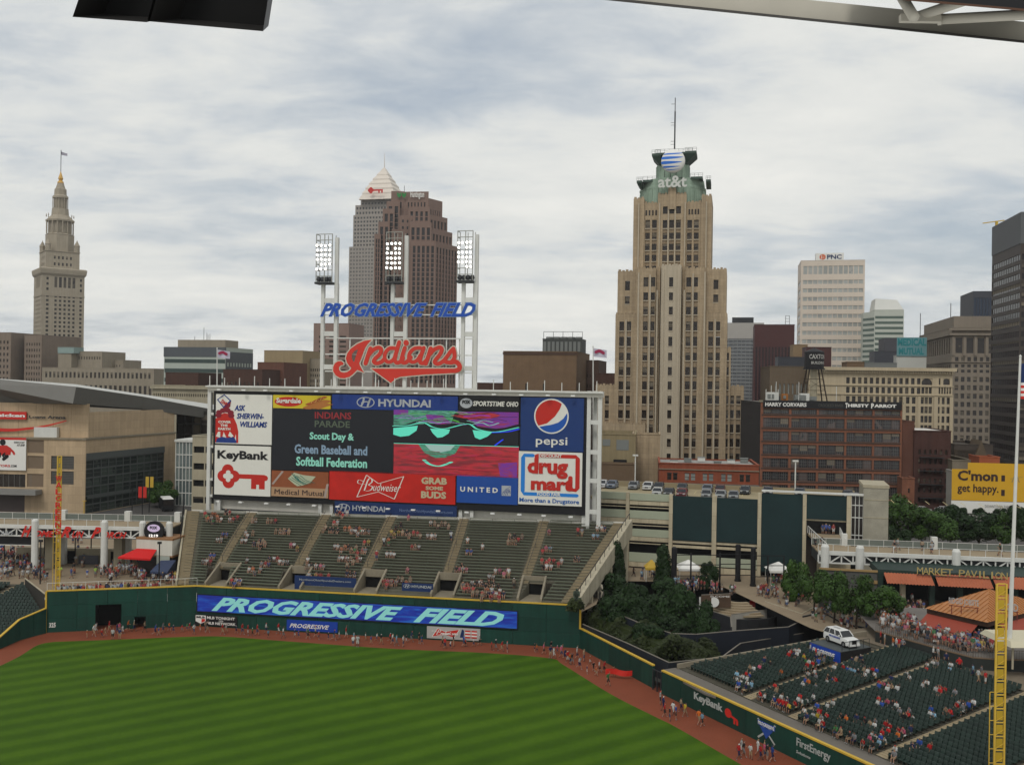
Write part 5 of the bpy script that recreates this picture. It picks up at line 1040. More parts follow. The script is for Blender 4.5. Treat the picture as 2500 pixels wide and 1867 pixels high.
for py_ in (955, 1010, 1090, 1170, 1210): bit(sb, 'side_beam', WHITE, bxx(511), bxx(522), .3, .8, bz(py_+3, 512), bz(py_-3, 512))
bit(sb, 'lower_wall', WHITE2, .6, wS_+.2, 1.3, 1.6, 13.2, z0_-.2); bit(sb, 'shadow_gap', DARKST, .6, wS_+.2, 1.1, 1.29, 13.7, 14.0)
for px_ in (532, 780, 808, 1124, 1152, 1426, 1436): bit(sb, 'support_post', WHITE, bxx(px_)-.3, bxx(px_)+.3, .55, 1.09, 13.0, z0_-.5)
ORD = 'first second third fourth fifth sixth seventh eighth ninth tenth eleventh twelfth thirteenth fourteenth fifteenth sixteenth seventeenth eighteenth nineteenth twentieth'.split()
LAMPW = mat('lamp_head_white', (.75, .75, .72), .5, .05)
for i in range(15):
 x = 1.5+(wS_-3)*i/14
 for z, dz in ((z0_-.75, 0), (z1_+.75, 0)):
  l_ = thing('board_lamp', '%s white bracket lamp from the paint board end along the %s edge of the scoreboard' % (ORD[i], 'bottom' if z < z1_-3 else 'top'), 'lamp', FBD.wp(x+R.uniform(-.3, .3), -1.0, z), FBD.ang, 'bracket lamps along the edges of the scoreboard')
  bit(l_, 'lamp_head', LAMPW, -.4, .3, -.3, .15, 0, .22); bit(l_, 'lamp_arm', WHITE, -.04, .04, .15, 1.0, .02, .1)
def ad(label, pxa, pxb, pya, pyb, m, cat='advertising board', name='advert_board', **k):
 xm = (pxa+pxb)/2; x0, x1 = bxx(pxa, pya), bxx(pxb, pya); x0 = FBD.hit(pxa, (pya+pyb)/2)[0]; x1 = FBD.hit(pxb, (pya+pyb)/2)[0]
 o = sign(name, label, FBD, x0, x1, bz(pyb, xm), bz(pya, xm), m, y=-.05, t=.28, cat=cat, **k); return o, o['_w'], o['_h']
PW = mat('print_white', (.70, .69, .63), .6, .05, .5, 3); PBL = mat('print_blue', (.012, .045, .22), .55, .05); PRD = mat('print_red', (.50, .025, .015), .55, .05)
# paint company
o, w, h = ad('white paint company board with red globe and tilted paint can', 527, 664, 963, 1084, PW)
sw_ = lambda x, z: (w*x, h*(1-z))
ik = Ink(sw_, -.02); ik.poly([(.0, .50), (.07, .42), (.16, .38), (.26, .40), (.33, .48), (.38, .60), (.41, .75), (.41, .98), (.0, .98)]); ik.build('red_globe', PRD, o)
ik = Ink(sw_, -.04); [ik.disc(c, .055, .05) for c in ((.06, .37), (.13, .33), (.21, .32), (.27, .37), (.05, .43), (.28, .43))]; ik.poly([(.12, .36), (.14, .22), (.22, .20), (.25, .12), (.27, .15), (.26, .25), (.2, .30), (.2, .37)]); ik.build('poured_paint', mat('purple_red', (.22, .015, .03), .6, .05), o)
ik = Ink(sw_, -.06); ik.poly([(.02, .11), (.15, .0), (.28, .13), (.14, .28)]); ik.build('can_outline', PBL, o)
ik = Ink(sw_, -.07); ik.poly([(.045, .11), (.15, .025), (.25, .13), (.14, .245)]); ik.build('paint_can', PW, o); text_part('SWP', o, PRD, w*.08, w*.20, h*.83, h*.92, y=-.09, rot=-.6, bold=.03)
ik = Ink(sw_, -.05); ik.poly([(.01, .98), (.03, .90), (.12, .86), (.22, .88), (.32, .86), (.38, .90), (.38, .98)]); ik.build('ocean', PBL, o); ik = Ink(sw_, -.07); ik.poly([(.01, .86), (.05, .76), (.09, .76), (.09, .88)]); ik.poly([(.13, .86), (.15, .76), (.20, .88)]); ik.poly([(.23, .84), (.26, .75), (.33, .84), (.29, .87)]); ik.poly([(.35, .88), (.37, .80), (.375, .94)]); ik.build('continents', PW, o)
for tt, a, b_, z in (('COVER', .05, .28, .565), ('THE', .09, .22, .635), ('EARTH', .05, .27, .705)): text_part(tt, o, PW, w*a, w*b_, h*(1-z-.02), h*(1-z+.028), y=-.05, bold=.04)
for tt, a, b_, z in (('ASK', .335, .53, .33), ('SHERWIN-', .38, .86, .49), ('WILLIAMS', .44, .92, .655)): text_part(tt, o, PBL, w*a, w*b_, h*(1-z), h*(1-z+.115), y=-.02, bold=.03, shear=.22)
# key bank
o, w, h = ad('white bank board with black lettering and a large red key', 524, 661, 1088, 1209, PW)
text_part('KeyBank', o, BLACK, w*.05, w*.96, h*.68, h*.90, y=-.02, bold=.035)
kf = lambda x, z: (w*x, h*(1-z)); ik = Ink(kf, -.02); [ik.disc(c, .105, .12) for c in ((.24, .50), (.16, .62), (.35, .62), (.255, .745))]; ik.disc((.25, .62), .12, .13); ik.stroke([(.40, .615), (.90, .615)], .045, round_=False); ik.poly([(.66, .64), (.90, .64), (.90, .86), (.80, .86), (.80, .77), (.75, .77), (.75, .86), (.66, .86)]); ik.disc((.91, .635), .045, .055); ik.build('red_key', PRD, o)
ik = Ink(kf, -.05); [ik.disc(c, .042, .05) for c in ((.25, .55), (.20, .62), (.30, .62), (.25, .69))]; ik.disc((.25, .62), .05, .055); ik.build('key_hole', PW, o)
# hot dog
o, w, h = ad('small yellow hot dog board at the top of the scoreboard', 667, 807, 965, 997, mat('print_yellow', (.60, .48, .03), .6, .05))
ik = Ink(lambda x, z: (w*x, h*z), -.02); ik.disc((.27, .5), .245, .37, n=28); ik.build('red_oval', PRD, o); text_part('Sugardale', o, PW, w*.06, w*.49, h*.28, h*.78, y=-.05, bold=.035)
ik = Ink(lambda x, z: (w*x, h*z), -.02); ik.stroke([(.62, .06), (.92, .60)], .10, round_=True); ik.stroke([(.75, .0), (1.0, .40)], .06, round_=False); ik.build('bun', mat('bun_brown', (.42, .17, .04), .6, .1), o)
ik = Ink(lambda x, z: (w*x, h*z), -.05); ik.stroke([(.61, .32), (.90, .90)], .045); ik.build('sausage', mat('sausage', (.36, .07, .02), .5, .1), o)
ik = Ink(lambda x, z: (w*x, h*z), -.08); ik.stroke([(.62, .45), (.67, .40), (.69, .58), (.74, .50), (.77, .70), (.82, .62), (.85, .85), (.9, .8)], .010); ik.build('mustard', mat('mustard', (.55, .30, .08), .5, .05), o)
def carlogo(o, x0, x1, z0, z1, m, bgm, y=-.02):
 mp_ = lambda x, z: (x0+(x1-x0)*x, z0+(z1-z0)*z); ik = Ink(mp_, y); ik.disc((.5, .5), .5, .5, n=30); ik.build('oval', m, o); ik = Ink(mp_, y-.02); ik.disc((.5, .5), .44, .42, n=30); ik.build('oval_inside', bgm, o)
 ik = Ink(mp_, y-.04); ik.stroke([(.26, .16), (.36, .5), (.40, .86)], .055); ik.stroke([(.62, .14), (.68, .5), (.76, .84)], .055); ik.stroke([(.30, .46), (.5, .56), (.72, .52)], .05); ik.build('slanted_h', m, o)
SIL = mat('print_silver', (.40, .42, .44), .5, .05)
o, w, h = ad('wide blue car maker board at the top centre of the scoreboard', 811, 1118, 965, 1001, PBL); carlogo(o, w*.20, w*.345, h*.12, h*.86, SIL, PBL); text_part('HYUNDAI', o, SIL, w*.375, w*.79, h*.22, h*.74, y=-.02, bold=.035)
o, w, h = ad('black sports channel board at the top of the scoreboard', 1121, 1268, 967, 1003, BLACK)
ik = Ink(lambda x, z: (w*x, h*z), -.02); ik.disc((.12, .5), .105, .34, n=24); ik.build('oval', SIL, o); text_part('FOX', o, BLACK, w*.055, w*.19, h*.46, h*.70, y=-.05, bold=.05); text_part('SPORTSTIME', o, PW, w*.235, w*.76, h*.32, h*.66, y=-.02, bold=.03, shear=.15); text_part('OHIO', o, PW, w*.79, w*.985, h*.32, h*.66, y=-.02, bold=.03, shear=.15)
# cola
o, w, h = ad('dark blue cola board with a red white and blue ball', 1271, 1425, 971, 1101, mat('cola_blue', (.012, .045, .17), .55, .08, .6, 3))
cc = (w*.49, h*.655); rr = h*.32
def circ_pts(r, a0, a1, n=16): return [(r*math.cos(math.radians(a0+(a1-a0)*i/n)), r*math.sin(math.radians(a0+(a1-a0)*i/n))) for i in range(n+1)]
ik = Ink(lambda x, z: (cc[0]+x*rr, cc[1]+z*rr), -.02); ik.disc((0, 0), 1.03, n=36); ik.build('white_ball', PW, o)
ik = Ink(lambda x, z: (cc[0]+x*rr, cc[1]+z*rr), -.04); ik.poly(circ_pts(.95, 50, 217)+[(-.25, -.42), (.22, 0.0), (.5, .42)]); ik.build('red_wave', PRD, o)
ik = Ink(lambda x, z: (cc[0]+x*rr, cc[1]+z*rr), -.04); ik.poly(circ_pts(.95, 222, 372)+[(.72, -.12), (.42, -.36), (.0, -.50), (-.4, -.57)]); ik.build('blue_wave', mat('wave_blue', (.015, .10, .40), .55, .05), o)
text_part('pepsi', o, PW, w*.25, w*.75, h*.07, h*.265, y=-.02, bold=.01)
# drug store
o, w, h = ad('white drug store board with red and blue square border', 1266, 1421, 1103, 1233, PW); SB = mat('sky_blue_print', (.02, .22, .62), .55, .05)
f_ = lambda x, z: (w*x, h*(1-z))
ik = Ink(f_, -.02); ik.stroke([(.22, .075), (.09, .075), (.07, .12), (.07, .75), (.09, .80), (.92, .80)], .032, smooth=False); ik.build('blue_border', SB, o)
ik = Ink(f_, -.04); ik.stroke([(.30, .075), (.90, .075), (.93, .11), (.93, .66), (.90, .70), (.84, .69), (.82, .63), (.82, .47)], .034, smooth=False); ik.stroke([(.285, .06), (.285, .34)], .032, round_=False); ik.build('red_border', PRD, o)
text_part('DISCOUNT', o, PW, w*.32, w*.68, h*.895, h*.955, y=-.07, bold=.03); text_part('FOOD FAIR', o, PW, w*.30, w*.67, h*.175, h*.235, y=-.05, bold=.03); text_part('drug', o, PRD, w*.14, w*.78, h*.50, h*.90-h*.02, y=-.065, bold=.045); text_part('mart', o, PRD, w*.20, w*.86, h*.275, h*.50, y=-.06, bold=.045)
text_part('More than a Drugstore', o, mat('print_midblue', (.02, .12, .38), .55, .05), w*.02, w*.96, h*.02, h*.125, y=-.02, bold=.02)
# video screen
o, w, h = ad('black half of the video screen with parade message', 665, 961, 999, 1151, mat('screen_black', (.012, .014, .020), .4, .1), cat='video screen', name='video_screen', part='screen')
LG = lit('mint', (.11, .27, .21), 1); LGB = lit('mint_violet', (.09, .13, .17), 1); LR_ = lit('dim_red', (.11, .010, .012), 1); LDG = lit('dim_olive', (.035, .045, .03), 1)
text_part('INDIANS', o, LR_, w*.355, w*.655, h*.845, h*.955, y=-.02, bold=.02); text_part('PARADE', o, LDG, w*.355, w*.645, h*.71, h*.815, y=-.02, bold=.02)
for tt, a, b_, za, m_ in (('Scout Day &', .315, .68, .475, LG), ('Green Baseball and', .19, .79, .275, LGB), ('Softball Federation', .205, .79, .075, LG)): text_part(tt, o, m_, w*a, w*b_, h*za, h*(za+.15), y=-.02, bold=.03)
o, w, h = ad('colourful upper half of the video screen with glitching red green and violet shapes', 961, 1266, 1003, 1084, mat('screen_black', (.012, .014, .020)), cat='video screen', name='video_screen', part='screen')
lv = lambda x, z: (w*x, h*(1-z)); y_ = -.01
VIO = emis('screen_violet', [(.3, (.20, .012, .08)), (.5, (.10, .008, .22)), (.7, (.24, .01, .02))], .5, 2, 1.2, seed=3); GRL = emis('screen_green', [(.3, (.01, .03, .03)), (.48, (.03, .20, .11)), (.6, (.07, .25, .17)), (.72, (.17, .02, .17))], .6, 3, 1.4, seed=5); REDL = emis('screen_red', [(.25, (.05, .0, .006)), (.42, (.16, .003, .008)), (.58, (.36, .004, .01)), (.75, (.18, .0, .08))], .25, 2, 1.0, seed=9)
ik = Ink(lv, y_); ik.poly([(0, 0), (.5, 0), (.47, .35), (.3, .40), (.15, .45), (0, .48)]); ik.build('green_patch', GRL, o)
ik = Ink(lv, y_-.02); ik.poly([(.26, .12), (.40, .14), (.47, .38), (.36, .42), (.28, .35)]); ik.poly([(.50, .02), (1, 0), (1, .42), (.82, .50), (.68, .45), (.60, .24)]); ik.poly([(0, .0), (.12, 0), (.12, .14), (0, .16)]); ik.build('violet_patch', VIO, o)
ik = Ink(lv, y_-.04); ik.poly([(.46, .14), (.60, .08), (.76, .02), (.86, .10), (.82, .18), (.62, .25)]); ik.build('red_patch', REDL, o)
ik = Ink(lv, y_-.05); ik.stroke([(0, .50), (.10, .47), (.24, .30), (.28, .42), (.40, .52), (.60, .30), (.66, .46), (.82, .55), (1.0, .38)], .022); ik.build('dark_ribbon', BLACK, o)
for q_, (nm_, mm_) in enumerate((('green_streaks', lit('screen_lime', (.05, .22, .03))), ('violet_streaks', lit('screen_purple', (.14, .02, .24))), ('dark_streaks', BLACK), ('pale_streaks', lit('screen_pale', (.12, .26, .22))))):
 ik = Ink(lv, y_-.055-.004*q_)
 for j_ in range(6): x_ = R.uniform(0, .8); z_ = R.uniform(.03, .40); ik.stroke([(x_, z_), (x_+.07, z_+R.uniform(-.05, .05)), (x_+.13, z_+R.uniform(-.05, .05)), (min(1, x_+.2), z_+R.uniform(-.06, .06))], R.uniform(.003, .009))
 ik.build(nm_, mm_, o)['kind'] = 'stuff'
AQ = lit('aqua', (.06, .36, .26), 1); ik = Ink(lv, y_-.07); ik.poly([(0, .56), (.2, .47), (.19, .62), (.13, .78), (.06, .82), (0, .76)]); ik.poly([(.30, .55), (.46, .56), (.45, .68), (.40, .80), (.36, .82), (.32, .68)]); ik.poly([(.64, .56), (.80, .60), (.76, .74), (.70, .84), (.66, .78)]); ik.stroke([(0, .50), (.12, .47), (.24, .37), (.32, .50), (.42, .54), (.60, .38), (.68, .53), (.82, .60), (1.0, .45)], .010); ik.build('aqua_shapes', AQ, o)
ik = Ink(lv, y_-.09); ik.stroke([(.80, .62), (.92, .58), (1, .50)], .012); ik.stroke([(.82, 1.0), (.88, .82)], .008); ik.build('blue_streak', lit('royal', (.01, .03, .45), 1), o)
o, w, h = ad('glowing red lower half of the video screen with a pale oval flare', 961, 1266, 1086, 1161, REDL, cat='video screen', name='video_screen', part='screen')
lv = lambda x, z: (w*x, h*(1-z)); ik = Ink(lv, -.01); ik.poly([(.20, .0), (.54, .0), (.50, .28), (.42, .42), (.34, .44), (.25, .28)]); ik.build('pale_flare', GRL, o); ik = Ink(lv, -.02); ik.poly([(.25, .0), (.50, .0), (.46, .18), (.38, .26), (.30, .20)]); ik.build('flare_core', lit('screen_grey', (.16, .24, .22)), o); ik = Ink(lv, -.025); [ik.stroke([(x_, z_), (x_+.12, z_+R.uniform(-.02, .02)), (x_+.3, z_+R.uniform(-.03, .03))], R.uniform(.004, .012)) for x_, z_ in [(R.uniform(0, .7), R.uniform(.2, .98)) for _ in range(12)]]; ik.build('dark_streaks', lit('screen_maroon', (.10, .004, .012)), o)['kind'] = 'stuff'
ik = Ink(lv, -.03); ik.stroke([(.25, .52), (.30, .66), (.38, .70), (.47, .56)], .016); ik.stroke([(.0, .0), (1, .0)], .010, round_=False); ik.build('aqua_arc', AQ, o); ik = Ink(lv, -.03); ik.poly([(.84, .55), (.99, .5), (.99, .98), (.86, .98)]); ik.build('violet_patch', VIO, o)
# lower row
o, w, h = ad('clay coloured health insurer board with a woven hand emblem', 663, 802, 1150, 1213, mat('clay_print', (.28, .09, .035), .7, .15, .8, 4))
ik = Ink(lambda x, z: (w*x, h*z), -.02); ik.poly([(0, 0), (1, 0), (1, .36), (0, .36)]); ik.build('pale_strip', mat('sand_print', (.42, .27, .16), .7, .06), o)
ik = Ink(lambda x, z: (w*x, h*z), -.04); ik.stroke([(.02, .46), (.20, .98)], .02, round_=False); ik.stroke([(.94, .02), (.99, .55)], .02, round_=False); ik.build('chalk_line', mat('chalk', (.40, .32, .28), .7, .1), o)
ik = Ink(lambda x, z: (w*x, h*z), -.04); ik.poly([(.29, .70), (.40, .94), (.56, .86), (.78, .82), (.68, .56), (.56, .46), (.46, .42), (.40, .50)]); ik.build('hand_shape', mat('pale_green_print', (.45, .48, .34), .6, .05), o)
ik = Ink(lambda x, z: (w*x, h*z), -.06); [ik.stroke([(.31+.05*i, .72+.03*i), (.42+.05*i, .58+.02*i), (.52+.06*i, .46+.03*i)], .007) for i in range(5)]; [ik.stroke([(.36+.04*i, .92-.05*i), (.46+.03*i, .66-.03*i), (.62, .50)], .006) for i in range(3)]; ik.build('teal_strands', mat('teal_print', (.02, .17, .14), .6, .05), o)
text_part('Medical Mutual', o, mat('ink_brown', (.05, .03, .03), .6, 0), w*.06, w*.93, h*.08, h*.28, y=-.04)
o, w, h = ad('wide red beer board with white bow tie outline and slogan', 804, 1112, 1154, 1225, mat('beer_red', (.50, .018, .010), .5, .28, .25, .8))
bowtie(o, .8, w*.225, w*.60, h*.08, h*.92, -.01, PW)
_ = [text_part(tt, o, mat('print_cream', (.50, .43, .28), .6, .05), w*a, w*b_, h*z, h*(z+dz), y=-.02, bold=.045) for tt, a, b_, z, dz in (('GRAB', .735, .935, .66, .235), ('SOME', .77, .905, .465, .13), ('BUDS', .735, .93, .18, .24))]
ik = Ink(lambda x, z: (w*x, h*z), -.02)
for k in range(1):
 ik.stroke([(.285, .36), (.315, .74), (.34, .78), (.345, .66), (.32, .56), (.35, .50), (.335, .38), (.30, .34)], .0055); ik.stroke([(.285, .66), (.24, .72), (.235, .60), (.29, .58)], .004)
ik.build('script_initial', PW, o); text_part('udweiser', o, PW, w*.355, w*.575, h*.36, h*.62, y=-.02, shear=.4)
o, w, h = ad('blue airline board with white lettering and a small globe square', 1115, 1264, 1161, 1229, mat('airline_blue', (.012, .075, .32), .5, .12, .4, 3)); text_part('U N I T E D', o, PW, w*.06, w*.68, h*.40, h*.58, y=-.02, bold=.03)
bit(o, 'globe_square', SIL, w*.74, w*.89, -.03, -.004, h*.31, h*.67); ik = Ink(lambda x, z: (w*x, h*z), -.04); [ik.stroke([(.745+.03*i, .34), (.80+.02*i, .52), (.88, .64-.08*i)], .004) for i in range(4)]; ik.stroke([(.75, .45), (.88, .45)], .004); ik.build('globe_lines', PBL, o)
# board below the scoreboard
o, w, h = ad('long dark blue car maker board on the wall under the scoreboard', 817, 1115, 1229, 1263, NAVY); carlogo(o, w*.02, w*.13, h*.2, h*.85, SIL, NAVY); text_part('HYUNDAI', o, SIL, w*.15, w*.42, h*.36, h*.76, y=-.02, bold=.02); text_part('NorthernOhioHyundaiDealers.com', o, mat('dim_blue_print', (.16, .22, .38), .6, 0), w*.54, w*.97, h*.38, h*.66, y=-.02)
# ---- team script sign and stadium name on the light masts ----
mpq = lambda X, Y_: FBD.hit(790+X/6.144, 810+Y_/6.144, .8)
x00, z00 = mpq(100, 860)
ts = thing('team_sign', 'huge red script team name with white outline above the scoreboard', 'sign', FBD.wp(x00, .8, z00), FBD.ang)
mm = lambda X, Y_: (mpq(X, Y_)[0]-x00, mpq(X, Y_)[1]-z00)
SI_out = [(718, 118), (610, 132), (500, 180), (405, 250), (348, 325), (330, 400), (345, 460), (380, 510), (412, 540), (395, 570), (350, 600), (300, 612), (255, 600), (228, 570), (228, 530), (250, 502), (296, 492), (290, 460), (255, 437), (210, 442), (165, 472), (140, 525), (140, 590), (175, 650), (240, 690), (310, 695), (380, 675), (430, 640), (480, 590), (500, 570), (545, 585), (605, 612), (575, 570), (540, 500), (530, 470), (560, 400), (590, 320), (620, 240), (660, 180)]
SI_hole = [(515, 262), (460, 285), (425, 330), (418, 385), (432, 430), (455, 455), (475, 380), (500, 300)]
under = [(710, 550), (1960, 550), (2032, 590), (1985, 615), (1500, 640), (1150, 672), (1080, 700), (1005, 765)]
ST = [([(625, 472), (665, 350), (700, 250)], 32), ([(680, 340), (740, 270), (820, 235), (860, 265), (840, 330), (770, 400), (750, 445), (790, 470), (860, 450), (915, 400)], 30), ([(1060, 245), (980, 250), (920, 320), (915, 400), (960, 450), (1030, 430), (1080, 360)], 28), ([(1130, 155), (1095, 280), (1065, 400), (1090, 460), (1150, 445), (1190, 390)], 30),
 ([(1215, 240), (1175, 370), (1165, 440), (1215, 462), (1265, 430), (1305, 380)], 30), ([(1235, 160), (1236, 170)], 40), ([(1450, 240), (1360, 250), (1290, 320), (1280, 410), (1330, 452), (1400, 425), (1450, 350)], 28), ([(1500, 240), (1455, 370), (1445, 450), (1490, 468), (1545, 420)], 30),
 ([(1530, 475), (1575, 350), (1605, 250)], 32), ([(1590, 340), (1650, 270), (1735, 232), (1772, 262), (1745, 335), (1685, 410), (1665, 455), (1715, 478), (1790, 440), (1850, 370), (1900, 300), (1945, 250)], 30), ([(1945, 250), (1962, 330), (1955, 400), (1900, 455), (1830, 450)], 30), ([(1900, 458), (1985, 450), (2035, 500), (2030, 560), (1960, 585)], 34)]
wk_ = Ink(mm, .25, .0004); B = 17
for pts, r in ST: wk_.stroke(pts, r+B)
for pl in (SI_out, under): wk_.stroke(pl+[pl[0]], B, smooth=False)
wk_.build('white_outline', mat('outline_cream', (.55, .51, .42), .6, .05), ts)
IR = mat('script_red', (.58, .045, .028), .55, .06); rk = Ink(mm, .12, .0004)
# the big initial: ring around its eye, drawn as two fills that meet at the eye
eye_t, eye_b = (515, 262), (455, 455)
half1 = [(718, 118), (610, 132), (500, 180), (405, 250), (348, 325), (330, 400), (345, 460), (380, 510), (412, 540), (470, 500), (455, 455), (432, 430), (418, 385), (425, 330), (460, 285), (515, 262), (600, 200)]
half2 = [(718, 118), (600, 200), (515, 262), (500, 300), (475, 380), (455, 455), (470, 500), (412, 540), (395, 570), (350, 600), (300, 612), (310, 695), (380, 675), (430, 640), (480, 590), (500, 570), (545, 585), (605, 612), (575, 570), (540, 500), (530, 470), (560, 400), (590, 320), (620, 240), (660, 180)]
half3 = [(300, 612), (255, 600), (228, 570), (228, 530), (250, 502), (296, 492), (290, 460), (255, 437), (210, 442), (165, 472), (140, 525), (140, 590), (175, 650), (240, 690), (310, 695)]
for pl in (half1, half2, half3, under): rk.poly(pl)
for pts, r in ST: rk.stroke(pts, r)
rk.build('red_script', IR, ts)
x00, z00 = FBD.hit(782, 773, .6); zt_ = FBD.hit(782, 740, .6)[1]
ps = thing('name_sign', 'blue slanted stadium name lettering across the three light masts', 'sign', FBD.wp(x00, .6, z00), FBD.ang); hN = zt_-z00; xe = lambda px: FBD.hit(px, 755, .6)[0]-x00
CB_ = mat('cobalt_letters', (.02, .085, .40), .5, .05); CE_ = mat('pale_blue_edge', (.30, .42, .58), .6, .05)
for a, b_, tt in ((782, 1043, 'PROGRESSIVE'), (1050, 1161, 'FIELD')):
 text_part(tt, ps, CE_, xe(a)-.08, xe(b_)+.08, -.08, hN+.08, y=.06, shear=.48, bold=.055, depth=.05, name='letter_edge'); text_part(tt, ps, CB_, xe(a), xe(b_), 0, hN, y=0, shear=.48, bold=.032, depth=.05)
for z in (.35, hN-.35): bit(ps, 'rail', WHITE, .3, xe(1158), .3, .5, z-.09, z+.09)
fz = lambda py: FBD.hit(970, py, 1.5)[1]
sf = thing('lattice_screen', 'white steel grid of bars carrying the red script sign', 'frame', FBD.wp(FBD.hit(800, 900, 1.5)[0], 1.5, 0), FBD.ang); Lf = FBD.hit(1160, 900, 1.5)[0]-FBD.hit(800, 900, 1.5)[0]; xf0 = FBD.hit(800, 900, 1.5)[0]
for py_ in (826, 866, 908, 946): bit(sf, 'crossbar', WHITE, -.5, Lf, 0, .2, fz(py_)-.1, fz(py_)+.1)
for px_ in (852, 884, 916, 954, 986, 1021, 1055, 1088, 1120): x = FBD.hit(px_, 900, 1.5)[0]-xf0; bit(sf, 'upright', WHITE, x-.1, x+.1, .21, .4, z1_+1.3, fz(826)-.1)
# ---- floodlight masts ----
LAMP = mat('lit_floodlight', (1.0, .97, .90), .5, 0, emit=2.6)
def mast(label, pa, pb, pc, pytop, pybot, off, rows, pat):
 xa, xb, xc = FBD.hit(pa, 650, off)[0], FBD.hit(pb, 650, off)[0], FBD.hit(pc, 650, off)[0]; zb, zt = FBD.hit(pa, pybot, off)[1], FBD.hit(pa, pytop, off)[1]; zl = z1_+1.6
 o = thing('floodlight_mast', label, 'floodlight mast', FBD.wp((xa+xc)/2, off, zl), FBD.ang, 'floodlight masts above the scoreboard'); c = (xa+xc)/2; W_ = xc-xa; hb, ht = zb-zl, zt-zl
 bit(o, 'leg', WHITE, -W_*.32, -W_*.32+.6, 0, .6, 0, hb); bit(o, 'leg', WHITE, W_*.5-.62, W_*.5, 0, .6, 0, ht-.5); bit(o, 'leg', WHITE2, W_*.5-1.25, W_*.5-.66, 1.8, 2.4, 0, hb)
 k = 1; z = 3.6
 while z < hb-1: bit(o, 'rung_beam', WHITE, -W_*.32+.604, W_*.5-.624, .1, .5, z-.42, z+.42); z += 5.9
 mb = MB(); x0, x1 = -W_/2, W_/2-.7
 for zz in [hb+(ht-hb)*i/8 for i in range(9)]: mb.box(x0, x1, -.9, -.8, zz-.06, zz+.06); mb.box(x0, x0+.1, -.9, .8, zz-.05, zz+.05)
 for x in (x0, (x0+x1)/2, x1-.1): mb.box(x, x+.12, -.92, -.78, hb, ht); mb.box(x, x+.1, .75, .85, hb, ht)
 mb.build('lamp_cage', mat('cage_grey', (.30, .30, .27), .6, .15), o)['kind'] = 'stuff'
 bit(o, 'cage_floor', DARKST, x0-.1, x1+.1, -1.2, .9, hb-.35, hb-.01); mb = MB(); [mb.lathe([(.28, hb), (.42, hb+.5), (.3, hb+.95)], 7, (x0+.45+i*.72, -.5)) for i in range(4)]; mb.build('speaker_cluster', DARKST, o)['kind'] = 'stuff'
 lm = MB(); lm.lathe([(.12, .35), (.30, .04), (.30, 0)], 12); T = Matrix.Rotation(math.radians(100), 4, 'X')
 if 'lampm' not in PANE:
  a = MB(); a.T = T; a.mat(0); a.lathe([(.10, -.38), (.30, -.05), (.26, 0)], 12); a.mat(1); a.add([(.235*math.cos(i*math.pi/7), .235*math.sin(i*math.pi/7), .012) for i in range(14)], [tuple(range(14))]); PANE['lampm'] = a.mesh('lamp', [DARKST, LAMP])
 for j in range(rows):
  for i in range(4):
   if (j, i) in pat: continue
   x = x0+.1+(x1-x0)*(i+.1)/4+.25+R.uniform(-.06, .06); z = hb+(ht-hb)*(.88-.098*j)-(.0 if rows < 7 else .0)-1.0
   link('lamp', PANE['lampm'], o, (x-.1, -1.15+.1*R.random(), z+R.uniform(-.05, .05)))
 return o
mast('white floodlight mast with four lamp columns, at the left end of the sign', 776, 0, 825, 574, 690, 1.4, 6, {(4, 0), (5, 3)})
mast('white floodlight mast rising in the middle, before the brown tower', 946, 0, 995, 569, 689, 1.4, 6, {(1, 1)})
mast('white floodlight mast at the far end over the last letters of the stadium name', 1119, 0, 1167, 566, 686, 1.4, 6, {(5, 0), (5, 1), (1, 1)})
# =====================================================================  BLEACHERS
_b0, _b1 = F2.hit(455, 1437, .9)[0], F2.hit(1390, 1481, .9)[0]
BB0 = F2.wp(F2.hit(455, 1437, .9)[0], .5, 0)[:2]; BB1 = F2.wp(F2.hit(1388, 1481, .9)[0], .5, 0)[:2]; BT0 = G(478, 1247, 14.4); BT1 = G(1520, 1277, 14.4)
NR = 27; zB = lambda t: 6.0+8.2*t
def BL(s, t): return (BB0[0]+(BB1[0]-BB0[0])*s+t*(BT0[0]+(BT1[0]-BT0[0])*s-BB0[0]-(BB1[0]-BB0[0])*s), BB0[1]+(BB1[1]-BB0[1])*s+t*(BT0[1]+(BT1[1]-BT0[1])*s-BB0[1]-(BB1[1]-BB0[1])*s), zB(t))
fbo, fto = Frame(BB0, BB1), Frame(BT0, BT1)
def s_at(pxb, pxt, t): sb_ = fbo.hit(pxb, 1450)[0]/fbo.w; st_ = fto.hit(pxt, 1262)[0]/fto.w; return sb_+(st_-sb_)*t
AIS = [(455, 481), (512, 616), (700, 797), (868, 957), (1072, 1133), (1262, 1328), (1384, 1516)]
PORT = [526, 706, 891, 1079, 1292]; hw_ = 1.75/fbo.w
ps_ = [fbo.hit(p, 1450)[0]/fbo.w for p in PORT]; NCUT = 6
bl = thing('bleacher_stand', 'stepped concrete stand under the bleacher benches, with stairs and tunnel mouths', 'stand', (0, 0, 0))
mb = MB()
def segs(k):
 r = [(-.01, 1.0)]
 if k < NCUT:
  for c in ps_:
   n = []
   for a, b_ in r:
    if c-hw_ > a and c+hw_ < b_: n += [(a, c-hw_), (c+hw_, b_)]
    else: n.append((a, b_))
   r = n
 return r
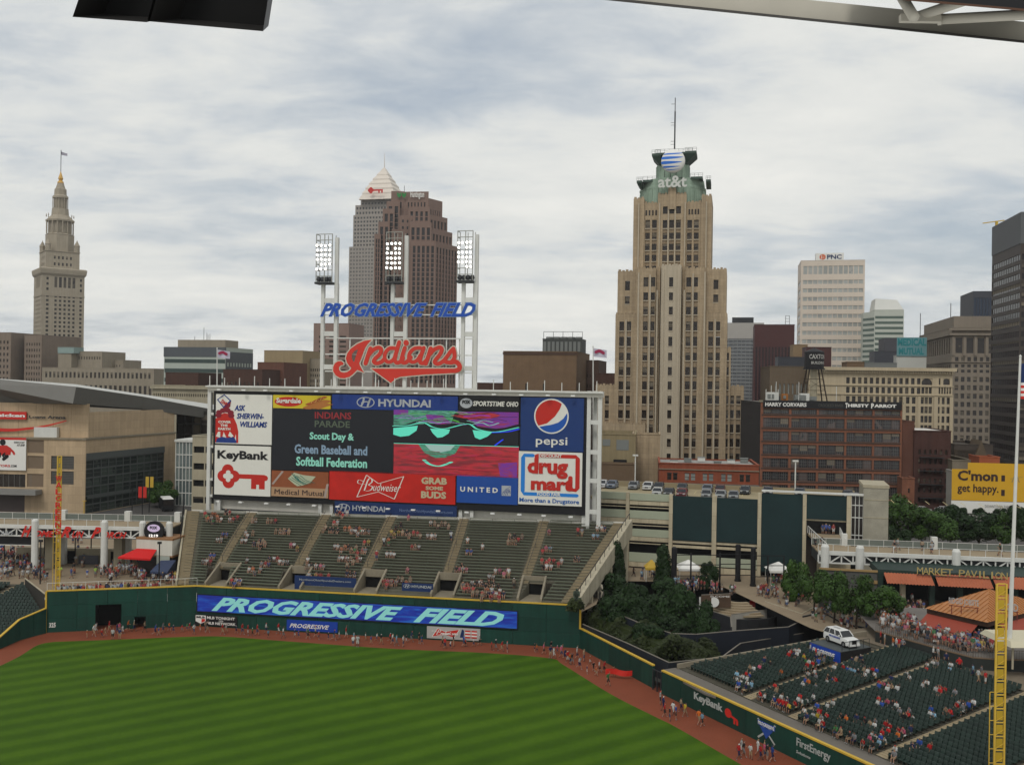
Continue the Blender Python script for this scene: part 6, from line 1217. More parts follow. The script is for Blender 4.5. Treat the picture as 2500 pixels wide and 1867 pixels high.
for k in range(NR):
 t0, t1 = k/NR, (k+1)/NR
 for a, b_ in segs(k):
  p, q, r_, s_ = BL(a, t0), BL(b_, t0), BL(b_, t1), BL(a, t1); z = zB(t1); zl = zB(t0) if k else 5.0
  mb.quad((p[0], p[1], zl), (q[0], q[1], zl), (q[0], q[1], z), (p[0], p[1], z)); mb.quad((p[0], p[1], z), (q[0], q[1], z), (r_[0], r_[1], z), (s_[0], s_[1], z))
  if a > 0: mb.quad((s_[0], s_[1], 5), (p[0], p[1], 5), (p[0], p[1], z), (s_[0], s_[1], z))
  if b_ < 1: mb.quad((q[0], q[1], 5), (r_[0], r_[1], 5), (r_[0], r_[1], z), (q[0], q[1], z))
mb.build('terrace_steps', mat('stand_concrete', (.125, .118, .088), .9, .25, .3, 3), bl)
pt, qt = BL(-.01, 1), BL(1.01, 1); mb = MB(); mb.bar((pt[0], pt[1]+.2, 14.0), (qt[0], qt[1]+.2, 14.0), .3, 1.2); mb.build('back_wall', WHITE2, bl)
# aisles: lighter stair strips a hair above the terraces, each step its own slab
AC = mat('aisle_concrete', (.25, .205, .13), .9, .2, .4, 3); rl_ = MB()
for i in range(0, 7):
 st_o = thing('aisle_stairs', ['outer tan stair flight along the plaza side of the bleachers', 'tan stair flight from the tunnel nearest the plaza', 'tan stair flight second from the plaza side', 'tan stair flight meeting the middle of the long blue board', 'tan stair flight rising past the white shirted walker', 'tan stair flight towards the drug store board', 'outermost stair flight by the diagonal concrete beam'][i], 'stairs', (0, 0, 0)); sm = MB(); w2 = (.62 if 0 < i < 6 else .9)/fbo.w
 for k in range(NR):
  if k < NCUT and 0 < i < 6 and abs(s_at(*AIS[i], (k+.5)/NR)-ps_[i-1]) < hw_+w2: continue
  t0, t1 = k/NR, (k+1)/NR; sA = s_at(*AIS[i], t0); sB = s_at(*AIS[i], t1)
  if i == 0: sA -= w2*.6; sB -= w2*.6
  for hh_, (u0, u1) in enumerate(((0, .5), (.5, 1))):
   ta, tb = t0+(t1-t0)*u0, t0+(t1-t0)*u1; p, q = BL(sA-w2, ta), BL(sA+w2, ta); r_, s_ = BL(sB+w2, tb), BL(sB-w2, tb); z = zB(t1)+.02+.19*hh_
   zl = zB(t0)+.02
   sm.add([(p[0], p[1], zl), (q[0], q[1], zl), (r_[0], r_[1], zl), (s_[0], s_[1], zl), (p[0], p[1], z), (q[0], q[1], z), (r_[0], r_[1], z), (s_[0], s_[1], z)], [(0, 1, 5, 4), (1, 2, 6, 5), (3, 0, 4, 7), (4, 5, 6, 7)])
 so = sm.build('steps', AC, st_o)
 hm = MB(); cx0 = [BL(s_at(*AIS[i], t), t) for t in (.3, .62, .97)]
 if 0 < i < 6:
  for a_, b2 in ((cx0[0], cx0[1]), (cx0[1], cx0[2])): hm.bar((a_[0], a_[1], a_[2]+1.1), (b2[0], b2[1], b2[2]+1.1), .06, .06); hm.tube((a_[0], a_[1], a_[2]), (a_[0], a_[1], a_[2]+1.1), .04, 4)
  hm.build('handrail', DARKST, st_o)
# benches: every bench is a part of its section
BEN = []
for i in range(6):
 sec = thing('bleacher_section', ['bleacher benches nearest the plaza with a group in orange at the top', 'bleacher benches behind the black channel board side, second from the plaza', 'bleacher benches above the long blue dealer board', 'bleacher benches above the small blue car board', 'bleacher benches under the airline board with the packed lower rows', 'bleacher benches beside the diagonal beam'][i], 'benches', (0, 0, 0)); c = 0
 for k in range(NR):
  tm = (k+.55)/NR; a = s_at(*AIS[i], tm)+.9/fbo.w; b_ = s_at(*AIS[i+1], tm)-.9/fbo.w; cuts = []
  if k < NCUT:
   if i > 0: a = max(a, ps_[i-1]+hw_+.2/fbo.w)
   if i < 5: b_ = min(b_, ps_[i]-hw_-.2/fbo.w)
  if i == 2 and k < 3: continue
  if i == 3 and k < 2: a = max(a, fbo.hit(1056, 1450)[0]/fbo.w)
  if b_-a < .01: continue
  p, q = BL(a, tm), BL(b_, tm); z = zB((k+1)/NR)+.42; mb = MB(); mb.bar((0, 0, 0), (q[0]-p[0], q[1]-p[1], 0), .34, .06)
  n = max(2, int((b_-a)*fbo.w/2.4)); [mb.box((q[0]-p[0])*j/n-.03, (q[0]-p[0])*j/n+.03, (q[1]-p[1])*j/n, (q[1]-p[1])*j/n+.05, -.42, -.03) for j in range(n+1)]
  mb.build('bench', BENCHM, sec, (p[0], p[1], z)); BEN.append((i, k, p, q, z))
# tunnel mouths
for i, c in enumerate(ps_):
 o = thing('tunnel_mouth', ['concrete tunnel mouth nearest the plaza', 'concrete tunnel mouth beside the dealer board', 'concrete tunnel mouth between the two blue front boards', 'concrete tunnel mouth right after the small blue car board', 'concrete tunnel mouth nearest the diagonal beam'][i], 'tunnel mouth', BL(c, 0)[:2]+(5.0,), fbo.ang, 'tunnel mouths of the bleachers')
 dpt = math.hypot(*(BL(c, NCUT/NR)[k]-BL(c, 0)[k] for k in (0, 1))); hz = zB(NCUT/NR)-5.0
 for x in (-1.85, 1.55): mb = MB(); mb.prism([(x, 0), (x+.3, 0), (x+.3, dpt+.3), (x, dpt+.3)], 0, [1.6, 1.6, hz+1.0, hz+1.0]); mb.build('side_wall', CONC, o)
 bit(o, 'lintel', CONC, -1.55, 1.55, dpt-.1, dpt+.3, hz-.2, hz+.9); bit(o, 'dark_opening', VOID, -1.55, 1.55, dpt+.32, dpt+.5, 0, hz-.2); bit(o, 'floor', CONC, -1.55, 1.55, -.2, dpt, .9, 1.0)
# boards on the bleacher front
o = sign('front_board', 'blue dealer board low on the bleachers with people sitting before it', fbo, *(lambda a, b_, c, d_: (a, b_, c, d_))(fbo.hit(711, 1430)[0], fbo.hit(862, 1430)[0], 6.0, fbo.hit(786, 1412)[1]), NAVY, y=1.3, t=.2); w, h = o['_w'], o['_h']
text_part('NorthernOhioHyundaiDealers.com', o, SIL, w*.08, w*.92, h*.62, h*.80, y=-.02); text_part('HYUNDAI', o, mat('dim_blue_print', (.16, .22, .38)), w*.28, w*.56, h*.15, h*.32, y=-.02)
o = sign('front_board', 'small blue car maker board low on the bleachers', fbo, fbo.hit(977, 1440)[0], fbo.hit(1053, 1440)[0], 6.0, fbo.hit(1015, 1427)[1], NAVY, y=.9, t=.2); w, h = o['_w'], o['_h']
carlogo(o, w*.05, w*.28, h*.58, h*.92, SIL, NAVY); text_part('HYUNDAI', o, SIL, w*.32, w*.95, h*.64, h*.86, y=-.02, bold=.02)
# diagonal edge beam and its supports
mb = MB(); p0, p1 = BL(1.0, 0.0), BL(1.0, 1.02)
o = thing('edge_beam', 'massive diagonal concrete beam closing the bleachers by the park trees', 'beam', (0, 0, 0))
dx = .9
mb.add([(p0[0]+.5, p0[1], 4.2), (p0[0]+1.5, p0[1], 4.2), (p1[0]+1.5, p1[1], 12.2), (p1[0]+.5, p1[1], 12.2), (p0[0]+.5, p0[1], 6.6), (p0[0]+1.5, p0[1], 6.6), (p1[0]+1.5, p1[1], 15.0), (p1[0]+.5, p1[1], 15.0)], [(0, 1, 5, 4), (1, 2, 6, 5), (2, 3, 7, 6), (3, 0, 4, 7), (4, 5, 6, 7), (3, 2, 1, 0)])
mb.build('beam', mat('stained_concrete', (.40, .36, .27), .9, .2, .5, 3, streak=.35), o)
mb = MB(); mb.bar((p0[0]+1, p0[1], 7.6), (p1[0]+1, p1[1], 16), .08, .08); [mb.tube((p0[0]+1+(p1[0]-p0[0])*f, p0[1]+(p1[1]-p0[1])*f, 6.6+8.4*f), (p0[0]+1+(p1[0]-p0[0])*f, p0[1]+(p1[1]-p0[1])*f, 7.6+8.4*f), .05, 4) for f in [i/12 for i in range(13)]]; mb.build('rail', DARKST, o)
for f in (.25, .6, .92): x, y = p0[0]+1+(p1[0]-p0[0])*f, p0[1]+(p1[1]-p0[1])*f; bit(o, 'column', CREAM, x-.4, x+.4, y-.4, y+.4, 2.0, 4.0+8*f)
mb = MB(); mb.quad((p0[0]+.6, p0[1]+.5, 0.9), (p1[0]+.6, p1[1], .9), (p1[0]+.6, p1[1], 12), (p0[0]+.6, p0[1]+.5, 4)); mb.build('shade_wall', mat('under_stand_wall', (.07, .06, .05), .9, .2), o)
# =====================================================================  PLAZA SIDE
def post(o, x, y, z0, z1, r, m, name='column'): mb = MB(); mb.lathe([(r, z0), (r, z1-r*.5), (r*.7, z1)], 12, (x, y)); return mb.build(name, m, o, smooth=False)
def bridge(label, fr, zd, cols, dep, x0, x1, bay_, colz, hT=1.6, rail_h=1.15):
 o = thingF('truss_bridge', label, 'bridge', fr)
 bit(o, 'deck', TAN, x0, x1, .25, dep, zd-.2, zd); bit(o, 'top_chord', WHITE, x0, x1, -.25, .2, zd-.45, zd+.12); bit(o, 'bottom_chord', WHITE, x0, x1, -.15, .15, zd-hT-.2, zd-hT)
 n = int((x1-x0)/bay_); k = 0
 for i in range(n):
  xa = x0+i*bay_; xb = xa+bay_; bit(o, 'truss_post', WHITE, xa-.1, xa+.1, -.1, .1, zd-hT, zd-.46); mb = MB()
  if i % 2 == 0: mb.bar((xa+.1, 0, zd-.5), (xb-.1, 0, zd-hT), .18, .18)
  else: mb.bar((xa+.1, 0, zd-hT), (xb-.1, 0, zd-.5), .18, .18)
  mb.build('truss_diagonal', WHITE, o)
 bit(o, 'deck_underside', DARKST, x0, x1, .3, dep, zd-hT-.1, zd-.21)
 for y, rm in ((.3, 'front_rail'), (dep-.1, 'rear_rail')):
  bit(o, rm, WHITE, x0, x1, y, y+.06, zd+rail_h-.06, zd+rail_h)
  m2 = int((x1-x0)/2.2)
  mb = MB(); [mb.box(x0+(x1-x0)*i/m2, x0+(x1-x0)*i/m2+.07, y, y+.06, zd, zd+rail_h-.061) for i in range(m2+1)]; mb.build(rm+'_posts', WHITE, o)['kind'] = 'stuff'
  if y > 1: bit(o, 'rail_mesh', mat('rail_screen', (.16, .18, .16), .8, .1), x0, x1, y+.062, y+.075, zd+.1, zd+rail_h-.1)
 for (px_, w_) in cols: x = fr.hit(px_, 1300)[0]; post(o, x, -.3, colz-fr.z, zd+1.15, w_, WHITE)
 return o
fB = FR(-60, 1300, 158.5, 440, 1300, 157.5)
br = bridge('white truss walkway bridge over the plaza, carrying red script letters', fB, 12.7, [(88, .55), (257, .55), (350, .55), (415, .55)], 7.0, 0, fB.w-2, 1.75, 5.0)
for px_ in (103, 268, 395):
 x = fB.hit(px_, 1260)[0]; bit(br, 'rear_pillar', WHITE, x-.5, x+.5, 6.7, 7.6, 5.0 if px_ != 395 else 12.7, 14.4)
for px_ in (97, 268): x = fB.hit(px_, 1340)[0]; bit(br, 'stone_pier', CREAM, x-.8, x+.6, 3.2, 4.6, 5.0, 11.0)
# red script-like letters on the truss
hr = thing('letter_sign', 'red fancy lettering naming the plaza on the white truss', 'sign', fB.wp(fB.hit(50, 1295)[0], -.45, 11.0), fB.ang); k_ = fB.hit(315, 1295)[0]-fB.hit(50, 1295)[0]
for tt, a, b_ in (('H', .02, .12), ('R', .38, .48), ('P', .66, .76)): text_part(tt, hr, RED, k_*a, k_*b_, -.1, 1.75, y=0, shear=.5, bold=.04)
for tt, a, b_ in (('OME', .14, .33), ('UN', .49, .60), ('ORCH', .77, .99)): text_part(tt, hr, RED, k_*a, k_*b_, -.05, 1.0, y=0, shear=.4, bold=.035)
text_part('TIMEOHIO', hr, SIL, -5.4, -1.1, .05, .8, y=0, shear=.2, bold=.01)
o = thing('street_banner', 'black board strip hanging under the bridge at the picture edge', 'board', fB.wp(0, .5, 9.3), fB.ang); bit(o, 'panel', BLACK, 0, fB.hit(84, 1320)[0], 0, .2, 0, 1.5); bit(o, 'edge_trim', WHITE, 0, fB.hit(84, 1320)[0], -.03, -.004, 0, .12)
# round clock sign
cx_, cz_ = fB.hit(376, 1296, -1.5); ck = thing('clock_sign', 'round black clock sign with channel logo and lit time', 'clock', fB.wp(cx_, -1.5, cz_), fB.ang); mb = MB(); mb.T = Matrix.Rotation(math.pi/2, 4, 'X'); mb.lathe([(1.62, -.5), (1.68, 0), (1.62, .12)], 32); mb.build('disc', BLACK, ck)
ik = Ink(lambda x, z: (x, z), -.16); ik.disc((0, .5), 1.05, .62, n=28); ik.build('logo_oval', lit('lilac', (.30, .24, .34), 1), ck); text_part('FOX', ck, BLACK, -.62, .62, .35, .85, y=-.2, bold=.05); text_part('12:19', ck, lit('clock_white', (.75, .72, .70), 1), -.75, .75, -.95, -.5, y=-.16, bold=.03)
# snack kiosk under the clock
fk = FR(338, 1340, 156, 420, 1340, 155, 5.0); kk = thingF('snack_kiosk', 'small white and tan snack kiosk with red awning under the round clock', 'kiosk', fk); kh = fk.hit(380, 1312)[1]; kw = fk.w
bit(kk, 'wall', mat('kiosk_dark', (.04, .035, .035), .8, .2), 0, kw, 0, 4, 0, kh*.52); bit(kk, 'fascia', WHITE2, -.2, kw+.2, -.3, 4.2, kh*.52+.3, kh-.3); bit(kk, 'tan_trim', mat('tan_trim', (.28, .15, .07), .8, .1), -.3, kw+.3, -.35, 4.3, kh-.3+.002, kh); bit(kk, 'tan_trim', mat('tan_trim', (.28, .15, .07)), -.3, kw+.3, -.33, 4.25, kh*.52+.02, kh*.52+.29)
bit(kk, 'menu_board', mat('pale_menu', (.35, .38, .34), .7, .05), kw*.58, kw*.97, -.4, -.31, kh*.34, kh*.56)
AWR = mat('red_awning', (.55, .012, .012), .7, .08); mb = MB(); xa, xb = fk.hit(310, 1350)[0], fk.hit(385, 1350)[0]; zt, zb = fk.hit(350, 1336)[1], fk.hit(345, 1354)[1]
mb.add([(xa, -2.6, zb), (xb, -2.2, zb-.1), (xb, 0, zt), (xa+2.2, 0, zt), (xa, -2.6, zb-.3), (xb, -2.2, zb-.4)], [(0, 1, 2, 3), (4, 5, 1, 0), (5, 2, 1), (4, 0, 3)]); mb.build('red_awning', AWR, kk)
mb = MB(); xa, xb = fk.hit(394, 1375)[0], fk.hit(434, 1375)[0]; zt, zb = fk.hit(415, 1364)[1], fk.hit(415, 1386)[1]; mb.add([(xa, -3.4, zb), (xb, -3.2, zb), (xb, -.6, zt), (xa+.2, -.6, zt-.2), (xb, -3.2, zb-1.5), (xb, -.6, zb-1.5), (xa, -3.4, zb-.3), (xb, -3.2, zb-.3)], [(0, 1, 2, 3), (1, 4, 5, 2), (6, 7, 1, 0)])
o = thingF('navy_tent', 'dark blue canvas tent beside the snack kiosk', 'tent', fk); mb.build('canvas', mat('navy_canvas', (.045, .06, .11), .85, .1), o); [bit(o, 'pole', DARKST, x, x+.08, y, y+.08, 0, zb) for x, y in ((xa, -3.3), (xb-.1, -3.1))]
# side fence along the outer stair
o = thing('black_fence', 'black bar fence climbing beside the outer bleacher stair', 'fence', (0, 0, 0)); mb = MB(); fa_, fz_ = BL(-.025, .02), BL(-.03, 1.05)
for i in range(30):
 f = i/29; x, y, z = [fa_[j]+(fz_[j]-fa_[j])*f for j in range(3)]
 if f > .45: mb.box(x-.03, x+.03, y-.03, y+.03, z-.5, z+2.4)
h_ = [[fa_[j]+(fz_[j]-fa_[j])*f for j in range(3)] for f in (.45, 1)]; mb.build('fence_bars', BLACK, o)
mb = MB(); [mb.bar((h_[0][0], h_[0][1], h_[0][2]+dz), (h_[1][0], h_[1][1], h_[1][2]+dz), .06, .08) for dz in (0, 2.3)]; mb.build('fence_rails', BLACK, o)
o = thing('side_wall', 'tan sloping side wall along the outer bleacher stair', 'wall', (0, 0, 0)); mb = MB(); a_, b2 = BL(-.022, 0), BL(-.022, 1); mb.add([(a_[0]-.3, a_[1], 5), (b2[0]-.3, b2[1], 5), (b2[0]-.3, b2[1], 14.6), (a_[0]-.3, a_[1], 6.6), (a_[0], a_[1], 5), (b2[0], b2[1], 5), (b2[0], b2[1], 14.6), (a_[0], a_[1], 6.6)], [(1, 0, 3, 2), (4, 5, 6, 7), (3, 7, 6, 2), (0, 4, 7, 3)]); mb.build('wall', CREAM, o)
o = thing('crowd_rail', 'thin pale railing along the top of the tall green wall', 'railing', WA+(6.2,), F1.ang); bit(o, 'top_bar', WHITE, 0, F1.w, .4, .45, .95, 1.0)
for i in range(13): bit(o, 'bar_post', WHITE, F1.w*i/12, F1.w*i/12+.05, .4, .45, -.2, .95)
# low walls, gates and street furniture beyond the plaza
o = thing('gate_wall', 'low cream plaza wall with dark gate openings beyond the crowd', 'wall', G(40, 1372, 5)+(5,), math.radians(-1)); L_ = 26
bit(o, 'wall', CREAM, 0, L_, 0, .5, 0, 2.6)
for x in (9.0, 16.6, 19.0): bit(o, 'gate_opening', VOID, x, x+1.4, -.04, -.004, 0, 2.2)
bit(o, 'grey_screen', mat('grey_screen', (.13, .13, .15), .8, .1), 11.2, 14.6, -.5, -.3, 0, 1.5)
for i, (px_, py_, h) in enumerate([(10, 1371, 7), (108, 1380, 7), (183, 1375, 7.5), (305, 1380, 7.5), (146, 1372, 5.5), (222, 1370, 5.5), (318, 1290+60, 6), (388, 1430, 6.6), (98, 1425, 6.6)]):
 o = thing('lamp_post', ['dark lamp post at the picture edge of the plaza', 'dark lamp post beside the thick bridge column', 'dark lamp post right of the foul pole', 'dark lamp post in front of the red awning', 'thinner dark post behind the foul pole', 'thinner dark post between foul pole and bridge column', 'dark sign post behind the clock kiosk', 'dark post standing in the crowd below the kiosk', 'dark post in the crowd left of the foul pole'][i], 'lamp post', G(px_, py_, 5)+(5,))
 mb = MB(); mb.tube((0, 0, 0), (0, 0, h), .10, 6); mb.build('pole', BLACK, o); bit(o, 'lamp_head', BLACK, -.3, .3, -.14, .14, h, h+.35)
for i, (px_, py_) in enumerate([(322, 1262), (347, 1262), (364, 1250), (205, 1256)]):
 o = thing('street_light', ['tall dark street light before the arena glass', 'tall dark street light with red banner', 'tall dark street light with yellow banners by the bus', 'short yellow street post by the arena wall'][i], 'street light', G(px_, py_, 5)+(5,)); h = (6.5, 7.5, 9, 3.2)[i]; mb = MB(); mb.tube((0, 0, 0), (0, 0, h), .11, 6); mb.build('pole', (BLACK, BLACK, BLACK, YEL)[i], o); bit(o, 'arm', (BLACK, BLACK, BLACK, YEL)[i], -.5, .5, -.05, .05, h, h+.15)
 if i in (1, 2): bit(o, 'banner', RED if i == 1 else YEL, .15, .95, -.03, .03, h-3, h-.4); bit(o, 'banner', RED if i == 1 else YEL, -.95, -.15, -.03, .03, h-3, h-.4)
# parked black bus with white roof
bp_ = G(405, 1243, 5); o = thing('parked_bus', 'black bus with white roof parked between arena and scoreboard', 'bus', bp_+(5,), math.radians(117))
mb = MB(); mb.box(-4.5, 4.5, -1.25, 1.25, .45, 3.0); mb.build('body', BLACK, o); mb = MB(); mb.loft([[(-4.5, -1.25, 3.0), (4.5, -1.25, 3.0), (4.5, 1.25, 3.0), (-4.5, 1.25, 3.0)], [(-4.4, -1.1, 3.2), (4.4, -1.1, 3.2), (4.4, 1.1, 3.2), (-4.4, 1.1, 3.2)]]); mb.build('roof', WPAINT, o)
bit(o, 'windscreen', GD, -4.54, -4.505, -1.1, 1.1, 1.5, 2.8); [bit(o, 'window', GD, -4+1.6*i, -2.6+1.6*i, -1.29, -1.255, 1.6, 2.6) for i in range(5)]
for x in (-3, 3):
 for y in (-1.28, 1.05): mb = MB(); mb.T = Matrix.Translation((x, y+.12, .5)) @ Matrix.Rotation(math.pi/2, 4, 'X'); mb.lathe([(.5, -.12), (.5, .12)], 14); mb.build('wheel', BLACK, o)
# flagpoles with pennants
for i, (px_, pyb, pyt, Y_, fl, lb) in enumerate([(530, 950, 852, 178, 1, 'white flagpole with a pale team flag rising over the sherwin board corner'), (1448, 1150, 848, 165, 1, 'white flagpole with a pale team flag right of the scoreboard'), (2485, 1560, 872, 105, 0, 'tall white flagpole near the picture edge with the national flag')]):
 x, y, zb = P(px_ if i < 2 else 2465, pyb, Y_); xt, yt, zt = P((530, 1448, 2491)[i], pyt, Y_); o = thing('flagpole', lb.replace('sherwin', 'paint'), 'flagpole', (x, y, zb)); mb = MB(); mb.tube((0, 0, 0), (xt-x, 0, zt-zb), (.12, .12, .24)[i], 8, (.08, .08, .12)[i]); mb.lathe([(.1, zt-zb), (.16, zt-zb+.12), (.02, zt-zb+.3)], 8, (xt-x, 0)); mb.build('pole', WHITE, o); H_ = zt-zb
 if i < 2:
  mb = MB(); L_ = 2.4; n = 6
  for a in range(n): w0, w1 = .14*math.sin(a*1.3), .14*math.sin((a+1)*1.3); mb.quad((xt-x+L_*a/n, w0, H_-1.6-.2*a/n), (xt-x+L_*(a+1)/n, w1, H_-1.6-.2*(a+1)/n), (xt-x+L_*(a+1)/n, w1, H_-.1-.35*(a+1)/n), (xt-x+L_*a/n, w0, H_-.1-.35*a/n))
  mb.build('flag', mat('white_flag', (.50, .48, .56), .8, .1), o)
  ik = Ink(lambda u, v: (xt-x+u, v+H_), -.17); ik.stroke([(.5, -.8), (1.1, -.6), (1.8, -.95)], .26); ik.build('flag_emblem', mat('magenta_emblem', (.30, .03, .08), .8, .05), o)
 else:
  fo = thing('national_flag', 'hanging national flag on the tall pole at the picture edge', 'flag', (xt+.1, y, zt-4.6)); mb = MB(); st_ = MB(); L_ = 3.2
  for a in range(8):
   w0, w1 = .3*math.sin(a*1.1), .3*math.sin((a+1)*1.1); x0_, x1_ = L_*a/8, L_*(a+1)/8
   for k in range(13):
    mb.mat(2 if (k > 5 and a < 4) else k % 2); mb.quad((x0_, w0, k*.30+.0), (x1_, w1, k*.30), (x1_, w1, k*.30+.30), (x0_, w0, k*.30+.30))
  mb.build('cloth', [RED, WPAINT, NAVY], fo)
# =====================================================================  RIGHT SIDE
LEAFSEED = 0
FGp = FR(1530, 1300, 170, 2070, 1300, 160, ZP); go = thingF('parking_garage', 'multi level cream parking garage with dark green screens and cars on its roof', 'parking garage', FGp)
gx = lambda px, py=1300: FGp.hit(px, py)[0]; gz = lambda py, px: FGp.hit(px, py)[1]
GC = mat('garage_cream', (.48, .42, .30), .9, .14, .4, 3, streak=.3, joints=(3, 2.5, .03)); GPAN = mat('garage_pale_panel', (.38, .41, .31), .7, .1, .4, 3); GSC = mat('dark_green_screen', (.012, .034, .036), .8, .35, .2, 3.2)
for (a, b_, yt) in ((1528, 1536, 1200), (1633, 1642, 1206), (1738, 1749, 1209), (1849, 1858, 1202), (1959, 1968, 1203), (2066, 2077, 1205)): bit(go, 'column', GC, gx(a), gx(b_), -.5, .3, 0, gz(yt, a))
def lvl(a, b_, y0, y1, m, nm, yy=(-.1, .25)): xm = (a+b_)/2; bit(go, nm, m, gx(a)+.02, gx(b_)-.02, yy[0], yy[1], max(0, gz(y1, xm)), gz(y0, xm))
for (a, b_) in ((1455, 1528), (1536, 1633)):
 d = 0 if a > 1500 else -5
 for (p0, p1, q0, q1) in ((1205, 1222, 1224, 1233), (1247, 1266, 1267, 1277), (1292, 1310, 1311, 1321), (1350, 1372, 1373, 1384)):
  lvl(a, b_, p0+d, p1+d, GPAN, 'parapet_panel'); lvl(a, b_, q0+d, q1+d, GC, 'spandrel_beam'); bit(go, 'rail_cable', GC, gx(a), gx(b_), 0, .1, gz(q1+7+d, (a+b_)/2), gz(q1+5+d, (a+b_)/2))
for (a, b_, e) in ((1642, 1738, 0), (1749, 1849, 5)):
 lvl(a, b_, 1211+e, 1319+e, GSC, 'green_screen', (-.3, -.2)); lvl(a, b_, 1321+e, 1327+e, GC, 'spandrel_beam'); lvl(a, b_, 1332+e, 1338+e, GC, 'spandrel_beam'); lvl(a, b_, 1354+e*2, 1376+e*2, GPAN, 'parapet_panel'); lvl(a, b_, 1379+e*2, 1392+e*2, GC, 'spandrel_beam')
lvl(1858, 1959, 1205, 1396, GSC, 'green_screen', (-.3, -.2)); lvl(1968, 2066, 1208, 1268, GSC, 'green_screen', (-.3, -.2)); lvl(1968, 2066, 1268, 1272, GC, 'spandrel_beam'); lvl(1858, 2107, 1200, 1204, WHITE, 'top_coping', (-.6, .2))
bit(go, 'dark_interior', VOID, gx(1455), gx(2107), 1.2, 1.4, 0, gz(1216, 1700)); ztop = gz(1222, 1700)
PD = mat('parking_deck', (.32, .27, .17), .95, .18, .3, 3); bit(go, 'roof_deck', PD, gx(1440), gx(2107), .3, 19, ztop-.6, ztop); bit(go, 'back_parapet', mat('tan_parapet', (.30, .25, .16), .9, .15), gx(1440), gx(2107), 18.6, 19, ztop, ztop+1.0)
lvl(2077, 2107, 1212, 1330, GD, 'stair_window', (.1, .2)); [bit(go, 'window_bar', WHITE, gx(2077+i*9.5), gx(2078.5+i*9.5), -.1, .09, gz(1330, 2090), gz(1208, 2090)) for i in range(4)]; [lvl(2077, 2107, y, y+2, WHITE, 'window_rail', (-.12, .08)) for y in (1208, 1232, 1262, 1305)]
stt = thing('stair_tower', 'tall pale concrete stair tower at the end of the garage', 'tower', FGp.wp(gx(2107, 1250), 0, 0), FGp.ang); W_ = gx(2168, 1250)-gx(2107, 1250); hT = gz(1190, 2130); bit(stt, 'shaft', mat('pebble_concrete', (.33, .31, .25), .95, .3, .6, 6, bump=.3), 0, W_, -.6, 8, 0, hT); bit(stt, 'rim', CREAM, -.1, W_+.1, -.7, 8.1, hT, hT+.5); bit(stt, 'band', CREAM, 0, W_, -.66, -.604, gz(1263, 2130), gz(1261, 2130)); bit(stt, 'band', CREAM, 0, W_, -.66, -.604, gz(1220, 2130), gz(1218, 2130))
for k in range(24): bit(go, 'parking_line', mat('line_cream', (.50, .42, .22), .8, .05), gx(1640)+k*2.9, gx(1640)+k*2.9+.12, 10.5, 15.5, ztop+.004, ztop+.012)
# ---- cars ----
def objcol(name, rough=.3, attr=None, spec=.5):
 if name in MATS: return MATS[name]
 m = bpy.data.materials.new(name); m.use_nodes = True; t = m.node_tree; b = t.nodes['Principled BSDF']; b.inputs['Roughness'].default_value = rough; b.inputs['Specular IOR Level'].default_value = spec
 if attr: n = nd(t, 'ShaderNodeAttribute', attribute_type='OBJECT', attribute_name=attr); t.links.new(n.outputs['Color'], b.inputs['Base Color'])
 else: n = nd(t, 'ShaderNodeObjectInfo'); t.links.new(n.outputs['Color'], b.inputs['Base Color'])
 MATS[name] = m; return m
CARP = objcol('car_paint', .25); TYRE = mat('tyre_rubber', (.015, .015, .015), .8, .1); RIM = mat('wheel_rim', (.30, .30, .30), .35, .05, metal=.6); CGL = mat('car_glass', (.015, .017, .02), .08, 0, spec=.6); HLT = mat('headlight_glass', (.45, .47, .48), .15, 0); TLT = mat('tail_light', (.25, .01, .01), .3, 0)
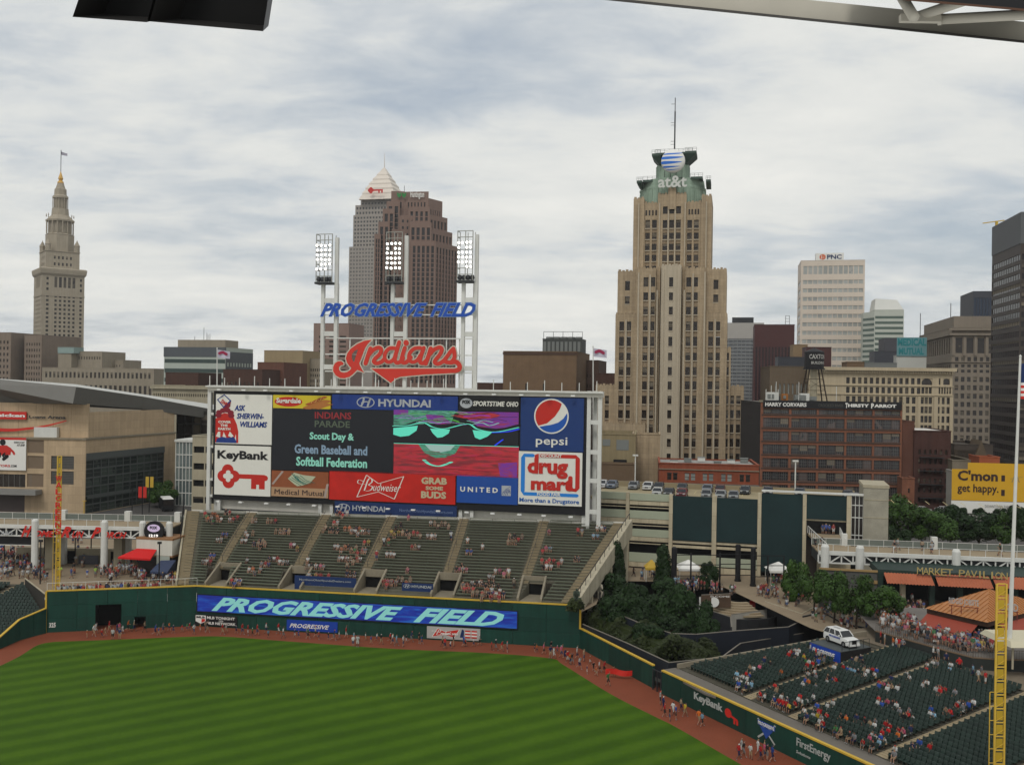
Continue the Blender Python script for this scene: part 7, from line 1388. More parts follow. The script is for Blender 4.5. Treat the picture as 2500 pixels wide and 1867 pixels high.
def make_car(label, L, Wd, prof, glassz, suv=False):
 """prof: (y along car from nose, height of shoulder, roof height or None)"""
 o = thing('parked_car' if not suv else 'display_car', label, 'car'); hw = Wd/2; rg = []
 for y, zb, zs, tw in prof: rg.append([(-hw*tw, y, zb), (-hw*tw*1.0, y, zb+(zs-zb)*.55), (-hw*tw*.93, y, zs), (hw*tw*.93, y, zs), (hw*tw, y, zb+(zs-zb)*.55), (hw*tw, y, zb)])
 mb = MB(); mb.loft(rg); bo = mb.build('body', CARP, o); mb = MB(); a, b_, c, d_, zt = glassz; zs = prof[len(prof)//2][2]-.02
 t1, t0 = .80, .93
 q0 = [(-hw*t0, a, zs), (hw*t0, a, zs), (hw*t0, d_, zs), (-hw*t0, d_, zs)]; q1 = [(-hw*t1*.97, b_, zt), (hw*t1*.97, b_, zt), (hw*t1*.97, c, zt), (-hw*t1*.97, c, zt)]
 mb.loft([q0, q1]); mb.build('windows', CGL, o)
 mb = MB(); mb.loft([[(-hw*t1, b_-.03, zt), (hw*t1, b_-.03, zt), (hw*t1, c+.03, zt), (-hw*t1, c+.03, zt)], [(-hw*t1*.9, b_+.1, zt+.07), (hw*t1*.9, b_+.1, zt+.07), (hw*t1*.9, c-.1, zt+.07), (-hw*t1*.9, c-.1, zt+.07)]]); mb.build('roof', CARP, o)
 pm = MB()
 for f in (0, .37, .70, 1):
  for s in (-1, 1):
   ya = a+(d_-a)*f; yb = b_+(c-b_)*f; pm.bar((s*hw*t0*1.005, ya, zs), (s*hw*t1*.99, yb, zt), .10, .07)
 po = pm.build('window_pillars', CARP, o); po['kind'] = 'stuff'
 wm = MB(); wm.T = Matrix.Rotation(math.pi/2, 4, 'Y'); r = .37 if suv else .32; wm.lathe([(r*.6, -.11), (r, -.10), (r, .10), (r*.6, .11)], 16); wme = wm.mesh('wheel', TYRE); rm = MB(); rm.T = wm.T; rm.lathe([(r*.55, -.125), (r*.55, .125)], 10); rme = rm.mesh('rim', RIM)
 for y in (L*.19, L*.81):
  for s in (-1, 1): wo = link('wheel', wme, o, (s*(hw-.1), y, r)); link('rim', rme, wo)
 for s in (-1, 1): bit(o, 'headlight', HLT, s*hw*.62-.2, s*hw*.62+.2, -.03, .08, .62 if not suv else .78, .80 if not suv else 1.0); bit(o, 'tail_light', TLT, s*hw*.72-.13, s*hw*.72+.13, L-.06, L+.03, .7, .95)
 bit(o, 'grille', BLACK, -hw*.36, hw*.36, -.03, .06, .50, .72 if not suv else .98); bit(o, 'bumper', CARP, -hw*.9, hw*.9, -.08, .05, .26, .46); bit(o, 'mirror', CARP, -hw-.13, -hw*.93, a+.35, a+.5, zs+.02, zs+.18); bit(o, 'mirror', CARP, hw*.93, hw+.13, a+.35, a+.5, zs+.02, zs+.18)
 return o
sedan = make_car('white sedan with its nose to the ballpark on the garage roof', 4.5, 1.8, [(0, .28, .62, .86), (.35, .2, .80, .97), (1.3, .2, .92, 1), (3.4, .2, .95, 1), (4.2, .22, .95, .96), (4.5, .3, .80, .88)], (1.05, 1.75, 3.2, 4.0, 1.40))
def setcol(o, c):
 o.color = (*c, 1)
 for ch in o.children: ch.color = (*c, 1)
CARS = [(1578, 1193, 12.5, (.55, .55, .53), 0), (1543, 1192, 12.5, (.20, .21, .22), 'grey sedan beside the white sedan on the garage roof'), (1606, 1193, 12.5, (.035, .035, .04), 'black car right of the white sedan on the garage roof'), (1663, 1194, 12.5, (.06, .065, .07), 'dark grey car in the rear row above the first green screen'),
  (1662, 1208, 3.2, (.14, .02, .025), 'maroon car in the front row above the first green screen'), (1724, 1195, 12.5, (.16, .18, .21), 'blue grey car left of the second garage column'), (1723, 1208, 3.2, (.18, .19, .19), 'silver car in the front row left of the second column'), (1757, 1196, 12.5, (.07, .015, .02), 'dark red car right of the second garage column'),
  (1757, 1209, 3.2, (.24, .25, .25), 'pale silver car in the front row right of the second column'), (1817, 1196, 12.5, (.045, .05, .055), 'dark car alone in the rear row above the second screen'), (1790, 1210, 3.2, (.15, .16, .16), 'grey car low in the front row above the second screen'), (1490, 1190, 12.5, (.14, .17, .22), 'blue grey car by the scoreboard posts on the garage roof'), (1466, 1190, 12.5, (.5, .5, .5), 'white car half behind the scoreboard posts'),
  (1602, 1206, 3.2, (.45, .45, .43), 'white car roof peeping over the pale parapet'), (1630, 1207, 3.2, (.05, .05, .05), 'black car roof peeping over the parapet by the column'), (1874, 1196, 12.5, (.04, .04, .05), 'black car behind the long screen coping'), (1952, 1196, 12.5, (.05, .06, .07), 'dark car beside the thin roof lamp'), (2072, 1198, 12.5, (.03, .03, .035), 'black car beside the stair tower'), (2090, 1200, 8, (.12, .12, .13), 'charcoal car touching the stair tower')]
def noff(fr, px, py, off): return fr.wp(fr.hit(px, py, off)[0], off, 0)
for i, (px_, py_, off, c, lb) in enumerate(CARS):
 x, y, _ = noff(FGp, px_, py_, off); c_ = sedan if i == 0 else copy_thing(sedan, label=lb); c_.location = (x, y, ZP+ztop+.01); c_.rotation_euler[2] = FGp.ang+R.uniform(-.06, .06); c_['group'] = 'cars parked on the garage roof'; setcol(c_, c)
sedan['group'] = 'cars parked on the garage roof'
for i, (px_, Y_, pyt, pyb, lb) in enumerate([(1550, 184, 1113, 1200, 'thin pale lamp post on the garage roof before the beige tower foot'), (1941, 176, 1127, 1205, 'thin pale lamp post on the garage roof before the brick loft')]):
 x, y, z = P(px_, pyb, Y_); h = P(px_, pyt, Y_)[2]-z; o = thing('roof_lamp', lb, 'lamp post', (x, y, ZP+ztop)); mb = MB(); h += z-(ZP+ztop); mb.tube((0, 0, 0), (0, 0, h), .12, 6); mb.build('pole', WHITE, o); bit(o, 'lamp_head', WHITE, -.5, .5, -.2, .2, h, h+.3)
# ---- walkway bridge on the right and ramp ----
fW = FR(1998, 1350, 147, 2600, 1366, 142, 0)
brr = bridge('white truss walkway bridge leading from the garage over the market pavilion', fW, 12.3, [(2014, .62), (2099, .62), (2334, .62)], 6.4, 0, fW.w, 1.72, 9.0)
for px_ in (2083, 2313): x = fW.hit(px_, 1330)[0]; bit(brr, 'rear_pillar', WHITE, x-.5, x+.4, 6.2, 7.0, 12.3, 14.2)
zr1 = gz(1302, 2010)+ZP; a0 = FGp.wp(gx(1972), -.2, 0); a1 = FGp.wp(gx(2050), -.2, 0); b0 = fW.wp(fW.hit(2019, 1335)[0], .3, 0); b1 = fW.wp(fW.hit(2083, 1335)[0], 5.8, 0)
ra = thing('entry_ramp', 'tan ramp with white railings joining the garage opening to the bridge', 'ramp', (0, 0, 0)); mb = MB(); mb.add([(a0[0], a0[1], zr1), (b0[0], b0[1], 12.3), (b1[0], b1[1], 12.3), (a1[0], a1[1], zr1), (a0[0], a0[1], zr1-.4), (b0[0], b0[1], 11.9), (b1[0], b1[1], 11.9), (a1[0], a1[1], zr1-.4)], [(0, 1, 2, 3), (4, 5, 1, 0), (5, 6, 2, 1), (6, 7, 3, 2)]); mb.build('ramp_floor', TAN, ra)
for (p, q) in ((a0, b0), (a1, b1)):
 mb = MB(); mb.bar((p[0], p[1], zr1+1.2), (q[0], q[1], 13.5), .1, .1); n = 9
 for i in range(n+1): f = i/n; x, y, z = p[0]+(q[0]-p[0])*f, p[1]+(q[1]-p[1])*f, zr1+(12.3-zr1)*f; mb.box(x-.05, x+.05, y-.05, y+.05, z, z+1.19)
 mb.build('railing', WHITE, ra)
bit(go, 'ramp_opening', VOID, gx(1969), gx(2065), -.05, .05, gz(1304, 2015), gz(1273, 2015)); bit(go, 'lower_window', GD, gx(1969), gx(1995), -.1, .1, 0, gz(1318, 1980)); bit(go, 'side_infill', CREAM, gx(1995), gx(2066), -.06, .2, 0, gz(1306, 2010))
# ---- market pavilion ----
fP = FR(2000, 1400, 141, 2600, 1425, 134.5, ZP); mk = thingF('market_pavilion', 'dark green market hall with gold lettering and orange tiled awnings under the bridge', 'pavilion', fP); mx_ = lambda px: fP.hit(px, 1400)[0]; mz = lambda py, px: fP.hit(px, py)[1]
DGN = mat('pavilion_green', (.02, .04, .032), .7, .25); zt = mz(1397, 2300); bit(mk, 'roof_slab', DGN, mx_(2143), fP.w, 0, 8, zt-.9, zt); bit(mk, 'grey_wall', mat('grey_block_wall', (.10, .10, .095), .9, .2), 0, mx_(2143), .2, .5, 0, mz(1390, 2080)); bit(mk, 'tan_band', mat('tan_band', (.32, .22, .10), .85, .1), 0, mx_(2143), .0, .19, mz(1394, 2080), mz(1389, 2080)); bit(mk, 'tan_band', mat('tan_band', (.32, .22, .10)), mx_(2100), mx_(2143), .0, .19, mz(1424, 2120), mz(1416, 2120))
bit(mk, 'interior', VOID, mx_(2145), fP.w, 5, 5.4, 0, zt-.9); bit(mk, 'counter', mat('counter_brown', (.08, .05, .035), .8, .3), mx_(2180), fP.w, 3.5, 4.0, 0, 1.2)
for px_ in (2150, 2205, 2276, 2345, 2418, 2480): bit(mk, 'pillar', DGN if px_ != 2205 else CREAM, mx_(px_)-.35, mx_(px_)+.35, -.1, .6, 0, zt-.95)
OT = mat('terracotta_awning', (.38, .125, .065), .85, .15, .5, 3)
for i, (a, b_, ya, yb) in enumerate(((2157, 2272, 1400, 1421), (2281, 2414, 1404, 1428), (2421, 2580, 1410, 1434))):
 x0, x1 = mx_(a), mx_(b_); z1, z0 = mz(ya, (a+b_)/2), mz(yb, (a+b_)/2); n = int((x1-x0)/.42); mb = MB()
 for k in range(n):
  xa, xb = x0+(x1-x0)*k/n, x0+(x1-x0)*(k+1)/n; xm = (xa+xb)/2
  mb.add([(xa, -.15, z1), (xm, -.15, z1+.1), (xb, -.15, z1), (xa+.25, -1.7, z0), (xm+.25, -1.7, z0+.12), (xb+.25, -1.7, z0)], [(3, 4, 1, 0), (4, 5, 2, 1)])
 mb.build('tiled_awning', OT, mk)
GLD = mat('gold_lettering', (.42, .33, .13), .6, .08); x0 = mx_(2236); sg = thing('letter_sign', 'gold capital lettering naming the market hall, below the bridge truss', 'sign', fP.wp(x0, -.7, mz(1398, 2236)), fP.ang)
for k, ch in enumerate('MARKET PAVILION'):
 if ch == ' ': continue
 xa = (mx_(2450)-x0)*k/14.6; text_part(ch, sg, GLD, xa+(.28 if ch == 'I' else 0), xa+(.5 if ch == 'I' else .82), -.012*k, 1.0-.012*k, y=0, bold=.0, name='letter')
bit(sg, 'sign_rail', DARKST, 0, mx_(2450)-x0, .0, .1, -.2, -.12)
# ---- kiosk with hip roof and its terrace ----
ZT_ = 7.1; ZE = 10.0; kA, kB, kC = G(2258, 1484, ZE), G(2410, 1519, ZE), G(2568, 1480, ZE); kD = (kA[0]+kC[0]-kB[0], kA[1]+kC[1]-kB[1]); kc = ((kA[0]+kC[0])/2, (kA[1]+kC[1])/2); kz = EYE+D(2396, 1438)[1]*kc[1]
kk = thing('grill_kiosk', 'grill kiosk with an orange ribbed hip roof and red awnings', 'kiosk', (kc[0], kc[1], ZT_)); loc = lambda p, z: (p[0]-kc[0], p[1]-kc[1], z-ZT_)
OR = mat('orange_metal_roof', (.40, .18, .065), .5, .12, .4, 3); ap = (0, 0, kz-ZT_)
for nm, (p, q) in (('roof_slope', (kA, kB)), ('roof_slope', (kB, kC)), ('roof_slope', (kC, kD)), ('roof_slope', (kD, kA))):
 P0, P1 = Vector(loc(p, ZE)), Vector(loc(q, ZE)); A_ = Vector(ap); mb = MB(); mb.add([P0, P1, A_], [(0, 1, 2)]); mb.build(nm, OR, kk); L_ = (P1-P0).length; n = int(L_/.55); sm = MB(); nn = (P1-P0).cross(A_-P0).normalized()*.05
 for i in range(1, n):
  f = i/n; s0 = P0+(P1-P0)*f; mid = (P0+P1)/2; up = (A_-mid); t_ = 1-abs(2*f-1); s1 = s0+up*t_; sm.bar(s0+nn, s1+nn, .05, .09)
 sm.build('roof_seams', OR, kk)['kind'] = 'stuff'
mb = MB(); fp_ = [loc(p, 0) for p in (kA, kB, kC, kD)]; mb.prism([(x*.97, y*.97) for x, y, _ in fp_], ZE-ZT_-.6, ZE-ZT_-.02); mb.build('eave', mat('eave_dark', (.05, .025, .015), .8, .2), kk)
mb = MB(); mb.prism([(x*.66, y*.66) for x, y, _ in fp_], 0, ZE-ZT_-.6); mb.build('booth', VOID, kk)
for (p, q, f0, f1) in ((kA, kB, -.02, .86), (kB, kC, .16, 1.0)):
 P0, P1 = Vector(loc(p, 0)), Vector(loc(q, 0)); d_ = (P1-P0); out_ = Vector((d_.y, -d_.x, 0)).normalized(); s0, s1 = P0+d_*f0, P0+d_*f1; z1, z0 = ZE-ZT_-.55, ZE-ZT_-1.75; mb = MB(); v = lambda b__, z, k: (b__.x*.93+out_.x*k, b__.y*.93+out_.y*k, z)
 mb.add([v(s0, z0, 2.1), v(s1, z0, 2.1), v(s1, z1, 0), v(s0, z1, 0), v(s0, z0-.25, 2.1), v(s1, z0-.25, 2.1)], [(0, 1, 2, 3), (4, 5, 1, 0)]); mb.build('red_awning', mat('brick_red_awning', (.30, .065, .04), .8, .08), kk); mb = MB(); mb.bar(v(s0, z1+.1, 0), v(s1, z1+.1, 0), .1, .14); mb.build('awning_rail', WHITE, kk)
def slope_sign(label, pts, txt):
 (pa, ya), (pb, yb) = pts; Yq = kc[1]-4.4; A_ = P(pa, ya, Yq+1.2); B_ = P(pb, yb, Yq-.3); f = Frame(A_[:2], B_[:2]); o = thing('letter_sign', label, 'sign', (A_[0], A_[1]-.6, min(A_[2], B_[2])-.55), f.ang)
 text_part(txt, o, mat('sign_grey', (.36, .36, .36), .6, .05), 0, f.w, 0, .95, y=0, bold=.02, name='lettering'); [bit(o, 'support', mat('support_red', (.16, .03, .02), .7, .1), f.w*q-.05, f.w*q+.05, .02, .1, -1.1, 0) for q in (.1, .42, .95)]; bit(o, 'bottom_bar', mat('support_red', (.16, .03, .02)), 0, f.w, .02, .1, -.08, 0)
slope_sign('grey tool brand lettering standing on the left slope of the orange roof', ((2311, 1460), (2384, 1470)), 'RIDGID JOBSITE'); slope_sign('grey tool brand lettering on the orange roof behind the yellow pole', ((2424, 1472), (2480, 1466)), 'RIDGID')
TG = mat('terrace_grey', (.17, .155, .14), .95, .25, .4, 3)
tf = [G(2137, 1540, ZT_), G(2313, 1589, ZT_), G(2375, 1605, ZT_), G(2445, 1610, ZT_), G(2560, 1612, ZT_)]
mb = MB(); q = [(x, y, ZT_) for x, y in tf]+[(75, 108, ZT_), (75, 128, ZT_), (56, 133, ZT_), (tf[0][0]+1, 128, ZT_)]; mb.add(q, [tuple(range(len(q)))]); o = mb.build('terrace_floor', TG); o['kind'] = 'structure'
for i in range(4):
 f = Frame(tf[i], tf[i+1], 5.0); o = thingF('terrace_wall', ['dark terrace wall with mesh fence, stretch nearest the shrubs by the display car', 'dark terrace wall with mesh fence, short middle stretch', 'dark terrace wall with mesh fence beside the yellow pole', 'dark terrace wall with mesh fence right of the yellow pole'][i], 'wall', f); bit(o, 'wall', mat('terrace_black', (.03, .035, .032), .8, .3), 0, f.w, 0, .3, 0, 2.05); bit(o, 'coping', mat('coping_brown', (.16, .11, .07), .8, .2), 0, f.w, -.05, .35, 2.05, 2.15)
 mb = MB(); n = int(f.w/.28); [mb.box(f.w*k/n-.015, f.w*k/n+.015, .1, .13, 2.15, 3.1) for k in range(n+1)]; mb.box(0, f.w, .08, .15, 3.1, 3.16); mb.build('fence', mat('mesh_brown', (.10, .08, .06), .7, .2), o)['kind'] = 'stuff'
cu = thing('cream_umbrella', 'flat cream canopy right of the yellow pole', 'canopy', (*G(2475, 1620, 7.1), 7.1)); mb = MB(); mb.loft([[(-1.9, -3, 2.6), (4.5, -2.6, 2.6), (5, 3, 2.6), (-2.4, 3, 2.6)], [(-1.7, -2.5, 3.2), (4.3, -2.2, 3.2), (4.6, 2.4, 3.2), (-2.1, 2.4, 3.2)]]); mb.build('canopy_top', mat('canvas_cream', (.55, .51, .38), .8, .06), cu); [bit(cu, 'pole', CREAM, x-.08, x+.08, y-.08, y+.08, 0, 2.6) for x, y in ((-1.2, -2), (3.5, -2), (3.8, 2))]
# ---- seats ----
sm_ = MB(); sm_.box(-.23, .23, .0, .42, .40, .46); sm_.add([(-.23, .40, .44), (.23, .40, .44), (.23, .52, .86), (-.23, .52, .86), (-.23, .45, .44), (.23, .45, .44), (.23, .57, .86), (-.23, .57, .86)], [(1, 0, 3, 2), (4, 5, 6, 7), (3, 7, 6, 2), (0, 4, 7, 3), (5, 1, 2, 6)]); sm_.box(-.26, -.22, .1, .4, 0, .58); SEATM = sm_.mesh('seat', GSEAT)
SA_ = math.atan2(sn[1], sn[0])-math.pi/2; PITCH = .86; SEATS = []
def zs_(d): return 2.9+.13*(d-3)
def seat_section(label, a0, a1, d0, d1, skip=None, cap=300):
 o = thing('seating_section', label, 'seats', SP(0, 0, 0), math.atan2(sw[1], sw[0])); k = 0; lst = []; d = d0; row = 0
 while d < d1:
  n = int((a1-a0)/.54)
  for i in range(n):
   a = a0+(a1-a0)*(i+.5)/n
   if skip and skip(a, d): continue
   lst.append((a, d, row, i))
  d += PITCH; row += 1
 for (a, d, r_, i_) in lst: SEATS.append((a, d, r_, label, i_))
 lst.sort(key=lambda q: q[1]-q[0]*.2)
 for (a, d, _, _i) in lst[:cap]: link('seat', SEATM, o, (a, d, zs_(d)))
 if lst[cap:]:
  mb = MB()
  for (a, d, _, _i) in lst[cap:]: mb.T = Matrix.Translation((a, d, zs_(d))); mb.add([tuple(v.co) for v in SEATM.vertices], [tuple(p.vertices) for p in SEATM.polygons])
  mb.build('far_seats', GSEAT, o)['kind'] = 'stuff'
 return o
# local frame of a section: x along the wall, y away from the field
plat = lambda a, d: 7.2 < a < 13.2 and 16.8 < d < 26
edgeL = lambda a, d: a < 2.6-(d-2.5)*-.32+0 if False else a < (2.2 if d < 4 else 2.2+(d-4)*.28)
seat_section('green seats nearest the bullpen, left of the first stair', 1.2, 12.5, 3.2, 24.5, lambda a, d: plat(a, d) or edgeL(a, d) or (a > 7 and d > 17))
seat_section('narrow block of green seats between the first and second stair', 13.9, 19.4, 3.2, 24.8)
seat_section('wide block of green seats between the second and third stair', 20.8, 31.0, 2.6, 24.8)
seat_section('green seats between the third stair and the yellow foul pole', 32.4, 40.5, 2.6, 23.6)
seat_section('green seats right of the yellow foul pole at the picture corner', 41.8, 52, 2.6, 22)
stn = thing('grandstand', 'stepped concrete grandstand under the green seats', 'stand', SP(0, 0, 0), math.atan2(sw[1], sw[0])); mb = MB(); d = 2.6; SG = mat('stand_tan', (.085, .078, .058), .95, .25, .5, 4)
AT = mat('stair_tan', (.33, .27, .175), .95, .25, .5, 4)
while d < 25.4: a_ = max(.8, 1.0+(max(d-4, 0))*.28); mb.box(a_, 60, d-.05, d+PITCH-.05, -1, zs_(d)-.02); d += PITCH
mb.build('steps', SG, stn); mb = MB(); bit(stn, 'front_ledge', mat('ledge_grey', (.16, .145, .125), .95, .2), .3, 60, .31, 2.55, 1.0, 2.72); bit(stn, 'rear_concourse', mat('concourse_tan', (.20, .165, .12), .95, .2), 5, 62, 25.0, 31, 1, 5.78)
mb = MB(); mb.add([(.6, 2.5, 0), (8.0, 27, 0), (8.0, 27, 6.5), (.6, 2.5, 3.3), (.9, 2.4, 0), (8.3, 26.9, 0), (8.3, 26.9, 6.5), (.9, 2.4, 3.3)], [(1, 0, 3, 2), (4, 5, 6, 7), (3, 7, 6, 2), (0, 4, 7, 3)]); mb.build('side_wall', CONC, stn)
for i, (a, w_) in enumerate(((13.2, .6), (20.1, .62), (31.7, .62), (41.1, .6))):
 o = thing('aisle_stairs', ['tan stair flight nearest the bullpen among the green seats', 'long tan stair flight second from the bullpen', 'long tan stair flight before the foul pole', 'tan stair flight behind the foul pole'][i], 'stairs', SP(0, 0, 0), math.atan2(sw[1], sw[0])); d = 2.6
 while d < 25: bit(o, 'step', AT, a-w_, a+w_, d-.05, d+PITCH*.5-.05, zs_(d)-.02+.002, zs_(d)+.0); bit(o, 'step', AT, a-w_, a+w_, d+PITCH*.5-.05, d+PITCH-.05, zs_(d)-.02+.002, zs_(d)+.075); d += PITCH
# bullpen roof strip, grass and clay patches
def poly_px(name, pts, z, m, kind='structure', th=0.0):
 q = [G(p[0], p[1], z) for p in pts]
 if th: mb = MB(); mb.prism(q, z-th, z); o = mb.build(name, m); return o
 return sheet(name, q, z, m, kind)
o = thing('bullpen_roof', 'flat grey bullpen roof in the corner behind the low wall', 'roof', (0, 0, 0)); mb = MB(); mb.prism([G(*p, 2.74) for p in ((1622, 1637), (1664, 1631), (1742, 1669), (1748, 1700), (1720, 1690))], 2.5, 2.74); mb.build('slab', mat('ledge_grey', (.16, .145, .125)), o)
poly_px('bullpen_grass', [(1715, 1642), (1800, 1614), (1830, 1618), (1745, 1665)], .93, gm); poly_px('bullpen_clay', [(1692, 1643), (1722, 1640), (1752, 1655), (1742, 1668), (1716, 1664)], .95, TRACK)
# dark walls around the bullpens and the park
DWL = mat('black_windscreen', (.014, .017, .024), .8, .3, .3, 2); LNE = mat('thin_grey_rail', (.20, .18, .15), .6, .1)
def dark_wall(label, pts, z, zb, m=DWL, cap=.07, capm=LNE):
 o = thing('park_wall', label, 'wall', (0, 0, 0)); q = [G(p[0], p[1], z) for p in pts]
 for a, b_ in zip(q, q[1:]): mb = MB(); mb.bar((a[0], a[1], (z+zb)/2), (b_[0], b_[1], (z+zb)/2), .15, z-zb); mb.build('wall_section', m, o); mb = MB(); mb.bar((a[0], a[1], z+cap/2), (b_[0], b_[1], z+cap/2), .18, cap); mb.build('top_rail', capm, o)
 return o
dark_wall('black windscreen wall just behind the low green wall, below the hedge', [(1422, 1523), (1532, 1570), (1633, 1617)], 3.4, .9); dark_wall('black bullpen screen from the hedge end to the seats', [(1633, 1617), (1762, 1604), (1808, 1570), (1962, 1545)], 3.2, .9)
dark_wall('dark blue screen wall above the bullpens', [(1700, 1548), (1790, 1540), (1925, 1530), (1985, 1502), (2030, 1490)], 4.6, .9, mat('blue_black_screen', (.012, .016, .026), .8, .3, .3, 2)); dark_wall('dark rail behind the hedge', [(1478, 1484), (1560, 1520), (1640, 1546), (1700, 1548)], 4.4, .9, mat('blue_black_screen', (.012, .016, .026)))
dark_wall('dark retaining wall stepping down from the tan park terrace', [(1868, 1468), (1958, 1498), (1990, 1480)], 5.0, .9, mat('slate_wall', (.035, .036, .042), .85, .25), capm=CREAM)
dark_wall('dark retaining wall left of the round park steps', [(1728, 1488), (1784, 1506), (1786, 1530)], 4.6, .9, mat('slate_wall', (.035, .036, .042)))
dark_wall('pale low wall facing behind the round park steps', [(1786, 1500), (1872, 1488)], 4.2, .9, mat('pale_wall_panels', (.36, .34, .30), .8, .15, .8, 3)); dark_wall('brown curved sign wall in the park', [(1712, 1452), (1784, 1449)], 6.6, 4.6, mat('brown_sign_wall', (.11, .07, .045), .8, .25))
dark_wall('black screen wall below the display platform and the park trees', [(1960, 1503), (2010, 1492), (2060, 1520), (2140, 1537)], 5.2, .9)
o = thing('park_sign', 'white round flower logo and small window board on the brown park wall', 'sign', (*G(1720, 1475, 5.0), 5.0)); ik = Ink(lambda x, z: (x, z), -.6); ik.disc((1.3, .5), .75, n=20); ik.build('white_disc', WPAINT, o); bit(o, 'white_panel', WPAINT, -.9, .5, -.5, -.4, -.8, 1.2); bit(o, 'dark_square', DARKST, -.1, .35, -.53, -.504, .1, .8); bit(o, 'dark_square', DARKST, -.1, .35, -.53, -.504, -.7, -.1); text_part('WELCOME', o, WPAINT, -.2, 3.6, 1.25, 1.5, y=-.6)
bn_ = thing('banner', 'red narrow banner on the pale low wall in the park', 'banner', (*G(1833, 1512, 1.2), 1.2)); bit(bn_, 'cloth', RED, -.45, .45, -.9, -.8, .6, 3.2); o = thing('banner', 'pale orange wide banner on the pale low wall', 'banner', (*G(1798, 1513, 1.2), 1.2)); bit(o, 'cloth', mat('salmon_cloth', (.42, .20, .12), .8, .15), -1.0, 1.1, -.9, -.8, .9, 3.0)
cA_ = G(1800, 1462, 5.0); o = thing('round_steps', 'curved tan amphitheatre steps in the park', 'steps', (cA_[0], cA_[1], 3.4))
for k in range(6):
 mb = MB(); r0, r1 = 2.6+k*.62, 8; n = 14; A0, A1 = math.radians(195), math.radians(300); z = 1.6-k*.24
 ring_ = [(r0*math.cos(A0+(A1-A0)*i/n), r0*math.sin(A0+(A1-A0)*i/n)) for i in range(n+1)]; rin = [(x*.72, y*.72) for x, y in ring_][::-1]; mb.prism(ring_+rin, z-.24, z); mb.build('step', TAN, o)
mb = MB(); mb.lathe([(6.2, -2.4), (6.2, 0.05), (6.5, .05), (6.5, -2.4)], 24); mb.build('round_wall', mat('black_ring_wall', (.02, .02, .022), .7, .2), o)
# ---- tents and park furniture ----
for i, (px_, py_, w_, m_, lb) in enumerate([(1680, 1405, 3.4, WPAINT, 'white pointed canopy tent in the park behind the hedge trees'), (1900, 1410, 3.4, WPAINT, 'white pointed canopy tent beside the park tree near the garage'), (1590, 1405, 2.0, YEL, 'yellow parasol roof over a cart behind the hedge trees')]):
 g_ = G(px_, py_+12, 5); o = thing('canopy_tent', lb, 'tent', (*g_, 5.0)); h = 2.3; mb = MB(); mb.loft([[(-w_/2*1.15, -w_/2, h), (w_/2*1.15, -w_/2, h), (w_/2*1.15, w_/2, h), (-w_/2*1.15, w_/2, h)], [(-.1, -.1, h+1.2), (.1, -.1, h+1.2), (.1, .1, h+1.2), (-.1, .1, h+1.2)]]); mb.build('canopy', m_, o); bit(o, 'valance', m_, -w_/2*1.15, w_/2*1.15, -w_/2-.01, -w_/2+.01, h-.35, h)
 [bit(o, 'tent_leg', WHITE, x-.04, x+.04, y-.04, y+.04, 0, h) for x in (-w_/2, w_/2) for y in (-w_/2+.1, w_/2)]
for i, (px_, py_, h, t_) in enumerate([(1645, 1430, 6.2, .45), (1686, 1432, 5.4, .14), (1757, 1428, 5.2, .14), (1801, 1418, 6.0, .45), (1838, 1430, 6.2, .42), (1874, 1432, 5.0, .14), (1913, 1432, 4.8, .12), (1462, 1408, 4, .12)]):
 o = thing('park_post', ['thick black round post left of the white tent', 'thin black post in front of the white tent', 'thin black post between the two park trees', 'thick black round post behind the park steps', 'thick black round post at the foot of the garage', 'thin black post left of the far white tent', 'thin black post right of the far white tent', 'thin black post under the diagonal beam'][i], 'post', (*G(px_, py_, 5), 5.0)); mb = MB(); mb.lathe([(t_, 0), (t_, h), (t_*.6, h+.15)], 12); mb.build('post', BLACK, o)
 mb = MB(); mb.lathe([(t_*1.25, .0), (t_*1.25, .3)], 12); mb.build('post_base', BLACK, o)
for i, (pa, pb, py_) in enumerate([(1645, 1760, 1430), (1757, 1840, 1428), (1838, 1915, 1432)]):
 A_, B_ = G(pa, py_, 5), G(pb, py_, 5); f = Frame(A_, B_, 5.0); o = thingF('park_railing', ['dark triple bar railing before the white tent', 'dark triple bar railing behind the park steps', 'dark triple bar railing by the far white tent'][i], 'railing', f); [bit(o, 'bar', BLACK, 0, f.w, 0, .1, z, z+.12) for z in (1.6, 3.4, 5.0)]
# ---- display platform and its car ----
dp = thing('display_platform', 'blue fronted display platform with slanted white insurer name', 'platform', SP(7.9, 17.4, 4.6), math.atan2(sw[1], sw[0])); bit(dp, 'platform_top', mat('platform_grey', (.075, .085, .085), .7, .2), 0, 4.85, 0, 5.2, 1.42, 1.5); bit(dp, 'blue_front', mat('deep_blue', (.012, .06, .36)), 0, 4.85, -.05, .05, 0, 1.42); bit(dp, 'dark_side', BLACK, 4.75, 4.84, .06, 5.2, 0, 1.42); bit(dp, 'rear_skirt', BLACK, 0, 4.7, 5.1, 5.19, 0, 1.42)
text_part('PROGRESSIVE', dp, WPAINT, .45, 4.1, .45, 1.05, y=-.07, shear=.35, bold=.03); mb = MB(); [mb.tube((4.75, y, 1.5), (4.75, y, 2.5), .03, 4) for y in (.4, 1.6, 2.8, 4.0, 5.0)]; mb.bar((4.75, .4, 2.5), (4.75, 5.0, 2.5), .05, .05); mb.build('rail', BLACK, dp)
suv = make_car('white insurer display car on the blue fronted platform above the seats', 4.5, 1.85, [(0, .38, .80, .88), (.3, .3, 1.0, .98), (1.25, .3, 1.10, 1), (3.2, .3, 1.16, 1), (4.3, .32, 1.16, .97), (4.5, .42, 1.0, .92)], (1.15, 1.75, 4.05, 4.45, 1.72), suv=True)
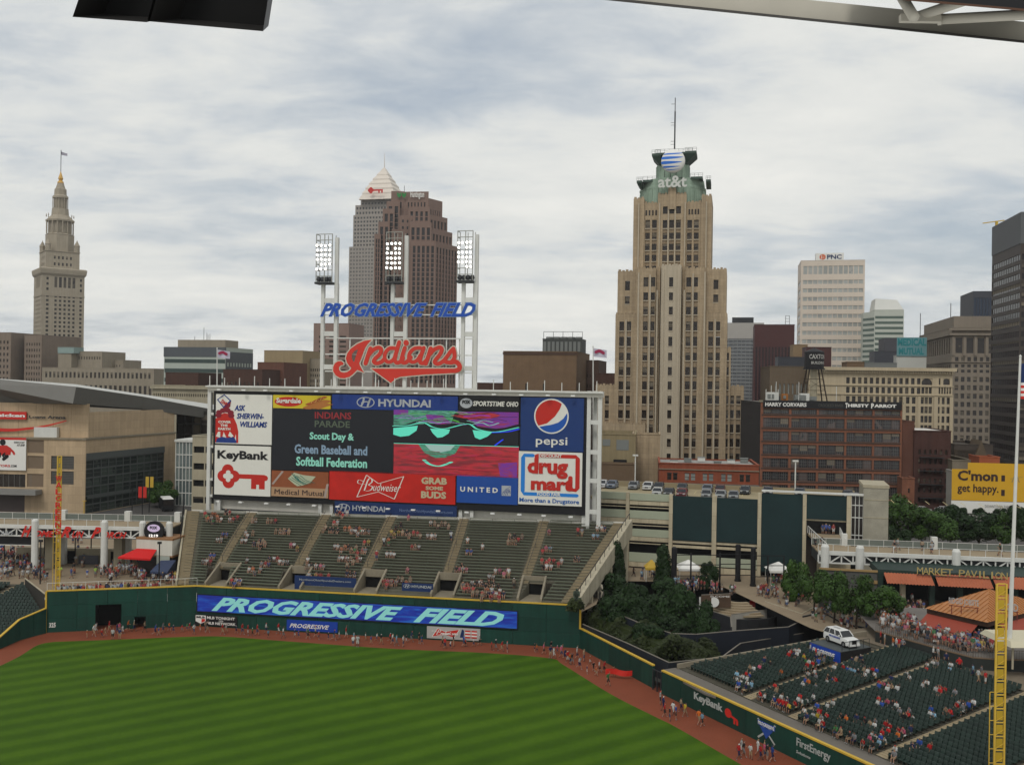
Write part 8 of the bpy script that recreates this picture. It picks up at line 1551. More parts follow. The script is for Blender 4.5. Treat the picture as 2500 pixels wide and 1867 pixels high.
_c = SP(10.3+2.2, 20.0, 6.13); suv.location = _c; suv.rotation_euler[2] = math.atan2(sw[1], sw[0])+math.pi/2-.10; setcol(suv, (.62, .62, .60))
INSB = mat('pale_blue_print', (.10, .14, .40), .6, .05)
lt = text_part('PROGRESSIVE', suv, INSB, 0, 2.0, .8, 1.02, y=0, shear=.3, bold=.02)
for v in lt.data.vertices: x, y, z = v.co; v.co = (-.955-y, 3.4-x, z)
lt2 = text_part('PROGRESSIVE', suv, INSB, 0, 1.2, 0, .35, y=0, shear=.3)
for v in lt2.data.vertices: x, y, z = v.co; v.co = (z-.2, 3.6-x, 1.80)
# ---- seats at the far corner ----
def lfx(Y_):
 if Y_ > 139.2: return -76+(148.8-Y_)*.85
 q = [(LW[0][1], LW[0][0]), (LW[1][1], LW[1][0]), (LW[2][1], LW[2][0]), (LW[3][1], LW[3][0])]
 for (y0, x0), (y1, x1) in zip(q, q[1:]):
  if y1 <= Y_ <= y0: return x0+(x1-x0)*(y0-Y_)/(y0-y1)-.4
 return q[-1][1]
o = thing('seating_section', 'green corner seats beside the tall wall at the picture edge', 'seats', (0, 0, 0)); k = 0
for r_ in range(17):
 Y_ = 147.2-.85*r_; z = 4.75-.255*r_; xr_ = lfx(Y_)-.2; n = int((xr_-1.0+92)/.54)
 for i in range(n):
  x = xr_-.8-i*.54
  if abs(x-(-79.5+r_*.05-(r_-8)*.35)) < .8: continue
  if x < -84: continue
  so = link('seat', SEATM, o, (x, Y_, z)); so.rotation_euler[2] = 0
mb = MB()
for r_ in range(18): mb.box(-110, lfx(146.5-.85*r_), 146.9-.85*r_, 147.75-.85*r_, -.3, 4.75-.255*r_-.02)
mb.box(-110, -75.7, 147.75, 149.2, 0, 4.98)
so = mb.build('steps', SG, o)
sto = thing('aisle_stairs', 'tan stair flight through the corner seats at the picture edge', 'stairs', (0, 0, 0))
for r_ in range(18): x = -79.5-(r_-8)*.35+.05*r_; bit(sto, 'step', AT, x-.65, x+.65, 146.9-.85*r_, 147.75-.85*r_, 4.75-.255*r_-.018, 4.75-.255*r_+.06)
mb = MB(); mb.add([(-75.6, 148.4, 4), (WA[0]-.25, WA[1]+.1, 1), (WA[0]-.25, WA[1]+.1, 5.6), (-75.6, 148.4, 6.0)], [(0, 1, 2, 3)]); o = thing('side_wall', 'dark side wall between the corner seats and the plaza', 'wall', (0, 0, 0)); mb.build('wall', mat('dark_side', (.035, .032, .025), .9, .2), o); mb = MB(); mb.bar((-75.6, 148.4, 6.05), (WA[0]-.2, WA[1]+.1, 5.65), .2, .1); mb.build('coping', CREAM, o)
# =====================================================================  TREES
def leafmat(name, c):
 m = bpy.data.materials.new(name); m.use_nodes = True; t = m.node_tree; b = t.nodes['Principled BSDF']; b.inputs['Roughness'].default_value = .6; b.inputs['Specular IOR Level'].default_value = .2
 g = nd(t, 'ShaderNodeNewGeometry'); oi = nd(t, 'ShaderNodeObjectInfo'); f = noise(t, g.outputs['Position'], .9, 3, .6); f2 = noise(t, g.outputs['Position'], 5, 2, .6)
 v = M(t, 'ADD', M(t, 'MULTIPLY', f, .7), M(t, 'ADD', M(t, 'MULTIPLY', f2, .45), M(t, 'MULTIPLY', oi.outputs['Random'], .15)))
 t.links.new(ramp(t, v, [(.3, tuple(x*.35 for x in c)), (.62, c), (.95, tuple(min(1, x*1.8) for x in c))]), b.inputs['Base Color'])
 MATS[name] = m; return m
LF = leafmat('park_leaves', (.026, .058, .008)); LFD = leafmat('dark_leaves', (.010, .026, .005)); LFH = leafmat('hedge_leaves', (.018, .026, .005)); BARK = mat('bark', (.05, .038, .028), .95, .3)
TREES = {}
def crown_mesh(kind, seed, n=2600, leaf=.34, m=None):
 r = random.Random(seed); vs = []; fs = []; lobes = []
 if kind == 'column': lobes = [(r.uniform(-.12, .12), r.uniform(-.12, .12), -.75+.25*i, .52-.045*abs(i-2.4)) for i in range(7)]
 else:
  lobes = [(0, 0, 0, .72)]
  for i in range(13):
   a = r.uniform(0, 2*math.pi); e = r.uniform(-.55, .9); q = .62; lobes.append((q*math.cos(a)*math.cos(e), q*math.sin(a)*math.cos(e), q*math.sin(e), r.uniform(.17, .40)))
 for i in range(n):
  lx_, ly, lz, lr = lobes[r.randrange(len(lobes))]
  a = r.uniform(0, 2*math.pi); c = r.uniform(-1, 1); s = math.sqrt(1-c*c); rad = lr*(r.random()**.28)
  x, y, z = lx_+rad*s*math.cos(a), ly+rad*s*math.sin(a), lz+rad*c*(.9 if kind != 'column' else 1)
  nrm = Vector((s*math.cos(a)+r.uniform(-.7, .7), s*math.sin(a)+r.uniform(-.7, .7), c+r.uniform(-.5, .9))).normalized(); q = nrm.to_track_quat('Z', 'Y'); th = r.uniform(0, 6.28); L_ = leaf*r.uniform(.55, 1.25)/4.0
  ex, ey = q @ Vector((math.cos(th), math.sin(th), 0))*L_, q @ Vector((-math.sin(th), math.cos(th), 0))*L_*.6; o_ = len(vs); p = Vector((x, y, z)); vs += [tuple(p-ex), tuple(p-ey), tuple(p+ex), tuple(p+ey)]; fs.append((o_, o_+1, o_+2, o_+3))
 me = bpy.data.meshes.new('crown'); me.from_pydata(vs, [], fs); me.materials.append(m or LF); return me
CRW = {('round', i): crown_mesh('round', 10+i, 6500, .25, LF) for i in range(3)}; CRW.update({('dark', i): crown_mesh('round', 40+i, 8000, .26, LFD) for i in range(3)}); CRW[('column', 0)] = crown_mesh('column', 77, 4500, .30, LFD)
TNO = 0
def tree(label, px, pyt, pyb, wpx, Y, kind, zg=5.0, group=None):
 """crown spans pyt..pyb and wpx at distance Y; trunk goes down to the ground"""
 global TNO; TNO += 1; x, y, zt = P(px, pyt, Y); _, _, zb = P(px, pyb, Y); w = wpx*(1.22 if kind == 'round' and Y < 150 else 1.1)/FPX*Y/2; h = (zt-zb)/2*(1.3 if Y < 160 else 1.1)
 o = thing('columnar_tree' if kind == 'column' else 'tree', label, 'tree', (x, y, zg), R.uniform(0, 6.28), group)
 c = link('crown', CRW[(kind, 0 if kind == 'column' else TNO % 3)], o, (0, 0, (zt+zb)/2-zg)); c.scale = (w*(1.05 if kind != 'column' else 1.7), w*(1.05 if kind != 'column' else 1.7), h*1.05)
 mb = MB(); r = max(.10, w*.055); zc = (zt+zb)/2-zg; pts = [(0, 0, 0), (R.uniform(-.15, .15), R.uniform(-.15, .15), zc*.5), (R.uniform(-.3, .3), R.uniform(-.3, .3), zc)]
 mb.tube(pts[0], pts[1], r, 7, r*.8); mb.tube(pts[1], pts[2], r*.8, 7, r*.5)
 for i in range(5): a = i*1.3+R.random(); mb.tube(pts[1] if i % 2 else pts[2], (w*.55*math.cos(a), w*.55*math.sin(a), zc+h*R.uniform(-.1, .45)), r*.45, 5, r*.12)
 mb.build('trunk', BARK, o); return o
tl = ['slender columnar tree right beside the diagonal beam', 'dark bushy tree behind the seated statue', 'wide dark tree in the hedge cluster, second from the beam', 'slender columnar tree left of the white tent', 'big dark tree in the middle of the hedge cluster', 'dark tree at the front of the hedge cluster', 'dark tree nearest the brown park wall', 'leafy tree standing between the white tent and the park steps', 'low dark tree just above the hedge end', 'dark tree behind the hedge below the yellow parasol', 'dark tree between the seated statue and the hedge rail', 'tall dark tree in front of the first black post', 'small dark tree left of the pale low wall', 'low dark tree over the middle of the hedge']
for i, t_ in enumerate([(1512, 1345, 1450, 40, 152, 'column'), (1500, 1388, 1500, 92, 148, 'dark'), (1548, 1418, 1530, 112, 142, 'dark'), (1621, 1352, 1442, 46, 156, 'column'), (1602, 1438, 1565, 118, 139, 'dark'), (1664, 1428, 1575, 120, 136, 'dark'), (1704, 1460, 1572, 84, 135, 'dark'), (1728, 1368, 1448, 54, 156, 'dark'), (1640, 1505, 1580, 100, 130, 'dark'), (1570, 1470, 1550, 90, 137, 'dark'), (1515, 1440, 1545, 105, 139, 'dark'), (1632, 1412, 1520, 110, 143, 'dark'), (1722, 1495, 1580, 70, 131, 'dark'), (1590, 1515, 1590, 90, 130, 'dark')]): tree(tl[i], *t_, zg=(1.0 if t_[4] < 145 else 5.0), group='trees of the park beside the bleachers')
tl = ['tall narrow tree by the far white tent', 'young tree right of the far white tent, first of the row', 'second tree of the row below the bridge ramp', 'third and fullest tree of the row behind the display car', 'lighter green tree at the end of the row near the market awning']
for i, t_ in enumerate([(1943, 1362, 1478, 66, 146, 'round'), (1988, 1392, 1482, 74, 138, 'round'), (2038, 1400, 1505, 82, 132, 'round'), (2092, 1398, 1512, 84, 129, 'round'), (2158, 1428, 1515, 92, 125, 'round')]): tree(tl[i], *t_, group='trees in a row behind the display car')
tl = ['big street tree touching the stair tower', 'second big street tree from the stair tower', 'street tree in the middle of the row beyond the bridge', 'street tree below the yellow billboard', 'street tree left of the tall flagpole', 'big street tree at the picture edge', 'low street tree in the gap right of the stair tower']
for i, t_ in enumerate([(2218, 1203, 1335, 118, 186, 'round'), (2286, 1232, 1335, 108, 182, 'round'), (2322, 1218, 1335, 100, 190, 'dark'), (2392, 1236, 1335, 116, 184, 'dark'), (2452, 1238, 1338, 92, 180, 'round'), (2508, 1222, 1340, 112, 178, 'dark'), (2190, 1280, 1345, 70, 176, 'dark')]): tree(tl[i], *t_, group='street trees beyond the walkway bridge')
tree('green street tree between the arena glass and the glass hall', 398, 1168, 1240, 74, 240, 'round')
for i in range(9):
 px_ = 2105+i*48; tree('small dark tree far behind, %s along the kerb below the yellow billboard' % ORD[i], px_, 1236, 1262, 34, 214+i, 'dark', group='small trees along the kerb by the billboard')
for i, (px_, py_, c) in enumerate([(2248, 1243, (.6, .6, .6)), (2275, 1246, (.45, .45, .43)), (2325, 1246, (.5, .5, .5)), (2388, 1249, (.55, .55, .55))]):
 g_ = G(px_, py_+4, 5); c_ = copy_thing(sedan, loc=(g_[0], g_[1], 5), rz=1.2, label=['white car parked on the street behind the big trees', 'second pale car on the street behind the trees', 'silver car below the billboard banner', 'white car right below the billboard slogan'][i]); c_['group'] = 'cars parked along the street beyond the trees'; setcol(c_, c)
# hedge, one mass of leaves
def hedge(name, label, pts, w, h, n, z0):
 r = random.Random(5); mb = MB(); seg = [(Vector((*G(*a, z0+h*.6), 0)), Vector((*G(*b_, z0+h*.6), 0))) for a, b_ in zip(pts, pts[1:])]; tot = sum((b_-a).length for a, b_ in seg)
 for a, b_ in seg:
  d = (b_-a); nn = Vector((-d.y, d.x, 0)).normalized()
  for i in range(int(n*d.length/tot)):
   f = r.random(); s = r.uniform(-1, 1); zz = r.random()**.6; edge_ = 1-.35*abs(s)**2; p = a+d*f+nn*s*w/2; z = z0+h*zz*edge_*(.85+.2*math.sin(f*9+s*3)); q = Vector((s*.8+r.uniform(-.6, .6), -.4+r.uniform(-.6, .6), .8)).normalized().to_track_quat('Z', 'Y'); th = r.uniform(0, 6.28); L_ = r.uniform(.12, .28)
   ex, ey = q @ Vector((math.cos(th), math.sin(th), 0))*L_, q @ Vector((-math.sin(th), math.cos(th), 0))*L_*.7; c = Vector((p.x, p.y, z)); mb.add([c-ex, c-ey, c+ex, c+ey], [(0, 1, 2, 3)])
  mb.add([a-nn*w*.42+Vector((0, 0, z0)), b_-nn*w*.42+Vector((0, 0, z0)), b_-nn*w*.3+Vector((0, 0, z0+h*.72)), a-nn*w*.3+Vector((0, 0, z0+h*.72)), a+nn*w*.3+Vector((0, 0, z0+h*.72)), b_+nn*w*.3+Vector((0, 0, z0+h*.72)), b_+nn*w*.42+Vector((0, 0, z0)), a+nn*w*.42+Vector((0, 0, z0))], [(0, 1, 2, 3), (3, 2, 5, 4), (4, 5, 6, 7)])
 o = mb.build(name, LFH); tag(o, label, 'hedge'); return o
hedge('hedge', 'long dense hedge sloping down behind the low green wall', [(1448, 1498), (1510, 1520), (1575, 1545), (1652, 1582)], 7, 3.5, 24000, .95); hedge('hedge', 'short square hedge right of the gap, by the blue screen', [(1668, 1586), (1730, 1582)], 8, 3.2, 9000, .95)
hedge('shrubs', 'dark shrubs between the front seats and the tall wall below the statue', [(1392, 1470), (1418, 1474)], 2.5, 1.6, 900, 5.6)
# =====================================================================  PEOPLE
SKIN_T = [(.30, .16, .10), (.26, .14, .09), (.12, .06, .04), (.33, .19, .13), (.22, .12, .075)]
def figure(name, J, sub):
 """J: joints (name -> position), grown to one continuous body with the skin modifier"""
 names = list(J); bones = [('pelvis', 'waist'), ('waist', 'chest'), ('chest', 'neck'), ('neck', 'head'), ('head', 'crown')]
 for s in 'LR': bones += [('chest', 'sh'+s), ('sh'+s, 'el'+s), ('el'+s, 'wr'+s), ('wr'+s, 'ha'+s), ('pelvis', 'hip'+s), ('hip'+s, 'kn'+s), ('kn'+s, 'an'+s), ('an'+s, 'toe'+s)]
 me = bpy.data.meshes.new('p'); me.from_pydata([J[n] for n in names], [(names.index(a), names.index(b_)) for a, b_ in bones], [])
 o = bpy.data.objects.new('p', me); COL.objects.link(o); o.modifiers.new('s', 'SKIN')
 if sub: mm_ = o.modifiers.new('ss', 'SUBSURF'); mm_.levels = sub; mm_.render_levels = sub
 rad = dict(pelvis=.165, waist=.15, chest=.17, neck=.065, head=.10, crown=.085, sh=.085, el=.05, wr=.034, ha=.042, hip=.105, kn=.066, an=.046, toe=.045)
 sk = me.skin_vertices[0].data
 for i, n in enumerate(names):
  k = n if n in rad else n[:-1]; q = rad[k]; sk[i].radius = (q*1.12, q*.72) if k in ('chest', 'pelvis', 'waist') else (q, q)
  sk[i].use_root = (n == 'pelvis')
 bpy.context.view_layer.update(); r = bpy.data.meshes.new_from_object(o.evaluated_get(bpy.context.evaluated_depsgraph_get())); bpy.data.objects.remove(o); r.name = name
 lab = {('pelvis', 'waist'): 1, ('waist', 'chest'): 1, ('chest', 'neck'): 1, ('neck', 'head'): 0, ('head', 'crown'): 0}; hd = Vector(J['head'])
 for s in 'LR': lab.update({('chest', 'sh'+s): 1, ('sh'+s, 'el'+s): 1, ('el'+s, 'wr'+s): 0, ('wr'+s, 'ha'+s): 0, ('pelvis', 'hip'+s): 2, ('hip'+s, 'kn'+s): 2, ('kn'+s, 'an'+s): 0, ('an'+s, 'toe'+s): 4})
 r.materials.clear(); idx = []
 for p in r.polygons:
  c = p.center; best = None
  for (a, b_), l in lab.items():
   A, B_ = Vector(J[a]), Vector(J[b_]); t = max(0, min(1, (c-A).dot(B_-A)/max(1e-6, (B_-A).length_squared))); d = (c-(A+(B_-A)*t)).length
   if best is None or d < best[0]: best = (d, l)
  l = best[1]
  if l == 0 and (c.z > hd.z+.05 or (c.z > hd.z-.06 and c.y > hd.y+.03)) and (c-hd).length < .25: l = 3
  if l == 1 and c.z < J['pelvis'][2]+.02: l = 2
  idx.append(l)
 r['idx'] = idx
 for p in r.polygons: p.use_smooth = True
 r.polygons.foreach_set('material_index', idx)
 return r
def body(legs, arms, lean=0.0, zp=.95, dy=0.0):
 J = dict(pelvis=(0, dy, zp), waist=(0, dy-lean*.3, zp+.2), chest=(0, dy-lean, zp+.42), neck=(0, dy-lean*1.2, zp+.57), head=(0, dy-lean*1.35-.02, zp+.69), crown=(0, dy-lean*1.4, zp+.77))
 for s, sg_ in (('L', 1), ('R', -1)):
  e, w_, h = arms[s]; k, a, t = legs[s]; J['sh'+s] = (sg_*.19, dy-lean, zp+.49); J['el'+s] = (sg_*e[0], e[1]+dy-lean, zp+e[2]); J['wr'+s] = (sg_*w_[0], w_[1]+dy-lean, zp+w_[2]); J['ha'+s] = (sg_*h[0], h[1]+dy-lean, zp+h[2]); J['hip'+s] = (sg_*.095, dy, zp-.06); J['kn'+s] = (sg_*k[0], k[1], k[2]); J['an'+s] = (sg_*a[0], a[1], a[2]); J['toe'+s] = (sg_*t[0], t[1], t[2])
 return J
dn = ((.25, .02, .2), (.26, -.03, -.04), (.25, -.06, -.13)); fw_ = ((.24, -.08, .2), (.2, -.28, .12), (.17, -.36, .12)); up_ = ((.30, -.05, .62), (.27, -.08, .86), (.25, -.1, .95)); bk_ = ((.25, .13, .22), (.24, .16, 0), (.23, .14, -.08)); hp = ((.34, .05, .22), (.2, -.06, .06), (.13, -.1, .05))
st1 = ((.11, -.01, .5), (.12, .02, .08), (.13, -.14, .04)); wf_ = ((.1, -.2, .52), (.1, -.27, .1), (.1, -.42, .06)); wb_ = ((.1, .02, .5), (.1, .30, .14), (.1, .2, .04)); rb_ = ((.1, -.05, .5), (.1, .36, .38), (.1, .42, .24))
sl_ = ((.13, -.40, .50), (.13, -.42, .09), (.14, -.56, .04)); sl2 = ((.2, -.36, .50), (.12, -.34, .09), (.12, -.48, .04)); lap = ((.23, -.1, .22), (.15, -.34, .08), (.1, -.42, .06)); chin = ((.2, -.26, .2), (.1, -.32, .42), (.06, -.28, .52))
POSES = {'stand': body({'L': st1, 'R': st1}, {'L': dn, 'R': dn}), 'stand_hip': body({'L': st1, 'R': ((.16, -.06, .5), (.2, -.02, .08), (.24, -.16, .04))}, {'L': hp, 'R': dn}), 'phone': body({'L': st1, 'R': st1}, {'L': fw_, 'R': up_}), 'walk': body({'L': wf_, 'R': wb_}, {'L': bk_, 'R': fw_}, .03), 'walk2': body({'L': wb_, 'R': wf_}, {'L': fw_, 'R': bk_}, .03), 'run': body({'L': wf_, 'R': rb_}, {'L': bk_, 'R': fw_}, .12), 'wave': body({'L': wf_, 'R': wb_}, {'L': up_, 'R': dn}, .0),
  'sit': body({'L': sl_, 'R': sl_}, {'L': lap, 'R': lap}, .05, .52, .06), 'sit_lean': body({'L': sl2, 'R': sl_}, {'L': chin, 'R': lap}, .16, .52, .06), 'sit_arm': body({'L': sl_, 'R': sl2}, {'L': up_, 'R': lap}, .0, .52, .08)}
PM = [objcol('skin', .6, 'skin', .3), objcol('shirt', .85, None, .2), objcol('trousers', .85, 'trousers', .2), objcol('hair', .7, 'hair', .3), objcol('shoes', .6, 'shoes', .3)]
FIG = {}; FLO = {}
for k, J in POSES.items():
 f = figure('person_'+k, J, 1); [f.materials.append(m_) for m_ in PM]; f.polygons.foreach_set('material_index', list(f['idx'])); FIG[k] = f
 g_ = figure('crowd_'+k, J, 0); FLO[k] = ([tuple(v.co) for v in g_.vertices], [tuple(p.vertices) for p in g_.polygons], list(g_['idx']))
SH = [('white', (.52, .52, .50), 30), ('red', (.45, .02, .02), 20), ('navy', (.02, .03, .09), 9), ('black', (.018, .018, .02), 11), ('grey', (.20, .20, .21), 8), ('blue', (.03, .08, .34), 6), ('orange', (.50, .12, .02), 5), ('tan', (.33, .24, .15), 5), ('pink', (.50, .10, .17), 3), ('pale blue', (.22, .38, .50), 4), ('yellow', (.50, .36, .03), 2), ('green', (.05, .20, .06), 2)]
PN = [('khaki', (.30, .22, .13)), ('denim', (.04, .06, .12)), ('black', (.02, .02, .02)), ('grey', (.16, .16, .16)), ('white', (.45, .45, .43)), ('navy', (.015, .02, .06))]
HR = [('dark hair', (.02, .013, .01)), ('brown hair', (.07, .035, .02)), ('fair hair', (.25, .17, .08)), ('a white cap', (.5, .5, .48)), ('a red cap', (.4, .02, .02)), ('a navy cap', (.015, .02, .07))]
def pick(): return R.choices(SH, [s[2] for s in SH])[0]
NPERS = 0; LBS = set(); CR = MB(); CRC = []
def person(where, p, rz, pose, scale=1.0, shirt=None, group=None, pants=None, child=False):
 """one individual; where must hold what singles this one out"""
 global NPERS; NPERS += 1; s = shirt or pick(); pn = pants or R.choice(PN); h = R.choice(HR); sc = scale*R.uniform(.88, .99)
 o = link('person', FIG[pose], None, p, rz); o.scale = (sc*R.uniform(.95, 1.12), sc, sc); v = R.uniform(.55, 1.0); o.color = (*[min(1, c*v) for c in s[1]], 1); o['trousers'] = [float(c) for c in pn[1]]; o['skin'] = [float(c) for c in R.choice(SKIN_T)]; o['hair'] = [float(c) for c in h[1]]; o['shoes'] = [.25, .25, .25] if R.random() < .5 else [.02, .02, .02]
 lb_ = None
 for hh in [h]+HR:
  lb_ = '%s in %s shirt, %s, %s' % ('child' if child else 'person', s[0], hh[0].replace('a ', ''), where)
  if lb_ not in LBS: h = hh; o['hair'] = [float(c) for c in hh[1]]; break
 LBS.add(lb_); o['label'] = lb_; o['category'] = 'person'; o['group'] = group; return o
def crowd(p, rz, pose, scale=1.0, shirt=None):
 s = (shirt or pick())[1]; sc = scale*R.uniform(.93, 1.05); v, f, ix = FLO[pose]; c, sn_ = math.cos(rz), math.sin(rz); o_ = len(CR.v); CR.v += [(p[0]+sc*(x*c-y*sn_), p[1]+sc*(x*sn_+y*c), p[2]+sc*z) for x, y, z in v]; CR.f += [tuple(o_+i for i in q) for q in f]
 _v = R.uniform(.45, .9); cols = [R.choice(SKIN_T), tuple((q*.8+.2*sum(s)/3)*_v for q in s), R.choice(PN)[1], R.choice(HR)[1], (.1, .1, .1)]; CR.m += [0]*len(f); CRC.extend(cols[i] for i in ix)
# ---- parade on the warning track: individuals ----
def trk(px, f): # f 0 at the grass edge, 1 at the wall
 es = [(0, 1625), (50, 1600), (103, 1568), (161, 1565), (300, 1560), (480, 1553), (678, 1563), (960, 1583), (1184, 1593), (1341, 1607), (1370, 1620), (1490, 1693), (1598, 1748), (1652, 1775), (1812, 1867)]
 ws = [(0, 1582), (49, 1560), (113, 1545), (400, 1533), (704, 1544), (940, 1560), (1306, 1579), (1416, 1586), (1596, 1677), (1644, 1699), (1810, 1783), (1900, 1835)]
 def it(a, x):
  for (x0, y0), (x1, y1) in zip(a, a[1:]):
   if x0 <= x <= x1: return y0+(y1-y0)*(x-x0)/(x1-x0)
  return a[-1][1]
 y = it(es, px)*(1-f)+it(ws, px)*f; return (*G(px, y, 0), 0.01)
def ordw(n):
 if n < 20: return ORD[n]
 t = ['twent', 'thirt', 'fort', 'fift', 'sixt', 'sevent', 'eight', 'ninet'][(n+1)//10-2]; u = (n+1) % 10; return t+'ieth' if u == 0 else t+'y-'+ORD[u-1]
xs = sorted([214, 228, 232, 247, 258, 266, 275, 284, 291, 299, 310, 325, 352, 380, 386, 396, 413, 422, 443, 455, 462, 474, 490, 502, 508, 541, 553, 575, 590, 607, 616, 628, 648, 656, 681, 690, 720, 727, 747, 753, 770, 778, 800, 815, 826, 845, 862, 873, 893, 905, 921, 932, 950, 958, 968, 985, 992, 1003, 1022, 1029, 1079, 1086, 1100, 1108, 1130, 1136, 1155, 1170, 1200, 1208, 1225, 1236, 1303, 1311, 1328, 1344, 1353, 1362, 1370, 1378, 1385, 1392, 1398, 1408, 1416, 1424, 1432, 1441, 1448, 1455, 1464, 1475, 1485, 1498]); WLK = ['walk', 'walk2', 'run', 'walk', 'wave', 'stand_hip', 'walk2']
for i, px_ in enumerate(xs):
 y_f = R.uniform(.25, .85) if px_ < 1340 else R.uniform(.15, .7); ch_ = R.random() < .4; p = trk(px_+R.uniform(-2, 2), y_f); hd_ = (math.pi/2 if px_ < 1340 else math.radians(60))+R.uniform(-.4, .4)
 person('%s of the parade counted from the dark tunnel' % ordw(i), p, hd_, R.choice(WLK), .74 if ch_ else 1.0, group='people parading on the warning track', child=ch_)
for i, (px_, f, c, ps_2) in enumerate([(275, .0, 0, 'stand'), (292, .0, 2, 'stand'), (862, -.1, 0, 'stand'), (873, -.1, 0, 'stand'), (1344, .1, 2, 'stand_hip'), (1619, .35, 2, 'walk'), (1622, .15, 1, 'walk'), (1635, .1, 3, 'stand'), (1643, .35, 0, 'walk'), (1650, .25, 5, 'stand_hip'), (1662, .6, 7, 'walk'), (1672, .5, 10, 'walk2'), (1706, .5, 6, 'walk'), (1714, .5, 9, 'walk'), (1612, .5, 0, 'phone'), (1810, .3, 0, 'walk'), (1803, .1, 1, 'walk'), (1815, .25, 3, 'walk2'), (1832, .2, 0, 'stand_hip'), (1850, .4, 0, 'walk'), (1856, .2, 1, 'walk'), (1866, .3, 8, 'wave'), (1873, .25, 3, 'stand'), (1885, .2, 5, 'walk')]):
 person(['on the grass edge opposite the tunnel, nearer it', 'on the grass edge opposite the tunnel, further off', 'on the grass edge below the ribbon, first', 'on the grass edge below the ribbon, second', 'steward at the bend of the track', 'at the head of the group by the bullpen gate', 'behind the leader by the bullpen gate', 'guard standing darkest at the grass edge by the gate', 'walking between the guard and the key logo', 'standing still right of the guard', 'rear walker before the key logo', 'rear walker under the key lettering', 'left of two walkers under the red key', 'right of two walkers under the red key', 'photographing beside the bullpen gate', 'tallest walker below the crest', 'small group leader below the crest', 'dark walker below the crest', 'middle walker between crest and energy sign', 'walker touching the crest with the head', 'walker right of the crest', 'waving below the crest', 'standing in the group below the crest', 'last walker below the energy sign'][i], trk(px_, f), math.pi/2+R.uniform(-.4, .6) if px_ > 1500 else R.choice([math.pi, 0]), ps_2, 1.0, SH[c], 'people parading on the warning track')
bnr = thing('red_banner', 'long red banner carried by the parade at the track bend', 'banner', trk(1478, .45)); mb = MB()
for i in range(8): a0 = i*.42; mb.quad((a0, -.5*a0/3+.1*math.sin(i), .5+.1*math.sin(i*.8)), (a0+.42, -.5*(a0+.42)/3+.1*math.sin(i+1), .5+.1*math.sin(i*.8+.8)), (a0+.42, -.5*(a0+.42)/3, 1.2+.1*math.sin(i*.8+.8)), (a0, -.5*a0/3, 1.2+.1*math.sin(i*.8)))
mb.build('cloth', RED, bnr)
# ---- seated in the near stands: individuals, in groups as in the picture ----
f4 = lambda x, y: (1800+x/3.16, 1520+y/3.16)
def inv(px, py):
 z = 3.6
 for _ in range(30): g_ = G(px, py, z+.5); dx, dy = g_[0]-OS[0], g_[1]-OS[1]; a = dx*sw[0]+dy*sw[1]; d = dx*sn[0]+dy*sn[1]; z = 2.9+.13*(d-3)
 return a, d
grp = [(60, 440, 8), (150, 350, 3), (245, 330, 2), (460, 250, 8), (590, 340, 5), (370, 400, 1), (580, 420, 4), (680, 300, 3), (760, 350, 5), (740, 450, 4), (560, 480, 4), (60, 530, 5), (250, 520, 3), (270, 610, 4), (340, 670, 3), (430, 640, 4), (570, 620, 5), (640, 620, 3), (650, 720, 5), (380, 720, 2), (940, 300, 4), (950, 390, 5), (1070, 400, 6), (1100, 450, 2), (1150, 510, 6), (1280, 410, 2), (1400, 480, 3), (1470, 340, 3), (1600, 350, 3), (1150, 640, 6), (1270, 700, 3), (1340, 740, 3), (1040, 780, 3), (1110, 790, 3), (1610, 540, 4), (1720, 550, 1), (1790, 650, 6), (1560, 710, 4), (1690, 720, 2), (1270, 840, 4), (1170, 860, 4), (880, 740, 3), (740, 880, 3), (640, 800, 2), (880, 880, 2), (1040, 910, 4), (1210, 910, 3), (900, 960, 3), (1080, 1020, 3), (1380, 950, 4), (1560, 950, 4), (1660, 860, 2), (1720, 790, 4), (1900, 770, 4), (1850, 890, 4), (1980, 470, 4), (1920, 650, 2), (2060, 780, 3), (2130, 970, 2), (1500, 1000, 3)]
used_ = set(); NS = 0; rown = {}
for gi, (x, y, n) in enumerate(grp):
 a0_, d0_ = inv(*f4(x, y)); best = sorted(SEATS, key=lambda s: (s[0]-a0_)**2+((s[1]-d0_)*1.4)**2)[:n+3]; R.shuffle(best)
 for (a, d, r_, lb, si_) in best[:n]:
  if (a, d) in used_ or NS > 172: continue
  used_.add((a, d)); NS += 1; rk_ = rown.setdefault((lb, r_), []); rk_.append(1)
  blk = {'green seats nearest': 'bullpen block', 'narrow block of': 'narrow block', 'wide block of': 'wide block', 'green seats between': 'block before the pole', 'green seats right': 'block behind the pole'}[next(k for k in ('green seats nearest', 'narrow block of', 'wide block of', 'green seats between', 'green seats right') if lb.startswith(k))]
  ps_2 = R.choice(['sit', 'sit', 'sit_lean', 'sit_arm']); ch_ = R.random() < .15; q = SP(a, d-.02, zs_(d)-.02)
  person('seated %s row, %s seat, %s' % (ordw(r_), ordw(si_), blk), q, SA_+R.uniform(-.25, .25), ps_2, .85 if ch_ else 1.0, group='spectators in the green seats', child=ch_)
